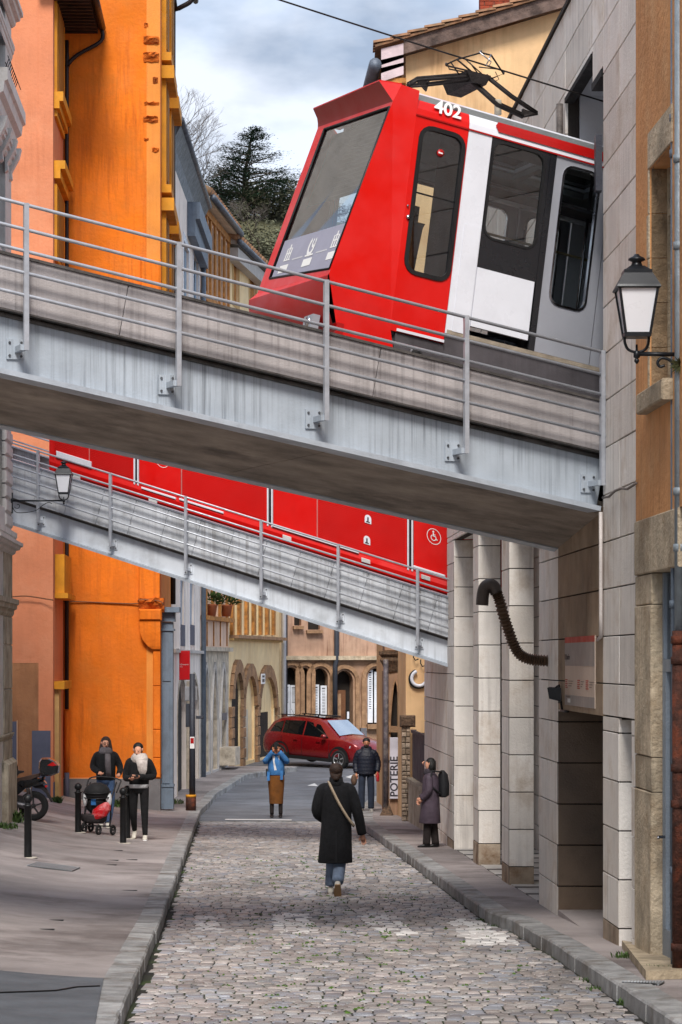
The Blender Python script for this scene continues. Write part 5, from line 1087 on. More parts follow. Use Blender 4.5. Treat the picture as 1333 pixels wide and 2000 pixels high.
mb = facade_mb(fr.T, 0, Lb, gz(68)-.3, CZ+12.2, ops+opu+opg, depth=.13, thick=.4); fixn(mb.build('wall', m_pinkw, b))
openings_build(b, fr, ops+opu, m_dark, .13, m_cwhite); openings_build(b, fr, opg, m_dark, .13, m_gstone, 'shop_opening')
for op in ops+opu:
    for s_ in (0, 1): u0 = op[0]+.02+(op[1]-op[0]-.5)*s_; bb('shutter', m_blue, b, fr, u0, u0+.45, op[2]+.03, op[3]-.03, .06, .1)
    bb('window_guard', m_slate, b, fr, op[0]+.01, op[1]-.01, op[2], op[2]+.55, -.03, -.005)
bb('string_course', m_orn, b, fr, 0, Lb, zA(370, 1276), zA(370, 1270), -.12, -.003); bb('stone_base', m_gstone, b, fr, fr.u(364)+.1, fr.u(370)-.1, gz(69), zA(367, 1330), -.08, -.003)
mb = MB(); mb.loft([[fr.P(u, z, d) for z, d in ((CZ+12.1, .1), (CZ+12.6, -.05), (CZ+12.8, -.14), (CZ+13.0, -.24), (CZ+13.08, -.24), (CZ+13.6, 1.5), (CZ+12.2, 1.6))] for u in (-.1, Lb-.1)], True, False); fixn(mb.build('zinc_eave', m_zinc, b))
bb('blue_cornice', m_gb, b, fr, Lb*.5, Lb-.02, CZ+11.3, CZ+11.75, -.22, -.003); bb('blue_cornice', m_gb, b, fr, Lb*.5, Lb-.02, CZ+11.75, CZ+12.2, -.34, -.003)
for k in range(16): u = .3+k*.7; mb = MB(); mb.tube([fr.P(u, CZ+13.1, -.22), fr.P(u, CZ+13.66, 1.5)], .03, 4); mb.build('roof_seam', m_zinc, b)
mb = MB(); mb.tube([fr.P(-.3, CZ+13.1, -.25), fr.P(Lb, CZ+13.1, -.25)], .09, 8); mb.build('gutter', m_zinc, b)
bb('chimney', m_orn, b, fr, Lb-2.4, Lb-1.8, CZ+13, CZ+15.3, 1.4, 2.0)
mb = MB(); mb.tube([fr.P(Lb-.15, gz(73), -.1), fr.P(Lb-.15, CZ+12.2, -.1)], .07, 8); mb.build('downpipe', m_pipeb, b)
# red shop sign, grey box signs, pole
t = thing('shop_sign', 'red rectangular hanging sign with white lettering on the white house', 'sign', px(361, 1328, 64)); fq = FR(px(350.5, 1290, 64), px(371.5, 1290, 64)); z7 = lambda y: CZ+(1290-y)/5000*64
mb = MB(); mb.slab(0, fq.L, -.03, .03, z7(1328), z7(1271), .015, fq.T); mb.build('board', M('sign_red', (206, 20, 30), rough=.4, bump=0, var=.03), t)
text_ob('sign_text', 'laDomerie', .052, m_icon, t, fq.P(.012, z7(1299), -.034), fq.e, Zv, ext=.001); text_ob('sign_text', 'cuisine', .03, m_icon, t, fq.P(.012, z7(1303), -.034), fq.e, Zv, ext=.001)
mb = MB(); mb.tube([fq.P(.0, z7(1268), 0), fq.P(-.35, z7(1268), 0)], .015, 6); mb.build('sign_arm', m_iron, t)
t = thing('street_pole', 'dark grey street pole with a rusty yellow banded foot at the left kerb', 'pole', gpx(373, 1583)); gp = gpx(373, 1583); Yp_ = gp.y
m_pole = M('dark_grey_pole', (58, 62, 72), rough=.5, metal=.2); s5 = lambda y: CZ+(1290-y)/5000*Yp_; X5 = px(376, 1290, Yp_).x
mb = MB(); mb.tube([Vector((X5, Yp_, s5(1560))), Vector((X5, Yp_, s5(1316)))], [.07, .06], 12); mb.build('shaft', m_pole, t)
mb = MB(); mb.tube([Vector((X5-.03, Yp_, gp.z-.05)), Vector((X5-.03, Yp_, s5(1556)))], .115, 14); mb.build('foot', m_rust, t); mb = MB(); mb.tube([Vector((X5-.03, Yp_, s5(1557))), Vector((X5-.03, Yp_, s5(1552)))], .117, 14); mb.build('foot_band', m_yel, t)
for x0, x1, y0, y1, d in ((361, 386, 1341, 1369, .1), (363, 374, 1374, 1420, .06), (383, 398, 1398, 1404, .02)):
    a_ = px(x0, y1, Yp_+d); c_ = px(x1, y0, Yp_+d); mb = MB(); mb.slab(0, c_.x-a_.x, 0, .03, 0, c_.z-a_.z, .01, lambda q: a_+Vector(q)); mb.build('sign_back', M('sign_back_grey', (150, 152, 158), rough=.4, metal=.4) if y0 < 1370 else m_pole, t)
a_ = px(371.5, 1462, Yp_-.075); mb = MB(); mb.box(0, .1, 0, .004, 0, .26, T=lambda q: a_+Vector(q)); mb.build('sticker', m_icon, t)
a_ = px(372.5, 1452, Yp_-.08); mb = MB(); mb.box(0, .075, 0, .003, 0, .12, T=lambda q: a_+Vector(q)); mb.build('sticker_print', m_redd, t)
# C: timber house with three pointed arches
c = thing('timber_house', 'peach house with timber loggia and three pointed stone arches at street level', 'building', P_B.lerp(P_C, .5)-Vector((0, 0, 3.4)))
fr = FR(P_B, P_C); Lc = fr.L; zB = lambda x, y: fr.px(x, y)[1]
arch = [(fr.u(x0), fr.u(x1), gz(77)+.2, zB((x0+x1)/2, y0), 'point', 1.6) for x0, x1, y0 in ((395, 407.5, 1302), (412.5, 424, 1302), (430, 441, 1302))]
log = [(fr.u(x0), fr.u(x1), zB((x0+x1)/2, 1204), zB((x0+x1)/2, 1120), 'rect', 0) for x0, x1 in ((401, 412), (415, 426), (429, 440))]
zu0, zu1 = zB(420, 540), zB(420, 440)
lo2 = [(fr.u(x0), fr.u(x1), zB(x0, 1290)+10.8, zB(x0, 1290)+12.9, 'rect', 0) for x0, x1 in ((396, 401), (403, 408.5), (411, 417), (420, 426), (429, 435), (438, 443))]
mb = facade_mb(fr.T, 0, Lc, zB(420, 1272), CZ+13.25, log+lo2, depth=.12, thick=.5); fixn(mb.build('wall', m_peach, c)); mb = facade_mb(fr.T, 0, Lc, gz(77)-.3, zB(420, 1272)-.004, arch, depth=.18, thick=.6); fixn(mb.build('arcade_wall', m_gstone, c))
openings_build(c, fr, log+lo2, m_dark, .12)
for i, op in enumerate(arch):
    mb = pane_mb(fr.T, (op[0], op[1], op[2], op[3], op[4], op[5]), .17); mb.build('arch_panel', m_gshut if i < 2 else m_dark, c)
    for k in range(8): bb('shutter_seam', m_rubber, c, fr, op[0]+.02, op[1]-.02, op[2]+.4*k+.3, op[2]+.4*k+.32, .15, .168)
    ring_mb(fr.T, op, .0, .14, -.06, .0).build('arch_moulding', m_orn, c)
for x in (399.5, 413.5, 427.5, 441.5): u = fr.u(x); bb('loggia_post', m_wood, c, fr, u-.12, u+.12, zB(x, 1206), zB(x, 1120), -.08, -.003)
for x in (394, 402, 409.7, 418.5, 427.5, 436.5, 445): u = fr.u(x); bb('upper_mullion', m_wood, c, fr, u-.13, u+.13, CZ+10.7, CZ+13.0, -.06, -.003)
bb('sill_beam', m_wood, c, fr, 0, Lc, zB(420, 1213), zB(420, 1205), -.2, -.003); bb('eave_beam', m_wood, c, fr, 0, Lc, CZ+13.0, CZ+13.2, -.08, -.003); bb('upper_sill', m_wood, c, fr, 0, Lc, CZ+10.45, CZ+10.7, -.14, -.003); bb('band_course', m_gstone, c, fr, 0, Lc, zB(420, 1272), zB(420, 1264), -.15, -.003)
for x in (404, 417, 430, 443): u = fr.u(x); bb('timber_stud', m_wood, c, fr, u-.05, u+.05, zB(x, 1262), zB(x, 1214), -.03, -.003); bb('timber_stud', m_wood, c, fr, u-.07, u+.07, CZ+6, CZ+10.45, -.03, -.003)
mb = MB(); mb.loft([[fr.P(u, z, d) for z, d in ((CZ+13.35, .2), (CZ+13.27, -.28), (CZ+13.41, -.3), (CZ+15.0, 3), (CZ+14.8, 3))] for u in (-.2, Lc+.3)], True, False); fixn(mb.build('roof_deck', M('cream_eave_boards', (226, 208, 184), rough=.7), c))
for k in range(17):
    u = -.2+k*.4; mb = MB(); mb.tube([fr.P(u, CZ+13.47, -.34), fr.P(u, CZ+15.1, 3.0)], .14, 6); mb.build('roof_tile_row', m_tile, c)
mb = MB(); mb.tube([fr.P(-.1, CZ+13.35, -.38), fr.P(Lc+.2, CZ+13.35, -.38)], .09, 8); mb.build('gutter', m_zinc, c)
def plantpot(name, label, p, seed):
    t = thing(name, label, 'potted plant', p); mb = MB(); mb.lathe([(.13, 0), (.18, .3), (.2, .32), (.2, .36)], p, 12); mb.build('pot', M('terracotta', (170, 96, 62), rough=.85), t)
    r_ = random.Random(seed); mb = MB()
    for i in range(110):
        d = Vector((r_.gauss(0, 1), r_.gauss(0, 1)*.6, abs(r_.gauss(0, 1)))).normalized()*r_.uniform(.2, .62); b_ = p+Vector((0, 0, .36)); s_ = d.cross(Vector((r_.random(), r_.random(), 1))).normalized()*.05
        mb.add([b_+d*.6-s_, b_+d*.6+s_, b_+d], [(0, 1, 2)])
    mb.build('leaves', M('weed_leaf'), t)
plantpot('potted_plant', 'leafy potted plant on the timber loggia sill, left of two', fr.P(fr.u(405), zB(405, 1204), -.12), 1); plantpot('potted_plant', 'bushy green potted plant on the timber loggia sill, right of two', fr.P(fr.u(435), zB(435, 1204), -.12), 2)
for x0, x1, y0, y1, dpt in ((433, 441, 1393, 1407, -.05), (428, 438, 1460, 1495, -.5)): bb('wall_box' if y0 < 1400 else 'stone_block', m_gshut if y0 < 1400 else m_gstone, c, fr, fr.u(x0), fr.u(x1), max(gz(79), zB(x0, y1)), zB(x0, y0), dpt, -.003)
# D: yellow house
d_ = thing('yellow_house', 'cream yellow house with timber loggia above three brown stone arches', 'building', P_C.lerp(P_D, .5)-Vector((0, 0, 3.4)))
fr = FR(P_C, P_D); Ld = fr.L; zD = lambda x, y: fr.px(x, y)[1]
ar = [(fr.u(x0), fr.u(x1), gz(85)+.1, zD((x0+x1)/2, y0), 'arch', r_) for x0, x1, y0, r_ in ((453, 470, 1313, .85), (474, 497, 1320, 1.0), (504, 535, 1322, 1.1))]
lg = [(fr.u(x0), fr.u(x1), zD((x0+x1)/2, 1240), zD((x0+x1)/2, 1130), 'rect', 0) for x0, x1 in ((453, 463), (480, 491), (495, 505), (508, 517), (521, 531))]
lu = [(fr.u(x0), fr.u(x1), zD((x0+x1)/2, y1), zD((x0+x1)/2, y0), 'rect', 0) for x0, x1, y0, y1 in ((456, 466, 488, 590), (488, 500, 515, 600))]
mb = facade_mb(fr.T, 0, Ld, gz(86)-.3, CZ+13.0, ar+lg+lu, depth=.08, thick=.6); fixn(mb.build('wall', m_yelw, d_)); openings_build(d_, fr, lg, m_dark, .08, None, 'loggia_opening'); openings_build(d_, fr, lu, m_wood, .08, m_yel2)
m_bstone = M('brown_arch_stone', (158, 124, 94), rough=.85, var=.2, scale=4, blotch=.4, blcol=(106, 76, 52), blscale=3, objvar=.15, bump=.6, bscale=20)
for x in (451, 465, 479, 493, 506.5, 519, 532): u = fr.u(x); bb('loggia_column', m_wood, d_, fr, u-.16, u+.16, zD(x, 1240), zD(x, 1130), -.1, -.003)
bb('cornice', m_bstone, d_, fr, .1, Ld-.6, zD(500, 1249), zD(500, 1243), -.3, -.003); bb('cornice', m_yel2, d_, fr, .1, Ld-.6, zD(500, 1253), zD(500, 1249)-.0, -.15, -.003)
for op in ar:                              # voussoirs, each stone its own
    c0 = (op[0]+op[1])/2; h0 = (op[1]-op[0])/2; zz0 = op[3]-op[5]; n = 9
    for k in range(n):
        t0, t1 = math.pi*(k+.04)/n, math.pi*(k+.96)/n; mb = MB(); q = []
        for dd in (-.12, .0):
            for (t_, g_) in ((t0, 0), (t1, 0), (t1, .42), (t0, .42)): q.append(fr.P(c0-(h0+g_)*math.cos(t_), zz0+(op[5]+g_)*math.sin(t_), dd))
        mb.hexa(q); fixn(mb.build('arch_stone', m_bstone, d_))
for x in (450, 472, 500.5, 539):
    u = fr.u(x); zt_ = zD(x, 1380); zb_ = gz(85)-.1; n = 6
    for k in range(n): mb = MB(); mb.slab(u-.24, u+.24, -.1-.02*(k % 2), .0, zb_+(zt_-zb_)*k/n+.01, zb_+(zt_-zb_)*(k+1)/n-.01, .02, fr.T); mb.build('pier_stone', m_bstone, d_)
mb = pane_mb(fr.T, ar[0], .075); mb.build('doorway', m_dark, d_)
for op, f0, m_ in ((ar[1], .35, M('tiled_cream_panel', (206, 196, 176), rough=.7)), (ar[2], .0, m_dark)):
    pane_mb(fr.T, op, .076).build('arch_infill', m_yelw, d_); bb('door_panel', m_, d_, fr, op[0]+.1, op[0]+(op[1]-op[0])*(.55 if f0 else .68), op[2]-.2, op[3]-op[5]-.1, .03, .05)
for k in range(9):
    zk = gz(85)+.35+.3*k; bb('grille_bar', m_iron, d_, fr, ar[1][0]+.1, ar[1][0]+1.0, zk, zk+.03, .07, .085)
for k in range(4): u = ar[1][0]+.2+.22*k; bb('grille_bar', m_iron, d_, fr, u, u+.03, gz(85)+.2, gz(85)+2.9, .055, .068)
mb = MB(); mb.loft([[fr.P(u, z, d) for z, d in ((CZ+13.05, .3), (CZ+13.0, -.28), (CZ+13.1, -.3), (CZ+14.6, 3), (CZ+14.4, 3))] for u in (-.1, Ld+.3)], True, False); fixn(mb.build('roof_deck', m_orn, d_))
for k in range(27): u = -.1+k*.42; mb = MB(); mb.tube([fr.P(u, CZ+13.2, -.34), fr.P(u, CZ+14.7, 3.0)], .14, 6); mb.build('roof_tile_row', m_tile, d_)
mb = MB(); mb.tube([fr.P(-.2, CZ+13.05, -.38), fr.P(Ld+.3, CZ+13.05, -.38)], .09, 8); mb.build('gutter', m_zinc, d_)
bb('eave_moulding', m_orn, d_, fr, 0, Ld, CZ+12.5, CZ+12.9, -.3, -.003)
mb = MB(); mb.tube([fr.P(Ld-.35, zD(547, 1395), -.15), fr.P(Ld-.35, CZ+12.5, -.15)], .08, 8); mb.build('white_downpipe', m_cwhite, d_); mb = MB(); mb.tube([fr.P(Ld-.35, gz(90), -.15), fr.P(Ld-.35, zD(547, 1394), -.15)], .09, 8); mb.build('rusty_pipe_foot', m_rust, d_)
t = thing('parking_sign', 'small white and red notice board on the yellow house between its arches', 'sign', fr.P(fr.u(502), zD(502, 1345), -.2)); mb = MB(); mb.slab(fr.u(498.5), fr.u(506), -.22, -.2, zD(502, 1336), zD(502, 1316), .005, fr.T); mb.build('board', m_icon, t)
bb('print', m_pk, t, fr, fr.u(500), fr.u(504.5), zD(502, 1332), zD(502, 1326), -.223, -.2205); bb('print', m_pk, t, fr, fr.u(500), fr.u(504.5), zD(502, 1323), zD(502, 1319), -.223, -.2205)
# brown house closing the street
e = thing('brown_house', 'weathered brown house closing the street with arched windows and white louvred shutters', 'building', (-.3, 92, gz(92))); e0_ = px(551, 1290, 91.3); e1_ = px(830, 1290, 92.6); fr = FR(e0_, e1_); Le = fr.L; zE = lambda y: CZ+(1290-y)/5000*91.8
m_brn = M('weathered_brown_render', (184, 150, 128), rough=.9, var=.15, scale=1.1, streak=.75, stcol=(108, 70, 52), sscale=6, blotch=.4, blcol=(196, 168, 146), blscale=1., bump=.3); m_brn2 = M('brown_ground_floor', (158, 126, 102), rough=.9, var=.18, scale=1.6, streak=.5, stcol=(90, 60, 42), blotch=.45, blcol=(186, 156, 128), blscale=1.3, bump=.3)
A_ = [(555, 583, 1303, 1455, 1.0), (588.5, 604, 1304, 1455, .9), (610, 641, 1305, 1455, 1.0), (656, 690, 1310, 1475, 1.0), (718, 752, 1305, 1415, 1.0)]
ar = [(fr.u(x0), fr.u(x1), max(gz(92)-.05, zE(y1)), zE(y0), 'arch', min(r_, (fr.u(x1)-fr.u(x0))/2*1.15)) for x0, x1, y0, y1, r_ in A_]
up2 = [(fr.u(575), fr.u(589), zE(1222), zE(1150), 'rect', 0), (fr.u(602), fr.u(626), zE(1230), zE(1150), 'rect', 0), (fr.u(680), fr.u(700), zE(1225), zE(1150), 'rect', 0), (fr.u(575), fr.u(595), zE(900), zE(800), 'rect', 0), (fr.u(640), fr.u(660), zE(900), zE(800), 'rect', 0)]
mb = facade_mb(fr.T, 0, Le, zE(1283), CZ+10, up2, depth=.3, thick=.5); fixn(mb.build('upper_wall', m_brn, e)); mb = facade_mb(fr.T, 0, Le, gz(92)-.3, zE(1283)-.004, ar, depth=.5, thick=.6); fixn(mb.build('ground_floor_wall', m_brn2, e))
openings_build(e, fr, up2, m_dark, .3); openings_build(e, fr, ar, m_dark, .5, None)
for op in ar: ring_mb(fr.T, op, .08, .22, -.09, .0).build('arch_moulding', m_bstone, e)
bb('cornice', m_oldst, e, fr, 0, Le, zE(1289), zE(1281), -.22, -.003)
for x0, x1, y in ((572, 592, 1224), (598, 629, 1232)): bb('window_sill', m_bstone, e, fr, fr.u(x0), fr.u(x1), zE(y+5), zE(y-1), -.2, -.003)
m_lou = M('white_louvre', (222, 226, 234), rough=.6)
def shutter(x0, x1, y0, y1, rot=False):
    u0, u1 = fr.u(x0), fr.u(x1); z0_, z1_ = zE(y1), zE(y0); mb = MB(); w = .05
    mb.box(u0, u0+w, .1, .15, z0_, z1_, T=fr.T); mb.box(u1-w, u1, .1, .15, z0_, z1_, T=fr.T); mb.box(u0+w, u1-w, .1, .15, z1_-.08, z1_, T=fr.T); mb.box(u0+w, u1-w, .1, .15, z0_, z0_+.5, T=fr.T); s_ = mb.build('shutter', m_lou, e)
    n = 16
    mb = MB()
    for k in range(n): zk = z0_+.52+(z1_-.1-z0_-.52)*k/n; mb.box(u0+w, u1-w, .105, .14, zk, zk+(z1_-z0_-.6)/n*.62, T=fr.T)
    mb.build('slats', m_lou, s_, kind='stuff')
for a_ in ((556, 568, 1337, 1400), (569, 582, 1338, 1400), (611, 625, 1337, 1420), (628, 640, 1339, 1420), (720, 730, 1308, 1412), (733, 739, 1312, 1412)): shutter(*a_)
mb = MB(); mb.box(fr.u(659), fr.u(678), .2, .3, gz(92), zE(1348), T=fr.T); mb.build('wooden_door', M('dark_wood_door', (104, 66, 38), rough=.6, var=.2, scale=5), e); bb('door_panel', m_bstone, e, fr, fr.u(662), fr.u(669), zE(1400), zE(1355), .19, .2); bb('intercom', m_cwhite, e, fr, fr.u(678), fr.u(682), zE(1404), zE(1390), -.03, .0)
mb = MB(); mb.tube([fr.P(fr.u(656), CZ+9, -.15), fr.P(fr.u(656), zE(1287), -.15), fr.P(fr.u(653), zE(1300), -.15), fr.P(fr.u(653), zE(1400), -.15)], .09, 8); mb.build('downpipe', m_pole, e)
mb = MB(); mb.tube([fr.P(.12, gz(91), -.12), fr.P(.12, CZ+9, -.12)], .06, 8); mb.build('downpipe', m_pole, e)
bb('roof', m_tile, e, fr, -.2, Le+.2, CZ+10.01, CZ+10.3, -.6, 6); bb('window_bench', m_bstone, e, fr, fr.u(716), fr.u(760), zE(1424), zE(1415), -.2, -.003)
for x, y in ((707, 1430),): bb('meter_box', m_gshut, e, fr, fr.u(703), fr.u(714), zE(1470), zE(1422), -.2, -.003)
# ------------------------------------------------------------------ right side behind the station: corner piers, sign, fence, gable house
h2 = thing('gable_house', 'ochre gable house with weathered verge board rising behind the funicular car', 'building', SW(6, 52, gz(52)))
fg = FR(SW(3.44, 51.4), SW(3.44, 51.4)+Vector((10, 0, 0))); m_och = M('ochre_gable_render', (220, 182, 136), rough=.9, var=.1, scale=1, streak=.55, stcol=(150, 116, 76), sscale=5, blotch=.3, blcol=(190, 132, 82), blscale=.7, bump=.3)
z8 = lambda y: CZ+(1290-y)/5000*51.4; zt0 = z8(110)
ztop = lambda u: zt0+.294*min(u, 5)-.25*max(0, u-5)
for ua_, ub_ in ((0, 5), (5.001, 10)): mb = facade_mb(fg.T, ua_, ub_, gz(51)-.1, 0, [], depth=.1, thick=.3, ztop=ztop); fixn(mb.build('gable_wall', m_och, h2))
fl = RF(3.44, 62, 51.4); mb = facade_mb(fl.T, 0, fl.L, gz(55)-.2, zt0-.1, [(3, 4.2, CZ+4, CZ+6, 'rect', 0), (3, 4.2, CZ+8, CZ+10, 'rect', 0)], depth=.2, thick=.3); fixn(mb.build('street_wall', m_och, h2)); openings_build(h2, fl, [(3, 4.2, CZ+4, CZ+6, 'rect', 0), (3, 4.2, CZ+8, CZ+10, 'rect', 0)], m_dark, .2)
m_oldw = M('old_grey_wood', (104, 86, 78), rough=.9, var=.3, scale=4, streak=.0, blotch=.5, blcol=(56, 44, 40), blscale=3, bump=.6, bscale=30)
def gq(u, dz, d): return fg.P(u, ztop(u)+dz, d)
for u0, u1 in ((-.05, 3.5), (3.505, 5)):
    mb = MB(); mb.hexa([gq(u0, -.02, -.35), gq(u1, -.02, -.35), gq(u1, -.02, -.3), gq(u0, -.02, -.3), gq(u0, .26, -.35), gq(u1, .26, -.35), gq(u1, .26, -.3), gq(u0, .26, -.3)]); fixn(mb.build('verge_board', m_oldw, h2))
m_pw = M('pinkish_white_boards', (200, 180, 182), rough=.8, var=.1, scale=4)
for z0_, z1_, u1 in ((-.44, -.28, -.0), (-.27, -.12, -.0), (-.11, .10, .0)):
    mb = MB(); mb.hexa([gq(-.5, z0_-.0, -.34), fg.P(-.055, zt0+z0_, -.34), fg.P(-.055, zt0+z0_, -.3), gq(-.5, z0_, -.3), fg.P(-.5, zt0+z1_-.03, -.34), fg.P(-.055, zt0+z1_+.08, -.34), fg.P(-.055, zt0+z1_+.08, -.3), fg.P(-.5, zt0+z1_-.03, -.3)]); fixn(mb.build('eave_board', m_pw, h2))
mb = MB(); mb.hexa([fg.P(-.5, zt0-.6, -.3), fg.P(0, zt0-.6, -.3), fg.P(0, zt0-.6, 8), fg.P(-.5, zt0-.6, 8), fg.P(-.5, zt0-.5, -.3), fg.P(0, zt0-.5, -.3), fg.P(0, zt0-.5, 8), fg.P(-.5, zt0-.5, 8)]); fixn(mb.build('eave_soffit', m_wood, h2))
mb = MB(); mb.tube([fg.P(-.62, zt0-.25, -.4), fg.P(-1.05, zt0-.3, 8)], .13, 10); mb.build('gutter', m_zinc, h2)
mb = MB(); mb.hexa([gq(-.62, .27, -.42), gq(5, .27, -.42), gq(5, .27, 8), gq(-.62, .27, 8), gq(-.62, .32, -.42), gq(5, .32, -.42), gq(5, .32, 8), gq(-.62, .32, 8)]); fixn(mb.build('roof_deck', m_tile, h2))
mb = MB(); mb.hexa([gq(5, .27, -.42), gq(10, .27, -.42), gq(10, .27, 8), gq(5, .27, 8), gq(5, .32, -.42), gq(10, .32, -.42), gq(10, .32, 8), gq(5, .32, 8)]); fixn(mb.build('roof_deck', m_tile, h2))
for k in range(17):
    for j in range(4):
        u0 = -.66+.34*k; mb = MB(); T_ = lambda q: fg.P(u0+q[0], ztop(u0)+.34+q[2]+.294*q[0]*.6, -.45+.22*j+q[1])
        mb.loft([[T_((x, .1+.1*math.cos(a_), .02+.07*math.sin(a_))) for a_ in (0, .8, 1.57, 2.35, 3.14)] for x in (0, .4)], True, False); fixn(mb.build('roof_tile', m_tile, h2))
# brick chimney, course by course
m_brick = M('red_brick', (152, 66, 42), rough=.9, var=.2, scale=10, objvar=.3, bump=.5)
cb = fg.P(fg.u(945), ztop(fg.u(945))+.2, 1.2); ch = thing('chimney_stack', 'red brick chimney stack on the gable roof at the top edge', 'chimney', cb)
bb2 = MB(); bb2.box(.03, .9, .03, .55, 0, 2.6, T=lambda q: cb+Vector(q)); bb2.build('mortar_core', M('mortar', (120, 104, 92), rough=.95), ch)
for r_ in range(30):
    o_ = .0 if r_ % 2 else -.11
    for k in range(6):
        x0 = max(0, o_+.2*k+ (0)); x1 = min(.93, o_+.2*(k+1)-.012)
        if x1-x0 > .03: mb = MB(); mb.box(x0, x1, 0, .09, r_*.085, r_*.085+.073, T=lambda q: cb+Vector(q)); mb.build('brick', m_brick, ch)
    for k in range(3): mb = MB(); mb.box(0, .09, .1+.17*k, .255+.17*k, r_*.085, r_*.085+.073, T=lambda q: cb+Vector(q)); mb.build('brick', m_brick, ch)
# white hook shaped relief letter on the ochre wall
t = thing('relief_letter', 'white hook shaped relief letter on the ochre wall above the dark fence', 'letter', px(818, 1340, 51.3)); mb = MB(); c_ = px(819, 1325, 51.33)
mb.tube([c_+Vector((.15*math.cos(a_), 0, .15*math.sin(a_))) for a_ in [1.9+.25*i for i in range(18)]], .035, 8); mb.build('letter_body', m_cwhite, t)
mb = MB(); mb.tube([c_+Vector((.17*math.cos(a_)-.01, .02, .17*math.sin(a_)-.01)) for a_ in [1.9+.25*i for i in range(18)]], .035, 8); mb.build('letter_outline', m_rubber, t)  # black outline ring set behind the white letter
for x, y in ((808, 1284), (822, 1296)): mb = MB(); q = px(x, y, 51.3); mb.tube([q+Vector((0, 0, .08)), q, q+Vector((.04, 0, -.06)), q+Vector((.1, 0, -.03))], .012, 6); mb.build('ornament', m_rubber, t)
# corner pier of brown stone with pointed niche, sign and pipe
cn = thing('corner_pier', 'brown carved stone corner with a pointed niche above the vertical pottery sign', 'pier', SW(3.2, 54, gz(54))); fc = FR(px(752, 1290, 54), px(788, 1290, 54)); z9 = lambda y: CZ+(1290-y)/5000*54
op = (fc.u(764), fc.u(781), z9(1478), z9(1330), 'point', .9); mb = facade_mb(fc.T, 0, fc.L, gz(54)-.1, z9(1290), [op], depth=.2, thick=.3); fixn(mb.build('wall', m_brn2, cn)); pane_mb(fc.T, op, .19).build('niche_back', m_dark, cn); ring_mb(fc.T, op, .01, .07, -.05, 0).build('niche_moulding', m_bstone, cn)
stub_rng = random.Random(5); mb = MB(); rings = []
for j, (g_, y) in enumerate(((.0, 1312), (.04, 1300), (.1, 1290), (.06, 1284), (.12, 1278), (.12, 1272))): rings.append([fc.P(-g_, z9(y), -g_-.01), fc.P(fc.L*.3, z9(y), -g_-.05), fc.P(fc.L*.7, z9(y), -g_-.02), fc.P(fc.L+g_, z9(y), -g_), fc.P(fc.L+g_, z9(y), .3), fc.P(-g_, z9(y), .3)])
mb.loft(rings, True, False); fixn(mb.build('carved_capital', M('dark_carved_stone', (96, 76, 60), rough=.95, var=.35, scale=20, bump=1., bscale=30), cn))
bb('upper_wall', m_brn2, cn, fc, .0, fc.L, z9(1270), CZ+3.5, 0, 3); bb('side_wall', m_brn2, cn, fc, .002, fc.L, gz(54), z9(1312)-.0, .32, 4)
bb('stone_strip', m_oldst, cn, fc, fc.u(779), fc.u(787), gz(54), z9(1420), -.06, -.003); bb('niche_sill', m_bstone, cn, fc, fc.u(760), fc.u(786), z9(1430), z9(1418), -.1, -.003)
t = thing('pottery_sign', 'grey vertical sign board reading POTERIE on the brown stone corner', 'sign', fc.P(fc.u(770), z9(1562), -.1)); mb = MB(); mb.slab(fc.u(761.5), fc.u(778.5), -.09, -.06, z9(1560), z9(1440), .008, fc.T); mb.build('board', M('sign_grey', (196, 194, 206), rough=.6, bump=0), t)
text_ob('sign_text', 'POTERIE', .225, M('sign_ink', (38, 36, 44), rough=.6, bump=0), t, fc.P(fc.u(776.8), z9(1556), -.093), Zv, -fc.e, ext=.001, bold=.004)
mb = MB(); mb.tube([fc.P(fc.u(754), z9(1590), -.12), fc.P(fc.u(754), z9(1288), -.12)], .055, 10); o = mb.build('downpipe', M('flaking_pipe', (84, 78, 84), rough=.6, var=.3, scale=10, blotch=.5, blcol=(150, 140, 132), blscale=6), o=fc.P(fc.u(754), z9(1590), -.12)); tag(o, 'flaking grey downpipe left of the pottery sign', 'downpipe')
mb = MB(); mb.hexa([fc.P(u, z, d) for u, z, d in ((-.14, gz(54)+.1, -.3), (.16, gz(54)+.1, -.35), (.2, gz(54)+.1, 0), (-.05, gz(54)+.1, 0), (.0, z9(1572), -.14), (.1, z9(1572), -.14), (.1, z9(1572), 0), (.0, z9(1572), 0))]); fixn(mb.build('foot_stone', M('dark_carved_stone'), cn))
mb = MB(); b_ = px(766, 1585, 52.6)
rp = thing('rubble_pier', 'rough rubble stone gate pier with a weathered cap beside the dark fence', 'pier', px(795, 1620, 50.6)); fr_ = FR(px(785, 1290, 50.6), px(802, 1290, 50.6)); za = lambda y: CZ+(1290-y)/5000*50.6
m_rub = M('rubble_stone', (168, 150, 132), rough=.95, var=.25, scale=8, objvar=.3, hue=.2, bump=.8, bscale=20); bb('core', m_back, rp, fr_, .01, fr_.L-.01, gz(50), za(1420), .05, .5); rq = random.Random(9); zq_ = gz(50.6)+KH
while zq_ < za(1422):
    hq = rq.uniform(.07, .13); uq = 0
    while uq < fr_.L-.01:
        wq = min(rq.uniform(.07, .13), fr_.L-uq); mb = MB(); mb.slab(uq+.004, uq+wq-.004, -rq.uniform(0, .03), .06, zq_+.004, zq_+hq-.006, .015, fr_.T); mb.build('rubble_stone', m_rub, rp); uq += wq
    zq_ += hq
mb = MB(); mb.slab(-.03, fr_.L+.1, -.08, .5, za(1420), za(1398), .03, fr_.T); mb.build('cap_stone', M('dark_carved_stone'), rp)
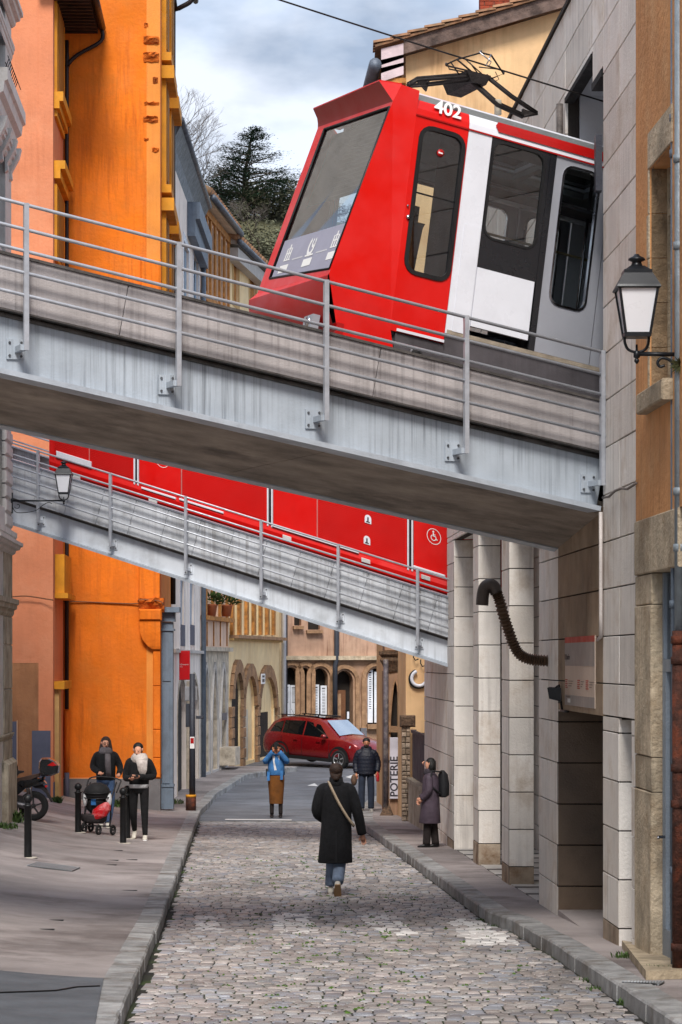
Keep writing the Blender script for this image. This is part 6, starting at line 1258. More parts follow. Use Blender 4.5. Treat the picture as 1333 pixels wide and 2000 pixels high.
lw = thing('boundary_wall', 'low rendered wall carrying the dark board fence beside the station pier', 'wall', SW(3.4, 48, gz(48)+KH)); ff = RF(3.42, 50.4, 46.02); bb('wall', m_ornb, lw, ff, 0, ff.L, gz(48)-.1, CZ-2.38, 0, .3); bb('coping', m_ornb, lw, ff, 0, ff.L, CZ-2.378, CZ-2.3, -.04, .34)
fe = thing('board_fence', 'dark grey board fence panel on the low wall left of the station', 'fence', SW(3.42, 48, CZ-2.3)); m_fen = M('dark_fence_board', (66, 64, 74), rough=.6, var=.12, objvar=.15)
for k in range(22): u0 = ff.L*k/22; mb = MB(); mb.box(u0+.006, u0+ff.L/22-.006, .08, .1, CZ-2.29, CZ-1.42, T=ff.T); mb.build('fence_board', m_fen, fe)
for u0 in (0, ff.L*.5, ff.L-.06): bb('fence_post', m_fen, fe, ff, u0, u0+.06, CZ-2.3, CZ-1.36, .102, .16)
bb('top_rail', m_fen, fe, ff, 0, ff.L, CZ-1.418, CZ-1.36, .05, .101)
# ------------------------------------------------------------------ wooded hill behind
def hz(X, Y): t_ = max(0, min(1, (Y-100)/48)); t_ = t_*t_*(3-2*t_); return gz(108)-.1+t_*28.5*max(.3, min(1, 1-(X-2)/50))
mb = MB(); Xs = [-90+6*i for i in range(26)]; Ys = [106+5*i for i in range(26)]; r_ = random.Random(1)
vs_ = [Vector((X, Y, hz(X, Y)+r_.uniform(-.3, .3))) for Y in Ys for X in Xs]; n = len(Xs); mb.add(vs_, [(j*n+i, j*n+i+1, (j+1)*n+i+1, (j+1)*n+i) for j in range(len(Ys)-1) for i in range(n-1)], True)
o = mb.build('hill', M('hill_ground', (84, 82, 56), rough=.95, var=.3, scale=.3)); o['kind'] = 'structure'
m_leafd = M('dark_needles', (52, 78, 60), rough=.85, var=.4, scale=1.2, bump=0); m_leafg = M('grey_green_scrub', (104, 106, 84), rough=.9, var=.35, scale=.8, bump=0); m_leafo = M('olive_foliage', (88, 88, 68), rough=.9, var=.35, scale=.8, bump=0); m_bark = M('bark', (76, 66, 58), rough=.95, var=.2, scale=6); m_twig = M('bare_twigs', (92, 84, 78), rough=.9)
def leafball(mb, c_, R, n, s_, r_, squash=1., droop=0):
    for i in range(n):
        d = Vector((r_.gauss(0, 1), r_.gauss(0, 1), r_.gauss(0, 1))).normalized()*R*r_.random()**.45; d.z *= squash; p = c_+d
        a_ = Vector((r_.gauss(0, 1), r_.gauss(0, 1), r_.gauss(0, .5)-droop)).normalized(); b_ = a_.cross(Vector((r_.gauss(0, 1), r_.gauss(0, 1), r_.gauss(0, 1)))).normalized(); q = s_*r_.uniform(.6, 1.3)
        mb.add([p-a_*q, p+b_*q*.35, p+a_*q, p-b_*q*.35], [(0, 1, 2, 3)])
def cedar(name, label, base, H, R, seed, top_lean=0, dens=1.):
    t = thing(name, label, 'tree', base, group='trees on the hill'); r_ = random.Random(seed); mb = MB(); tp = Vector(base)+Vector((top_lean, 0, H)); mb.tube([Vector(base)-Zv, Vector(base)+Vector((0, 0, H*.5)), tp], [R*.045, R*.035, .03], 8); br = MB(); nd = MB()
    n = int(58*dens)
    for i in range(n):
        h = .12+.88*(i/n)**.9; ln = R*(1-h)**.75*r_.uniform(.55, 1.1)+.25; a_ = r_.uniform(0, 6.28); b0 = Vector(base)+Vector((top_lean*h, 0, H*h)); e_ = b0+Vector((math.cos(a_)*ln, math.sin(a_)*ln, ln*r_.uniform(-.02, .28)))
        br.tube([b0, b0.lerp(e_, .5)+Vector((0, 0, ln*.06)), e_], [.07*(1-h)+.03, .015], 4) if False else br.tube([b0, e_], [.04*(1-h)+.015, .01], 4)
        m_ = max(2, int(ln/.5))
        for k in range(m_):
            p = b0.lerp(e_, .25+.75*(k+1)/m_); w = .17+ln*.12*(1-.3*k/m_)
            for q in range(int(80*w+22)):
                d = Vector((r_.gauss(0, w), r_.gauss(0, w), r_.gauss(-.02, .07))); a2 = (d*.5+(e_-b0).normalized()*.5+Vector((0, 0, r_.uniform(-.15, .25)))).normalized(); b2 = a2.cross(Vector((0, 0, 1))).normalized(); s_ = r_.uniform(.09, .22)
                nd.add([p+d-b2*.035, p+d+b2*.035, p+d+a2*s_], [(0, 1, 2)]) if q % 2 else nd.add([p+d-b2*s_*.4, p+d+a2*s_*.3, p+d+b2*s_*.4, p+d-a2*s_*.25], [(0, 1, 2, 3)])
    mb.build('trunk', m_bark, t); br.build('branches', m_bark, t); nd.build('crown', m_leafd, t)
def at(x, Y): X = (x-666.5)/5000*Y; return Vector((X, Y, hz(X, Y)-.3))
def topz(y, Y): return CZ+(1290-y)/5000*Y
b_ = at(478, 145); cedar('cedar_tree', 'dark cedar with a leaning pointed top rising above the roofs', b_, topz(252, 145)-b_.z, 3.4, 3, .45, 1.6)
b_ = at(545, 156); cedar('cedar_tree', 'broad dark cedar touching the windscreen of the upper funicular car', b_, topz(348, 156)-b_.z, 3.0, 5, .3, 1.3)
b_ = at(432, 152); cedar('cedar_tree', 'lower cedar left of the pointed cedar behind the chimney', b_, topz(335, 152)-b_.z, 2.8, 6, 0, 1.2)
b_ = at(610, 160); cedar('cedar_tree', 'cedar hidden mostly behind the red car nose', b_, topz(330, 160)-b_.z, 5, 8, 0, 1.)
def bare(name, label, base, H, seed, lean=0, spread=.55, d0=7):
    t = thing(name, label, 'tree', base, group='trees on the hill'); r_ = random.Random(seed); mb = MB(); tw = MB()
    def grow(p, d, ln, rad_, lev):
        q = p+d*ln; (mb if lev > 4 else tw).tube([p, p.lerp(q, .5)+Vector((r_.gauss(0, .04), r_.gauss(0, .04), 0))*ln, q], [rad_, rad_*.85, rad_*.7], 5 if lev > 4 else 3, caps=False)
        if lev == 0: return
        for k in range(2 if r_.random() < .7 else 3):
            d2 = (d+Vector((r_.gauss(0, spread), r_.gauss(0, spread), r_.uniform(-.1, .35)))).normalized(); grow(q, d2, ln*r_.uniform(.68, .88), rad_*.66, lev-1)
    grow(Vector(base), Vector((lean, 0, 1)).normalized(), H*.27, H*.018, d0); mb.build('trunk', m_bark, t); tw.build('twigs', m_twig, t)
b_ = at(372, 140); bare('bare_tree', 'bare leafless tree spreading right above the zinc roofs', b_, topz(285, 140)-b_.z-.5, 4, .15, .5, 8)
b_ = at(318, 138); bare('bare_tree', 'tall bare leafless tree partly behind the orange house', b_, topz(205, 138)-b_.z-1, 9, .1, .5, 8)
b_ = at(505, 135); bare('bare_tree', 'small grey leafless tree right below the cedars', b_, 4.5, 12, 0, .55, 8)
def bush(name, label, base, R, m, seed, n=1500):
    t = thing(name, label, 'bush', base, group='bushes on the hill'); r_ = random.Random(seed); mb = MB()
    for k in range(9):
        c_ = Vector(base)+Vector((r_.gauss(0, R*.4), r_.gauss(0, R*.4), R*(.2+r_.random()*.8))); leafball(mb, c_, R*r_.uniform(.35, .6), n//9, .12, r_, .8)
    mb.build('foliage', m, t); mb = MB(); mb.tube([Vector(base)-Zv*.5, Vector(base)+Zv*R*.6], [.12, .05], 6); mb.build('stem', m_bark, t)
adj = ['grey', 'greyish', 'olive', 'dull green', 'brownish', 'ashy']
k = 0
for Y in (118, 126, 136, 146):
    for ix, x in enumerate((352, 400, 446, 492, 538)):
        b_ = at(x+random.uniform(-14, 14), Y); bush('hill_bush', '%s bush %s on the hill %s' % (('scrubby grey green', 'olive green')[k % 3 == 1], {118: 'lowest', 126: 'second row up', 136: 'third row up', 146: 'topmost'}[Y], ('behind the zinc roof', 'behind the chimney', 'left of the cedar', 'below the pointed cedar', 'beside the red funicular')[ix]), b_, random.uniform(1.5, 2.5), (m_leafg, m_leafo, m_leafg)[k % 3], k, 1700); k += 1
# ------------------------------------------------------------------ bollards
m_bol = M('bollard_paint', (26, 27, 29), rough=.45, metal=.3, var=.2, scale=8, bump=.1)
def bollard(label, xb, yb, yt):
    b = gpx(xb, yb); h = (yb-yt)/5000*b.y; t = thing('bollard', label, 'bollard', b, group='ball topped bollards on the left pavement'); r_ = .052; P = b
    mb = MB(); mb.lathe([(r_+.004, -.02), (r_, .03), (r_*.97, h-.17), (r_+.012, h-.165), (r_+.012, h-.15), (r_*.8, h-.145), (r_*.72, h-.115)], P, 16); mb.build('post', m_bol, t)
    mb = MB(); mb.ball(P+Vector((0, 0, h-.062)), .062, 16, 10); mb.build('ball', m_bol, t)
    mb = MB(); mb.lathe([(.13, -.01), (.13, .004), (.12, .008)], P, 16); mb.build('mortar_ring', M('pale_mortar', (180, 172, 160), rough=.9, var=.2, scale=20), t)
bollard('nearest bollard standing alone in front of the scooter', 55, 1675, 1551); bollard('bollard at the left side of the stroller', 153, 1626, 1529)
bollard('foremost bollard of the close pair before the woman with white scarf', 241, 1647, 1538); bollard('rear bollard of the close pair before the woman with white scarf', 249, 1638, 1534)
# ------------------------------------------------------------------ extrusions between photographed outline points
def prism(pts, Y, th, par, name, mat, bev=0., smooth_=False):
    q0 = [px(x, y, Y-th/2) for x, y in pts]; c_ = sum(q0, Vector())/len(q0)
    rings = [[c_.lerp(p, .86)+Vector((0, -.0, 0)) for p in q0], [p+Vector((0, th*.14, 0)) for p in q0], [p+Vector((0, th*.86, 0)) for p in q0], [c_.lerp(p, .86)+Vector((0, th, 0)) for p in q0]]
    mb = MB(); mb.loft(rings, True, smooth_); return fixn(mb.build(name, mat, par))
m_tyre = M('tyre_rubber', (26, 26, 27), rough=.85, bump=.2); m_alloy = M('dull_alloy', (120, 118, 120), rough=.35, metal=.8); m_scoot = M('scooter_black', (26, 28, 32), rough=.2, coat=.7, bump=.02); m_scb = M('scooter_plastic', (40, 38, 40), rough=.7)
def wheel(par, c_, R, w, ax, spokes, m_rim=m_alloy, rr=.64):
    ax = Vector(ax).normalized(); u = ax.cross(Zv).normalized(); v = u.cross(ax)
    T_ = lambda q: c_+ax*q[0]+u*q[1]+v*q[2]
    mb = MB(); n = 26; ring = []
    for r_, h in ((R*rr, -w*.4), (R*.8, -w*.5), (R*.96, -w*.42), (R, -w*.2), (R, w*.2), (R*.96, w*.42), (R*.8, w*.5), (R*rr, w*.4)): ring.append([T_((h, r_*math.cos(2*math.pi*j/n), r_*math.sin(2*math.pi*j/n))) for j in range(n)])
    mb.loft(ring+[ring[0]], False, True); wt = mb.build('wheel', m_tyre, par)
    mb = MB(); ring = []
    for r_, h in ((R*rr, -w*.42), (R*rr*.9, -w*.4), (R*rr*.86, -w*.1), (R*rr*.86, w*.1), (R*rr*.9, w*.4), (R*rr, w*.42)): ring.append([T_((h, r_*math.cos(2*math.pi*j/n), r_*math.sin(2*math.pi*j/n))) for j in range(n)])
    mb.loft(ring, False, True); mb.build('rim', m_rim, wt)
    mb = MB(); mb.tube([T_((-w*.38, 0, 0)), T_((w*.38, 0, 0))], R*.16, 12); mb.build('hub', m_rim, wt)
    for k in range(spokes):
        a_ = 2*math.pi*k/spokes+.3; mb = MB(); mb.tube([T_((-w*.3, R*.1*math.cos(a_), R*.1*math.sin(a_))), T_((-w*.34, R*rr*.92*math.cos(a_), R*rr*.92*math.sin(a_)))], R*.055, 4); mb.build('spoke', m_rim, wt)
    return wt
# ------------------------------------------------------------------ scooter
g_ = gpx(66, 1603); SY = g_.y; t = thing('scooter', 'black motor scooter with rear top case parked half behind the stone base', 'scooter', g_)
ks = 5000/SY; Rw = 29/ks
wheel(t, px(66, 1574, SY), Rw, .12, (0, 1, 0), 5, m_scb); wheel(t, px(-62, 1574, SY), Rw, .11, (0, 1, 0), 5, m_scb)
def PR(pts, th, nm, m): return prism(pts, SY, th, t, nm, m)
PR([(-30, 1540), (20, 1536), (40, 1523), (72, 1520), (86, 1526), (90, 1531), (72, 1535), (50, 1540), (36, 1552), (10, 1560), (-30, 1562)], .26, 'body', m_scoot)
PR([(36, 1534), (58, 1526), (82, 1519), (86, 1521), (64, 1530), (42, 1538)], .32, 'side_fairing', m_scoot)
PR([(-5, 1524), (22, 1522), (40, 1519), (60, 1514), (76, 1511), (77, 1517), (60, 1524), (30, 1532), (-5, 1534)], .24, 'seat', M('brown_seat', (74, 56, 48), rough=.7))
PR([(62, 1532), (80, 1530), (90, 1540), (97, 1553), (103, 1566), (100, 1567), (90, 1550), (80, 1540), (66, 1538)], .14, 'rear_fender', m_scb)
tc_ = PR([(76, 1488), (80, 1481), (95, 1481), (106, 1487), (114, 1496), (112, 1511), (100, 1516), (80, 1516), (75, 1502)], .40, 'top_case', m_scoot)
PR([(91, 1495), (104, 1487), (112, 1495), (103, 1497)], .42, 'tail_reflector', M('reflector_red', (190, 16, 16), rough=.2)); PR([(88, 1534), (92, 1534), (92, 1538), (88, 1538)], .2, 'tail_lamp', M('reflector_red'))
PR([(82, 1517), (86, 1517), (84, 1526), (80, 1526)], .2, 'rack', m_scb)
PR([(20, 1552), (50, 1556), (56, 1570), (30, 1572), (14, 1566)], .2, 'engine_case', m_scb)
mb = MB(); mb.tube([px(10, 1566, SY-.12), px(40, 1572, SY-.14), px(58, 1576, SY-.14)], [.04, .05, .055], 10); mb.build('exhaust', m_alloy, t)
PR([(-70, 1500), (-50, 1495), (-40, 1540), (-55, 1560), (-75, 1550)], .4, 'front_shield', m_scoot)
for pts in ([(-52, 1498), (-30, 1488)],): mb = MB(); mb.tube([px(x, y, SY-.3) for x, y in pts]+[px(-30, 1488, SY+.3)], .015, 6); mb.build('handlebar', m_scb, t)
PR([(20, 1494), (35, 1496), (36, 1504), (26, 1512), (18, 1512)], .1, 'mirror', m_scoot); PR([(24, 1504), (46, 1506), (46, 1509), (36, 1512), (30, 1520), (20, 1520)], .16, 'grab_handle', m_scb)
for a_, b_ in (((52, 1531), (56, 1552)), ((58, 1532), (62, 1556))): mb = MB(); mb.tube([px(*a_, SY-.1), px(*b_, SY-.1)], .022, 8); mb.build('shock_absorber', m_alloy, t)
mb = MB(); mb.tube([px(40, 1560, SY-.1), px(28, gpx(28, 1603).z and 1604, SY-.22)], .012, 6); mb.build('side_stand', m_scb, t)
# ------------------------------------------------------------------ red suv
al = rad(40); c0 = Vector((-.50, 82.6, 0)); c0.z = gz(82)+.02; fw = Vector((math.cos(al), -math.sin(al), -.055)).normalized(); sw = Vector((-math.sin(al), -math.cos(al), 0)).normalized(); uw_ = fw.cross(sw)*-1
if uw_.z < 0: uw_ = -uw_
kS = .96
def CT(q): return c0+(fw*q[0]+sw*q[1]+uw_*q[2])*kS
t = thing('parked_car', 'dark red compact suv turning at the end of the cobbled street', 'car', c0)
m_suv = M('metallic_dark_red', (128, 8, 16), rough=.22, metal=.35, coat=1., var=.04, bump=0); m_plast = M('black_trim', (22, 22, 24), rough=.6)
m_autog = M('car_glass_dark', (14, 16, 18), rough=.05, bump=0, var=0, spec=.8); m_wsg = M('sky_white_windscreen', (196, 208, 220), rough=.12, bump=0, var=0, spec=1., metal=.9)  # windscreen tone carries a painted white sky reflection; other panes stay dark
st = [(-2.12, .82, .40, .95, .60, .86), (-2.02, .86, .28, 1.0, .66, 1.02), (-1.8, .88, .24, 1.02, .64, 1.44), (-1.45, .89, .22, 1.02, .62, 1.57), (-.6, .89, .22, 1.0, .62, 1.62), (.1, .89, .22, .98, .62, 1.60), (.42, .89, .22, .97, .61, 1.52), (1.12, .89, .22, .98, .66, 1.08), (1.45, .88, .22, .97, .64, 1.04), (1.85, .84, .26, .9, .58, .94), (2.05, .72, .32, .78, .5, .80), (2.12, .55, .42, .64, .4, .66)]
def ring_(s): x, w, zb_, zbel, wr, zt_ = s; zbel = min(zbel, zt_-.03); h = [(w*.8, zb_), (w*.94, zb_+.06), (w, zb_+.2), (w, (zb_+zbel)/2+.05), (w*.985, zbel-.04), (w*.95, zbel), (wr*1.06, zt_-.07), (wr*.85, zt_), (0, zt_+.015)]; return [CT((x, y, z)) for y, z in h]+[CT((x, -y, z)) for y, z in reversed(h[:-1])]
mb = MB(); mb.loft([ring_(s) for s in st], True, True); bd = fixn(mb.build('body', m_suv, t))
def lerp_st(x):
    for a_, b_ in zip(st, st[1:]):
        if a_[0] <= x <= b_[0]: k = (x-a_[0])/(b_[0]-a_[0]); return [p+(q-p)*k for p, q in zip(a_, b_)]
def gp2(x, k, sd, off=.008):              # point on greenhouse side, k 0 belt .. 1 roof
    s = lerp_st(x); zbel = min(s[3], s[5]-.03); y = s[1]*.95+(s[4]*1.06-s[1]*.95)*k; z = zbel+(s[5]-.07-zbel)*k; return CT((x, (y+off)*sd, z+off*.3))
for sd in (1, -1):
    for nm, xs in (('rear_quarter_window', [(-1.82, .12), (-1.30, .10), (-1.30, .88), (-1.66, .8)]), ('rear_door_window', [(-1.26, .08), (-.36, .06), (-.36, .92), (-1.26, .9)]), ('front_door_window', [(-.30, .06), (.80, .10), (.62, .42), (.30, .86), (-.30, .92)])):
        mb = MB(); mb.add([gp2(x, k, sd) for x, k in xs], [tuple(range(len(xs)))]); mb.build(nm, m_autog, t)
    for x in (1.30, -1.30):
        w_ = wheel(t, CT((x, .80*sd, .325)), .325*kS, .22*kS, sw*sd*-1, 5, M('bright_alloy', (190, 192, 196), rough=.3, metal=.7), .68)
        mb = MB(); n = 16; rr_ = [(math.cos(math.pi*k/n), math.sin(math.pi*k/n)) for k in range(-1, n+2)]
        mb.add([CT((x+c*.36, (.888)*sd, .325+s*.36)) for c, s in rr_]+[CT((x+c*.44, (.896)*sd, .325+s*.44)) for c, s in rr_]+[CT((x+c*.36, .6*sd, .325+s*.36)) for c, s in rr_], [(i, i+1, n+4+i, n+3+i) for i in range(n+2)]+[(i, i+1, 2*n+7+i, 2*n+6+i) for i in range(n+2)]); mb.build('wheel_arch', m_plast, t)
        mb = MB(); mb.add([CT((x+c*.36, .885*sd, .325+s*.36)) for c, s in rr_], [tuple(range(n+3))]); mb.build('wheel_well', m_black, t)
    mb = MB(); mb.box(-.95, .95, .86, .905, .22, .33, T=lambda q: CT((q[0], q[1]*sd, q[2]))); mb.build('sill_trim', m_plast, t)
    mb = MB(); mb.ball((.70, 1.0*sd, 1.06), (.11, .09, .075), 10, 7, T=CT); mb.build('wing_mirror', m_suv, t)
    mb = MB(); q = [(2.06, .42), (1.98, .70), (1.72, .855), (1.70, .86), (1.96, .72), (2.07, .45)]; mb.add([CT((x+.012, y*sd, z)) for (x, y), z in zip(q, (.70, .73, .82, .74, .66, .64))], [(0, 1, 2, 3, 4, 5)]); mb.build('headlight', M('headlamp', (200, 206, 214), rough=.1, bump=0, metal=.3), t)
    mb = MB(); mb.box(1.99, 2.075, .52*sd-.07, .52*sd+.07, .40, .50, T=CT); mb.build('fog_lamp', m_plast, t)
    mb = MB(); mb.tube([CT((-1.6, .56*sd, 1.64)), CT((.1, .56*sd, 1.665))], .018, 6); mb.build('roof_rail', m_plast, t)
    for x0, x1 in ((-.33, 0), (.86, 0), (-1.25, 0)): mb = MB(); mb.box(x0-.005, x0+.005, .888, .894, .34, .95, T=lambda q: CT((q[0], q[1]*sd, q[2]))); mb.build('door_seam', m_plast, t)
    for x0 in (-.45, .55): mb = MB() ; mb.box(x0-.25, x0-.08, .885, .915, .84, .87, T=lambda q: CT((q[0], q[1]*sd, q[2]))); mb.build('door_handle', m_suv, t)
def wsr(x, y): s = lerp_st(x); return CT((x, y*s[4]*1.0, s[5]+.06-(.05 if abs(y) > .9 else 0)))
mb = MB(); mb.add([wsr(.44, -.86), wsr(.44, 0), wsr(.44, .86), wsr(1.10, .97), wsr(1.10, 0), wsr(1.10, -.97)], [(0, 1, 4, 5), (1, 2, 3, 4)], True); mb.build('windscreen', m_wsg, t)
mb = MB(); mb.box(2.03, 2.10, -.40, .40, .56, .70, T=CT); mb.build('grille', m_plast, t); mb = MB(); mb.box(2.09, 2.115, -.38, .38, .69, .705, T=CT); mb.build('grille_chrome', m_chrome, t); mb = MB(); mb.box(2.04, 2.12, -.22, .22, .42, .52, T=CT); mb.build('number_plate', m_icon, t)
mb = MB(); mb.box(-1.4, .2, -.45, .45, 1.635, 1.645, T=CT); mb.build('sunroof', m_autog, t)
mb = MB(); mb.tube([CT((-1.3, .2, 1.62)), CT((-1.45, .2, 1.82))], .006, 5); mb.build('antenna', m_plast, t)
mb = MB(); mb.box(1.8, 2.1, -.7, .7, .24, .36, T=CT); mb.build('front_skid', m_plast, t)
# ------------------------------------------------------------------ people
m_skin = M('skin', (206, 150, 124), rough=.55, var=.05, bump=0); m_skin2 = M('skin_tan', (176, 118, 88), rough=.55, var=.05, bump=0); m_eye = M('dark_eye', (30, 22, 20), rough=.3, bump=0); m_lip = M('lips', (150, 80, 74), rough=.5, bump=0)
def fabric(name, col, **k): return M(name, col, rough=.92, var=.15, scale=9, bump=.5, bscale=70, **k)
def skinmesh(name, vd, edges, mat, par, lev=2):
    names = list(vd); me = bpy.data.meshes.new(name); me.from_pydata([vd[n][0] for n in names], [(names.index(a_), names.index(b_)) for a_, b_ in edges], []); ob = bpy.data.objects.new(name, me); C.objects.link(ob); ob.parent = par; ORG[ob.name] = Vector((0, 0, 0)); me.materials.append(mat)
    sk = ob.modifiers.new('Skin', 'SKIN'); sk.use_smooth_shade = True
    for i, n in enumerate(names):
        r_ = vd[n][1]; me.skin_vertices[0].data[i].radius = r_ if isinstance(r_, tuple) else (r_, r_)
    me.skin_vertices[0].data[0].use_root = True
    sb = ob.modifiers.new('Subdivision', 'SUBSURF'); sb.levels = lev; sb.render_levels = lev; return ob
def ell(cx, cy, z, rx, ry, n=20, tilt=0, fold=0, ph=0):
    return [Vector((cx+rx*math.cos(2*math.pi*j/n)*(1+fold*math.sin(5*2*math.pi*j/n+ph)), cy+ry*math.sin(2*math.pi*j/n)*(1+fold*math.sin(5*2*math.pi*j/n+ph)), z+tilt*math.sin(2*math.pi*j/n))) for j in range(n)]
def person(label, foot, H, fd, J, skin_m=m_skin, hands=('l', 'r')):
    """J: joint table (x, y, z) in metres for a 1.0 scale of H; fd: -1 faces the camera, +1 faces away"""
    t = thing('person', label, 'person', foot, local=True); t.location = foot
    S = H/1.7; g = {k: Vector(v)*S for k, v in J.items()}
    D = dict(pel=(g['pel'], (.13*S, .10*S)), wai=(g['wai'], (.115*S, .085*S)), che=(g['che'], (.14*S, .10*S)), nec=(g['nec'], .052*S), jaw=(g['jaw'], (.062*S, .07*S)), hea=(g['hea'], (.078*S, .092*S)), cro=(g['cro'], (.055*S, .065*S)))
    E = [('pel', 'wai'), ('wai', 'che'), ('che', 'nec'), ('nec', 'jaw'), ('jaw', 'hea'), ('hea', 'cro')]
    for s in 'lr':
        D['sh'+s] = (g['sh'+s], .05*S); D['el'+s] = (g['el'+s], .037*S); D['wr'+s] = (g['wr'+s], .025*S); D['hi'+s] = (g['hi'+s], .082*S); D['kn'+s] = (g['kn'+s], .055*S); D['an'+s] = (g['an'+s], .037*S)
        E += [('che', 'sh'+s), ('sh'+s, 'el'+s), ('el'+s, 'wr'+s), ('pel', 'hi'+s), ('hi'+s, 'kn'+s), ('kn'+s, 'an'+s)]
    body = skinmesh('body', D, E, skin_m, t)
    for s in hands:                       # palm, four fingers curled, thumb
        w = g['wr'+s]; d = (w-g['el'+s]).normalized(); sd = Vector((1, 0, 0)) if abs(d.x) < .8 else Vector((0, 0, 1)); a_ = d.cross(sd).normalized(); b_ = a_.cross(d).normalized(); mb = MB()
        mb.tube([w, w+d*.045*S, w+d*.085*S], [.024*S, .034*S, .032*S], 8, flat=1)
        for k, ln in enumerate((.062, .072, .068, .052)):
            o_ = w+d*.08*S+b_*(k-1.5)*.017*S; mb.tube([o_, o_+d*ln*.5*S, o_+d*ln*.8*S+a_*.02*S, o_+d*ln*.85*S+a_*.038*S], [.0095*S, .009*S, .008*S, .006*S], 5)
        o_ = w+d*.03*S-b_*.028*S; mb.tube([o_, o_+d*.03*S-b_*.022*S, o_+d*.06*S-b_*.02*S+a_*.01*S], [.012*S, .010*S, .007*S], 5); mb.build('hand', skin_m, t, local=True)
    return t, g, S, body
def lp(name, rings, mat, t, caps=True): mb = MB(); mb.loft(rings, caps, True); return mb.build(name, mat, t, local=True)
def sleeve(t, pts, rs, mat, name='sleeve'):
    p0 = pts[0]-Zv*.045; s0 = Vector((p0.x*.45, p0.y*.6, p0.z+.035)); pts = [s0, Vector((p0.x*.93, p0.y, p0.z))]+list(pts[1:]); mb = MB(); mb.tube(smooth(pts, 5), [rs[0]*.62+rs[0]*.38*min(1, i/5) if i < 5 else rs[0]+(rs[1]-rs[0])*min(1, (i-5)/((len(pts)-2)*5)) for i in range((len(pts)-1)*5+1)], 12); return mb.build(name, mat, t, local=True)
def face(t, g, S, fd, skin_m, look=0., beard=None, yaw=0.):
    h = g['hea']; f = Vector((math.sin(yaw), fd*math.cos(yaw), look)).normalized(); r_ = f.cross(Zv).normalized(); u = r_.cross(f)
    def q(a_, b_, c_): return h+r_*a_*S+u*b_*S+f*c_*S
    for s in (-1, 1):
        mb = MB(); mb.ball(q(.03*s, .0, .086), (.009*S, .008*S, .006*S), 8, 5); mb.build('eye', m_eye, t, local=True)
        mb = MB(); mb.tube([q(.048*s, .024, .082), q(.03*s, .03, .090), q(.014*s, .024, .091)], .0022*S, 5); mb.build('eyebrow', m_eye, t, local=True)
        mb = MB(); mb.ball(q(.083*s, -.005, .0), (.012*S, .018*S, .028*S), 8, 5); mb.build('ear', skin_m, t, local=True)
    mb = MB(); mb.tube([q(0, .015, .086), q(0, -.015, .105), q(0, -.028, .112), q(0, -.034, .09)], [.008*S, .012*S, .016*S, .01*S], 7); mb.build('nose', skin_m, t, local=True)
    mb = MB(); mb.tube([q(-.024, -.056, .082), q(0, -.054, .09), q(.024, -.056, .082)], .006*S, 6); mb.build('mouth', m_lip, t, local=True)
    if beard: mb = MB(); mb.ball(q(0, -.075, .045), (.062*S, .05*S, .045*S), 12, 8); mb.build('beard', beard, t, local=True)
    return q
def hair(t, g, S, fd, mat, kind='short', off=(0, 0)):
    h = g['hea']; mb = MB(); mb.ball(h+Vector((0, -fd*.034*S, .036*S)), (.09*S, .088*S, .086*S), 14, 9)
    if kind == 'long': mb.loft([ell(h.x, h.y-fd*(.035 if z > -.1 else .01)*S, h.z+z*S, rx*S, ry*S, 12) for z, rx, ry in ((.05, .095, .075), (-.05, .115, .09), (-.15, .135, .12), (-.24, .12, .11))])
    if kind == 'bob': mb.loft([ell(h.x, h.y-fd*.02*S, h.z+z*S, rx*S, ry*S, 12) for z, rx, ry in ((.06, .095, .09), (-.03, .11, .10), (-.1, .105, .085), (-.13, .08, .06))])
    if kind == 'bun': mb.ball(h+Vector((.0, -fd*.10*S, -.075*S)), (.04*S, .035*S, .038*S), 10, 6); mb.loft([ell(h.x, h.y-fd*.05*S, h.z+z*S, rx*S, .05*S, 12) for z, rx in ((.0, .085), (-.07, .07), (-.11, .045))])
    return mb.build('hair', mat, t, local=True)
def shoe(t, an, S, dirv, mat, up_=0., sole=None):
    d = Vector(dirv).normalized(); s = d.cross(Zv).normalized(); n_ = s.cross(d); o_ = Vector(an); mb = MB(); rings = []
    for x, w, h0, h1 in ((-.07, .028, -.07, -.01), (-.05, .038, -.08, .03), (.0, .042, -.082, .035), (.06, .044, -.082, -.02), (.13, .042, -.082, -.04), (.17, .026, -.08, -.055)):
        rings.append([o_+(d*x+s*w*math.cos(a_)+n_*((h0+h1)/2+(h1-h0)/2*math.sin(a_)))*S for a_ in [2*math.pi*k/10 for k in range(10)]])
    mb.loft(rings); sh__ = mb.build('shoe', mat, t, local=True)
    if sole: mb = MB(); mb.loft([[o_+(d*x+s*w*k+n_*z)*S for k, z in ((-1, -.09), (1, -.09), (1, -.072), (-1, -.072))] for x, w in ((-.075, .03), (.0, .045), (.08, .048), (.175, .028))], True, False); mb.build('sole', sole, sh__, local=True)
def std(fd, sx=.19, stance=.09):
    J = dict(pel=(0, 0, .93), wai=(0, 0, 1.08), che=(0, 0, 1.30), nec=(0, 0, 1.46), jaw=(0, fd*.02, 1.53), hea=(0, fd*.015, 1.60), cro=(0, 0, 1.655))
    for s, k in (('l', -1), ('r', 1)): J.update({'sh'+s: (k*sx, 0, 1.40), 'el'+s: (k*(sx+.05), -fd*.02, 1.12), 'wr'+s: (k*(sx+.06), fd*.06, .88), 'hi'+s: (k*.09, 0, .90), 'kn'+s: (k*stance, fd*.02, .48), 'an'+s: (k*stance, 0, .085)})
    return J
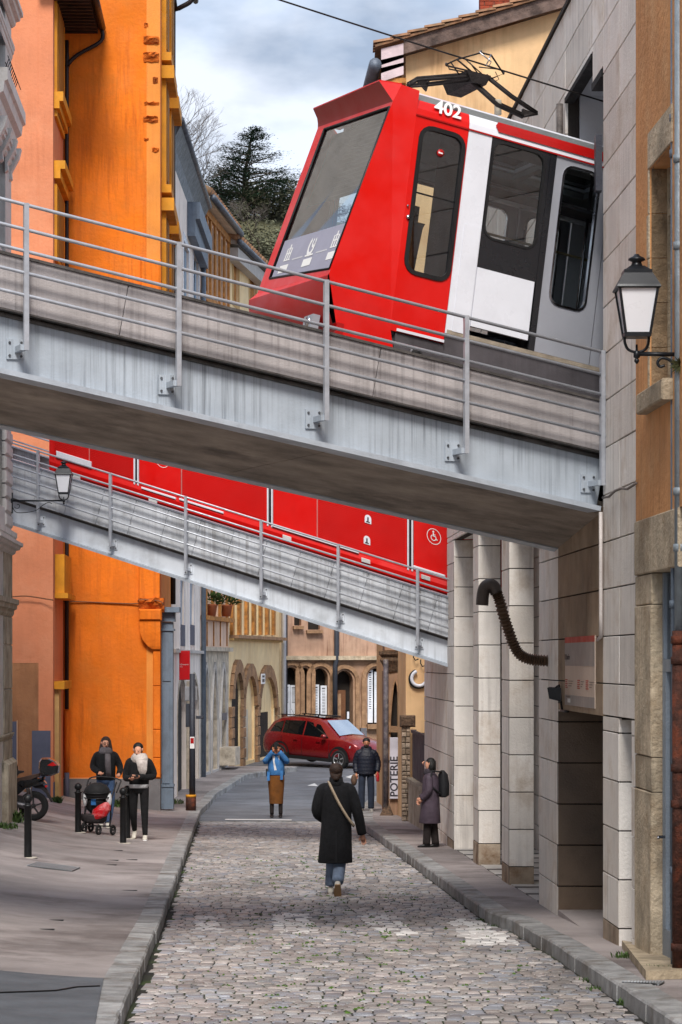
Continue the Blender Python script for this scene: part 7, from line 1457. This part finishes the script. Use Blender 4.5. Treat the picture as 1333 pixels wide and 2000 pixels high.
def legs(t, g, S, mat, r0=.088, r1=.06, name='trousers', end=0.):
    mb = MB(); mb.loft([ell(g['pel'].x, g['pel'].y, g['pel'].z+z*S, rx*S, ry*S, 14) for z, rx, ry in ((-.12, .12, .09), (-.04, .165, .115), (.06, .16, .11), (.12, .14, .1))])
    for s in 'lr': P = smooth([g['hi'+s]+Zv*.03*S, g['kn'+s], g['an'+s]+Zv*end*S], 6); mb.tube(P, [(r0+(r1-r0)*i/(len(P)-1))*S for i in range(len(P))], 12)
    return mb.build(name, mat, t, local=True)
# 1 woman walking away in a long black coat
m_coat = fabric('black_wool_coat', (17, 17, 21)); m_jean = fabric('light_jeans', (112, 126, 148)); m_brownhair = M('brown_hair', (52, 34, 25), rough=.6, var=.3, scale=30, bump=.4); m_blackhair = M('black_hair', (16, 13, 13), rough=.5, var=.3, scale=30, bump=.4)
fp = gpx(657, 1750, fn=lambda X, Y: gz(Y)); J = std(1); J.update(wrr=(.335, .05, .80), elr=(.275, -.02, 1.08), ell=(-.25, .0, 1.10), wrl=(-.16, .18, .98), knl=(-.05, .10, .50), anl=(-.07, .16, .085), knr=(.05, .02, .46), anr=(.02, -.22, .16), cro=(-.01, 0, 1.655))
t, g, S, bd = person('woman walking away in a long black coat with a shoulder strap and bun', fp, 1.635, 1, J)
hair(t, g, S, 1, m_brownhair, 'bun'); legs(t, g, S, m_jean, .09, .075, end=.04)
lp('coat', [ell(cx, cy, z*S, rx*S, ry*S, 24, fold=fo_, ph=1) for z, rx, ry, cx, cy, fo_ in ((.43, .215, .16, -.02, .0, .06), (.44, .22, .165, -.02, .0, .06), (.7, .205, .155, -.01, 0, .045), (.95, .195, .14, 0, 0, .025), (1.12, .20, .135, 0, 0, .01), (1.3, .212, .13, 0, 0, 0), (1.40, .205, .11, 0, 0, 0), (1.45, .12, .085, 0, 0, 0), (1.50, .075, .075, 0, .01, 0))], m_coat, t)
lp('collar', [ell(0, 0, z*S, r_*S, r_*S*.95, 16) for z, r_ in ((1.43, .11), (1.47, .092), (1.535, .085), (1.53, .07))], m_coat, t)
for s in 'lr': sleeve(t, [g['sh'+s]+Vector((0, 0, .01)), g['el'+s], g['wr'+s]], (.082*S, .058*S), m_coat)
mb = MB(); pts = smooth([Vector((-.10, .02, 1.475))*S, Vector((-.07, -.115, 1.42))*S, Vector((.03, -.158, 1.22))*S, Vector((.13, -.155, 1.05))*S, Vector((.215, -.10, .93))*S, Vector((.225, .02, .90))*S], 5); mb.tube(pts, .013*S, 4); mb.build('bag_strap', M('beige_strap', (168, 150, 128), rough=.6), t, local=True)
mb = MB(); mb.box(-.006, .006, -.178*S, -.14*S, .44*S, .85*S); mb.build('back_vent', m_rubber, t, local=True)
m_wshoe = M('white_trainer', (205, 198, 186), rough=.6, var=.1, scale=12); m_gum = M('tan_sole', (150, 118, 84), rough=.7)
shoe(t, g['anl'], S, (0, 1, 0), m_wshoe, sole=m_gum); shoe(t, g['anr'], S, (0, .55, -.8), m_wshoe, sole=m_gum)
# 2 woman in a blue denim jacket photographing with her phone
fp = gpx(540, 1597, fn=lambda X, Y: gz(Y)); J = std(-1, .17, .10); J.update(ell=(-.25, -.10, 1.30), wrl=(-.075, -.20, 1.52), elr=(.25, -.10, 1.30), wrr=(.075, -.20, 1.52)); t, g, S, bd = person('woman in blue denim jacket and brown midi skirt photographing with a raised phone', fp, 1.63, -1, J, m_skin2)
hair(t, g, S, -1, m_blackhair, 'short'); face(t, g, S, -1, m_skin2); m_den = fabric('blue_denim', (58, 112, 168)); m_skirt2 = fabric('mustard_brown_skirt', (104, 62, 18)); m_tight = fabric('black_tights', (34, 26, 26)); m_shirt = fabric('white_shirt', (214, 214, 216))
lp('skirt', [ell(0, 0, z*S, rx*S, ry*S, 20, fold=.015) for z, rx, ry in ((.32, .155, .12), (.33, .158, .12), (.5, .165, .125), (.75, .185, .135), (.92, .19, .135), (1.08, .145, .10), (1.12, .12, .09))], m_skirt2, t)
legs(t, g, S, m_tight, .06, .045, 'tights'); lp('jacket', [ell(0, 0, z*S, rx*S, ry*S, 18, fold=.02) for z, rx, ry in ((.98, .195, .135), (.985, .20, .14), (1.15, .19, .135), (1.3, .20, .13), (1.40, .19, .11), (1.45, .11, .085), (1.48, .08, .07))], m_den, t)
mb = MB(); mb.add([Vector(p)*S for p in ((-.035, -.132, 1.06), (.03, -.132, 1.06), (.07, -.138, 1.3), (.09, -.11, 1.44), (0, -.10, 1.40), (-.09, -.11, 1.44), (-.07, -.138, 1.3))], [(0, 1, 2, 3, 4, 5, 6)]); mb.build('shirt', m_shirt, t, local=True)
for s in 'lr': sleeve(t, [g['sh'+s], g['el'+s], g['wr'+s]], (.072*S, .055*S), m_den)
for x, z in ((-.17, .94), (.12, .96)): mb = MB(); mb.box(x-.03, x+.03, -.14, -.125, z-.12, z+.08); mb.build('jacket_tail', m_den, t, local=True)
for s in 'lr': shoe(t, g['an'+s], S, (0, -1, 0), M('black_shoe', (24, 22, 24), rough=.35))
mb = MB(); mb.box(-.235*S, -.20*S, -.05, .1, .95*S, 1.12*S); mb.build('shoulder_bag', m_rubber, t, local=True)
ph = fp+Vector((0, -.29, 1.585))*S; o = MB(); o.slab(-.037, .037, -.005, .005, -.0, .15, .003, lambda q: ph+Vector(q)); o = o.build('phone', m_rubber, o=ph); tag(o, 'dark phone held up before the face of the denim jacket woman', 'phone')
# 3 man in a navy puffer jacket
fp = gpx(716, 1584); J = std(-1, .20, .11); J.update(elr=(.27, .02, 1.13), wrr=(.25, -.10, .90), ell=(-.25, .04, 1.13), wrl=(-.235, -.02, .88)); t, g, S, bd = person('bearded man in navy puffer jacket standing right of the red car holding a bottle', fp, 1.60, -1, J, m_skin2)
m_bh = M('beard_hair', (40, 28, 24), rough=.8, bump=.4); hair(t, g, S, -1, m_blackhair, 'short'); face(t, g, S, -1, m_skin2, beard=m_bh); m_nav = M('navy_puffer', (20, 25, 40), rough=.5, var=.15, scale=6, bump=.3); m_djean = fabric('dark_jeans', (38, 46, 62))
legs(t, g, S, m_djean, .09, .07, end=-.02); rings = []
for i in range(22): z = .86+.60*i/21; k = 1+.028*math.sin(i*2.1); w = .225 if z < 1.25 else .225-.10*((z-1.25)/.21)**1.6; rings.append(ell(0, 0, z*S, w*k*S, w*.68*k*S, 18))
lp('puffer_jacket', rings, m_nav, t); lp('hood', [ell(0, .03, z*S, r_*S, r_*S*.9, 16) for z, r_ in ((1.40, .14), (1.45, .135), (1.50, .12), (1.52, .09))], m_nav, t)
for s in 'lr':
    P = smooth([Vector((g['sh'+s].x*.5, 0, g['sh'+s].z-.03)), Vector((g['sh'+s].x*.95, 0, g['sh'+s].z-.06)), g['el'+s], g['wr'+s]+Zv*.03], 9); mb = MB(); mb.tube(P, [(.09-.025*i/(len(P)-1))*S*(1+.06*math.sin(i*1.9)) for i in range(len(P))], 12); mb.build('sleeve', m_nav, t, local=True); shoe(t, g['an'+s], S, (.1 if s == 'r' else -.25, -1, 0), M('grey_trainer', (130, 126, 122), rough=.7), sole=m_wshoe)
mb = MB(); bt = fp+Vector((.265, -.17, .70))*S; mb.lathe([(.03, 0), (.034, .02), (.034, .14), (.014, .19), (.014, .21)], bt, 12); o = mb.build('bottle', M('bottle_red', (170, 40, 44), rough=.3), o=bt); tag(o, 'small red bottle in the hand of the man in the navy jacket', 'bottle')
mb = MB(); bt = fp+Vector((-.29, -.02, .60))*S; mb.ball(bt+Vector((0, 0, .12)), (.07, .11, .13), 10, 8); mb.tube([bt+Vector((0, -.05, .22)), bt+Vector((.03, 0, .31)), bt+Vector((0, .05, .22))], .008, 5); o = mb.build('handbag', fabric('brown_bag', (96, 74, 60)), o=bt); tag(o, 'brown bag in the other hand of the man in the navy jacket', 'bag')
# 4 woman looking up, in profile, long mauve coat
fp = gpx(841, 1655, fn=lambda X, Y: gz(Y)+KH); J = std(-1, .15, .07); J.update(jaw=(-.045, -.01, 1.515), hea=(-.035, 0, 1.585), cro=(.0, 0, 1.64), shl=(-.03, -.15, 1.36), ell=(-.04, -.22, 1.08), wrl=(-.16, -.16, .93), shr=(.02, .16, 1.36), elr=(-.03, .22, 1.08), wrr=(-.16, .16, .93), anl=(-.075, -.03, .085), anr=(.10, .05, .085), knl=(-.05, -.03, .48), knr=(.06, .05, .48), hil=(-.03, -.06, .9), hir=(.03, .06, .9), che=(.0, 0, 1.28))
t, g, S, bd = person('woman in a long mauve grey coat and backpack looking up beside the stone pier', fp, 1.42, -1, J, m_skin)
h = g['hea']; mb = MB(); mb.ball(h+Vector((.035, 0, .01)), (.095*S, .092*S, .10*S), 14, 9); mb.loft([ell(h.x+.045, 0, h.z+z*S, rx*S, ry*S, 12) for z, rx, ry in ((.05, .085, .09), (-.05, .09, .10), (-.13, .085, .095), (-.17, .06, .07))]); mb.build('hair', m_blackhair, t, local=True)
q = face(t, g, S, -1, m_skin, look=.35, yaw=-1.45); m_mauv = M('mauve_quilted_coat', (72, 60, 72), rough=.7, var=.12, scale=6, bump=.4, bscale=25); m_dk = fabric('dark_brown_trousers', (36, 28, 28)); legs(t, g, S, m_dk, .085, .07, end=-.02)
lp('coat', [ell(cx*S, 0, z*S, rx*S, ry*S, 22, fold=fo_) for z, rx, ry, cx, fo_ in ((.46, .20, .21, -.01, .04), (.47, .205, .215, -.01, .04), (.75, .18, .20, 0, .03), (.97, .17, .19, 0, .02), (1.15, .165, .185, .01, .01), (1.3, .15, .185, .01, 0), (1.37, .12, .16, 0, 0), (1.42, .085, .1, -.01, 0), (1.50, .07, .075, -.01, 0))], m_mauv, t)
lp('scarf', [ell(-.02*S, 0, z*S, r_*S, r_*S, 16) for z, r_ in ((1.36, .10), (1.40, .115), (1.44, .105), (1.47, .08))], fabric('dark_scarf', (48, 42, 50)), t)
for s in 'lr': sleeve(t, [g['sh'+s], g['el'+s], g['wr'+s]], (.075*S, .062*S), m_mauv); shoe(t, g['an'+s], S, (-1, -.1, 0), M('black_shoe'))
bp_ = fp+Vector((.24, 0, .95))*S; mb = MB(); mb.loft([ell(bp_.x+cx, bp_.y, bp_.z+z, rx, .13, 14) for z, rx, cx in ((0, .05, 0), (.03, .085, .01), (.2, .09, .01), (.36, .075, 0), (.42, .03, -.01))]); mb.tube([bp_+Vector((-.02, -.12, .40)), bp_+Vector((-.18, -.15, .42)), bp_+Vector((-.22, -.17, .2)), bp_+Vector((-.04, -.13, .05))], .016, 6); o = mb.build('backpack', M('black_backpack', (26, 26, 30), rough=.7, bump=.3), o=bp_); tag(o, 'black backpack worn by the woman in the mauve coat', 'backpack')
# 5 woman with grey scarf pushing the stroller
fp = gpx(207, 1616); J = std(-1, .18, .09); J.update(elr=(.27, .0, 1.14), wrr=(.27, -.24, 1.02), ell=(-.24, .0, 1.14), wrl=(-.10, -.22, 1.05), knr=(.10, -.05, .48), anr=(.06, -.22, .10), jaw=(.0, -.03, 1.53)); t, g, S, bd = person('woman with glasses, long dark hair and grey scarf pushing a stroller', fp, 1.60, -1, J)
m_bj = fabric('black_jacket', (17, 17, 20)); hair(t, g, S, -1, m_brownhair, 'long'); q = face(t, g, S, -1, m_skin, look=-.15, yaw=.25); legs(t, g, S, fabric('blue_jeans', (62, 84, 118)), .085, .06); lp('jacket', [ell(0, 0, z*S, rx*S, ry*S, 20, fold=.015) for z, rx, ry in ((.90, .18, .125), (1.1, .185, .13), (1.3, .20, .13), (1.39, .195, .11), (1.44, .12, .085), (1.48, .08, .07))], m_bj, t)
for s in 'lr': sleeve(t, [g['sh'+s], g['el'+s], g['wr'+s]], (.072*S, .05*S), m_bj); shoe(t, g['an'+s], S, (.1, -1, -.1), m_wshoe)
m_sc = fabric('grey_scarf', (98, 92, 96)); lp('scarf', [ell(0, -.01, z*S, r_*S, r_*S*.9, 18, fold=.04, ph=z*30) for z, r_ in ((1.38, .11), (1.40, .135), (1.45, .135), (1.49, .12), (1.52, .09))], m_sc, t)
mb = MB(); mb.loft([[Vector((x0, -.135, z))*S, Vector((x1, -.145, z))*S, Vector((x1, -.165, z))*S, Vector((x0, -.16, z))*S] for z, x0, x1 in ((.98, .02, .12), (1.2, .0, .11), (1.40, .0, .10))], True, True); mb.build('scarf_end', m_sc, t, local=True)
for s in (-1, 1):
    mb = MB(); c_ = [q(.032*s+.026*math.cos(a_), .0+.02*math.sin(a_), .097) for a_ in [k*math.pi/6 for k in range(13)]]; mb.tube(c_, .0028*S, 4); mb.build('glasses_rim', m_rubber, t, local=True)
# 6 woman with white scarf reading her phone
fp = gpx(272, 1640); J = std(-1, .18, .10); J.update(elr=(.25, .0, 1.12), wrr=(.02, -.24, 1.12), ell=(-.23, -.02, 1.10), wrl=(-.13, -.24, 1.09), jaw=(-.02, -.06, 1.52), hea=(-.015, -.035, 1.59), cro=(0, -.01, 1.645), anl=(-.10, .25, .16), knl=(-.10, .03, .48), anr=(.11, -.04, .085)); t, g, S, bd = person('woman in black jacket and leggings with white scarf looking at her phone', fp, 1.60, -1, J)
hair(t, g, S, -1, m_blackhair, 'bun'); face(t, g, S, -1, m_skin, look=-.5, yaw=-.2); legs(t, g, S, fabric('black_leggings', (15, 14, 17)), .088, .043); lp('jacket', [ell(0, 0, z*S, rx*S, ry*S, 20, fold=.015) for z, rx, ry in ((.97, .17, .12), (1.12, .185, .13), (1.3, .205, .13), (1.39, .195, .11), (1.44, .12, .085), (1.48, .08, .07))], m_bj, t)
lp('shirt_hem', [ell(0, 0, z*S, .178*S, .128*S, 20, fold=.02) for z in (.91, .97, .975)], m_shirt, t)
for s in 'lr': sleeve(t, [g['sh'+s], g['el'+s], g['wr'+s]], (.074*S, .048*S), m_bj)
shoe(t, g['anr'], S, (.05, -1, 0), m_wshoe, sole=m_icon); shoe(t, g['anl'], S, (-.1, -.6, -.5), m_wshoe)
m_ws = fabric('cream_scarf', (206, 196, 190), blotch=.5, blcol=(130, 116, 112), blscale=6); lp('scarf', [ell(.01, -.01, z*S, r_*S, r_*S*.9, 18, fold=.05, ph=z*25) for z, r_ in ((1.33, .10), (1.37, .15), (1.43, .155), (1.48, .135), (1.52, .10))], m_ws, t)
mb = MB(); mb.loft([[Vector((x0, -.135, z))*S, Vector((x1, -.14, z))*S, Vector((x1, -.175, z))*S, Vector((x0, -.17, z))*S] for z, x0, x1 in ((1.10, .06, .10), (1.22, .0, .15), (1.40, -.04, .16))], True, True); mb.build('scarf_end', m_ws, t, local=True)
pp = fp+Vector((-.06, -.33, 1.11))*S; mb = MB(); mb.hexa([pp+Vector(v) for v in ((-.07, -.03, 0), (.07, -.03, .0), (.07, .05, .04), (-.07, .05, .04), (-.07, -.035, .01), (.07, -.035, .01), (.07, .045, .05), (-.07, .045, .05))]); o = mb.build('phone', m_rubber, o=pp); tag(o, 'phone in the hands of the woman with the white scarf', 'phone')
# stroller
g_ = gpx(190, 1629); SYt = g_.y-.0; t = thing('stroller', 'black stroller with hooded seat and red bag in its basket', 'stroller', g_)
m_hood = M('black_hood_fabric', (26, 25, 27), rough=.8, bump=.3); kq = 5000/SYt
def q3(x, y, d=0): return px(x, y, SYt+d)
def tb(nm, pts, r_, m=m_scb): mb = MB(); mb.tube(pts, r_, 8); mb.build(nm, m, t)
for x, y, d in ((165, 1619, -.1), (193, 1622, -.25), (221, 1621, .05), (178, 1616, .45)): 
    c_ = q3(x, y, d); c_.z = max(c_.z, pavz(c_.x, c_.y)+.088); wheel(t, c_, .088, .035, (1, -.45, 0), 4, m_scb)
for sx, d in ((163, -.0), (214, .1)):
    tb('frame_tube', [q3(sx+2, 1600, d-.1), q3(sx+(6 if sx < 180 else 4), 1560, d), q3(sx+14, 1528, d+.2)], .014); tb('frame_tube', [q3(sx+1, 1612, d-.15), q3(sx+3, 1590, d), q3(sx+12 if sx < 200 else sx-2, 1555, d)], .014)
tb('handle', smooth([q3(228, 1548, .25), q3(235, 1530, .38), q3(236, 1524, .42), q3(222, 1519, .44), q3(196, 1517, .44), q3(176, 1520, .42), q3(170, 1535, .3)], 4), .013); tb('front_axle', [q3(163, 1612, -.12), q3(221, 1614, -.0)], .012)
mb = MB(); c_ = q3(190, 1548, .0); mb.loft([[c_+Vector((rx*math.cos(a_), ry*math.sin(a_)*.9, z)) for a_ in [2*math.pi*k/16 for k in range(16)]] for z, rx, ry in ((-.10, .19, .17), (-.06, .225, .2), (.0, .23, .21), (.07, .205, .2), (.13, .15, .16), (.165, .07, .09))]); mb.build('hood', m_hood, t)
for z_, rx in ((-.065, .232), (.02, .236)): tb('hood_rib', [c_+Vector((rx*math.cos(a_), -.2*math.sin(a_)-.0, z_-.03*math.sin(a_))) for a_ in [math.pi*k/12 for k in range(13)]], .01, m_rubber)
mb = MB(); c_ = q3(189, 1572, .02); mb.loft([[c_+Vector((rx*math.cos(a_), ry*math.sin(a_), z)) for a_ in [2*math.pi*k/14 for k in range(14)]] for z, rx, ry in ((-.14, .1, .1), (-.08, .16, .14), (.05, .17, .15), (.12, .15, .14))]); mb.build('seat_shell', m_hood, t)
p0 = q3(183, 1566, -.16); mb = MB(); mb.box(-.04, .04, -.006, 0, -.055, .055, T=lambda v: p0+Vector(v)); mb.build('blue_label', M('blue_label', (30, 92, 150), rough=.6), t)
mb = MB(); c_ = q3(184, 1597, .0); mb.loft([[c_+Vector((rx*math.cos(a_)*(1 if abs(math.cos(a_)) < .8 else 1.05), ry*math.sin(a_), z)) for a_ in [2*math.pi*k/12 for k in range(12)]] for z, rx, ry in ((-.09, .15, .14), (-.05, .2, .19), (.04, .215, .2), (.06, .22, .205))]); mb.build('basket', M('basket_mesh', (58, 52, 54), rough=.85, bump=.6), t)
c_ = q3(205, 1562, -.05); mb = MB(); mb.ball(c_+Vector((.07, 0, .0)), (.05, .05, .14), 10, 6); mb.build('white_cushion', m_shirt, t); mb = MB(); mb.ball(q3(167, 1560, -.05), (.04, .06, .13), 10, 6); mb.build('white_cushion', m_shirt, t)
c_ = q3(199, 1582, -.14); mb = MB(); mb.loft([[c_+Vector((x+w*math.cos(a_), d*math.sin(a_), z)) for a_ in [2*math.pi*k/10 for k in range(10)]] for z, x, w, d in ((-.15, -.08, .06, .05), (-.1, -.04, .13, .08), (.0, .0, .15, .09), (.08, .05, .10, .07), (.13, .08, .03, .03))], True, False); o = mb.build('shopping_bag', M('red_bag', (186, 20, 30), rough=.35, var=.1, blotch=.4, blcol=(220, 200, 200), blscale=5), o=c_); tag(o, 'shiny red and white bag lying in the stroller basket', 'bag')
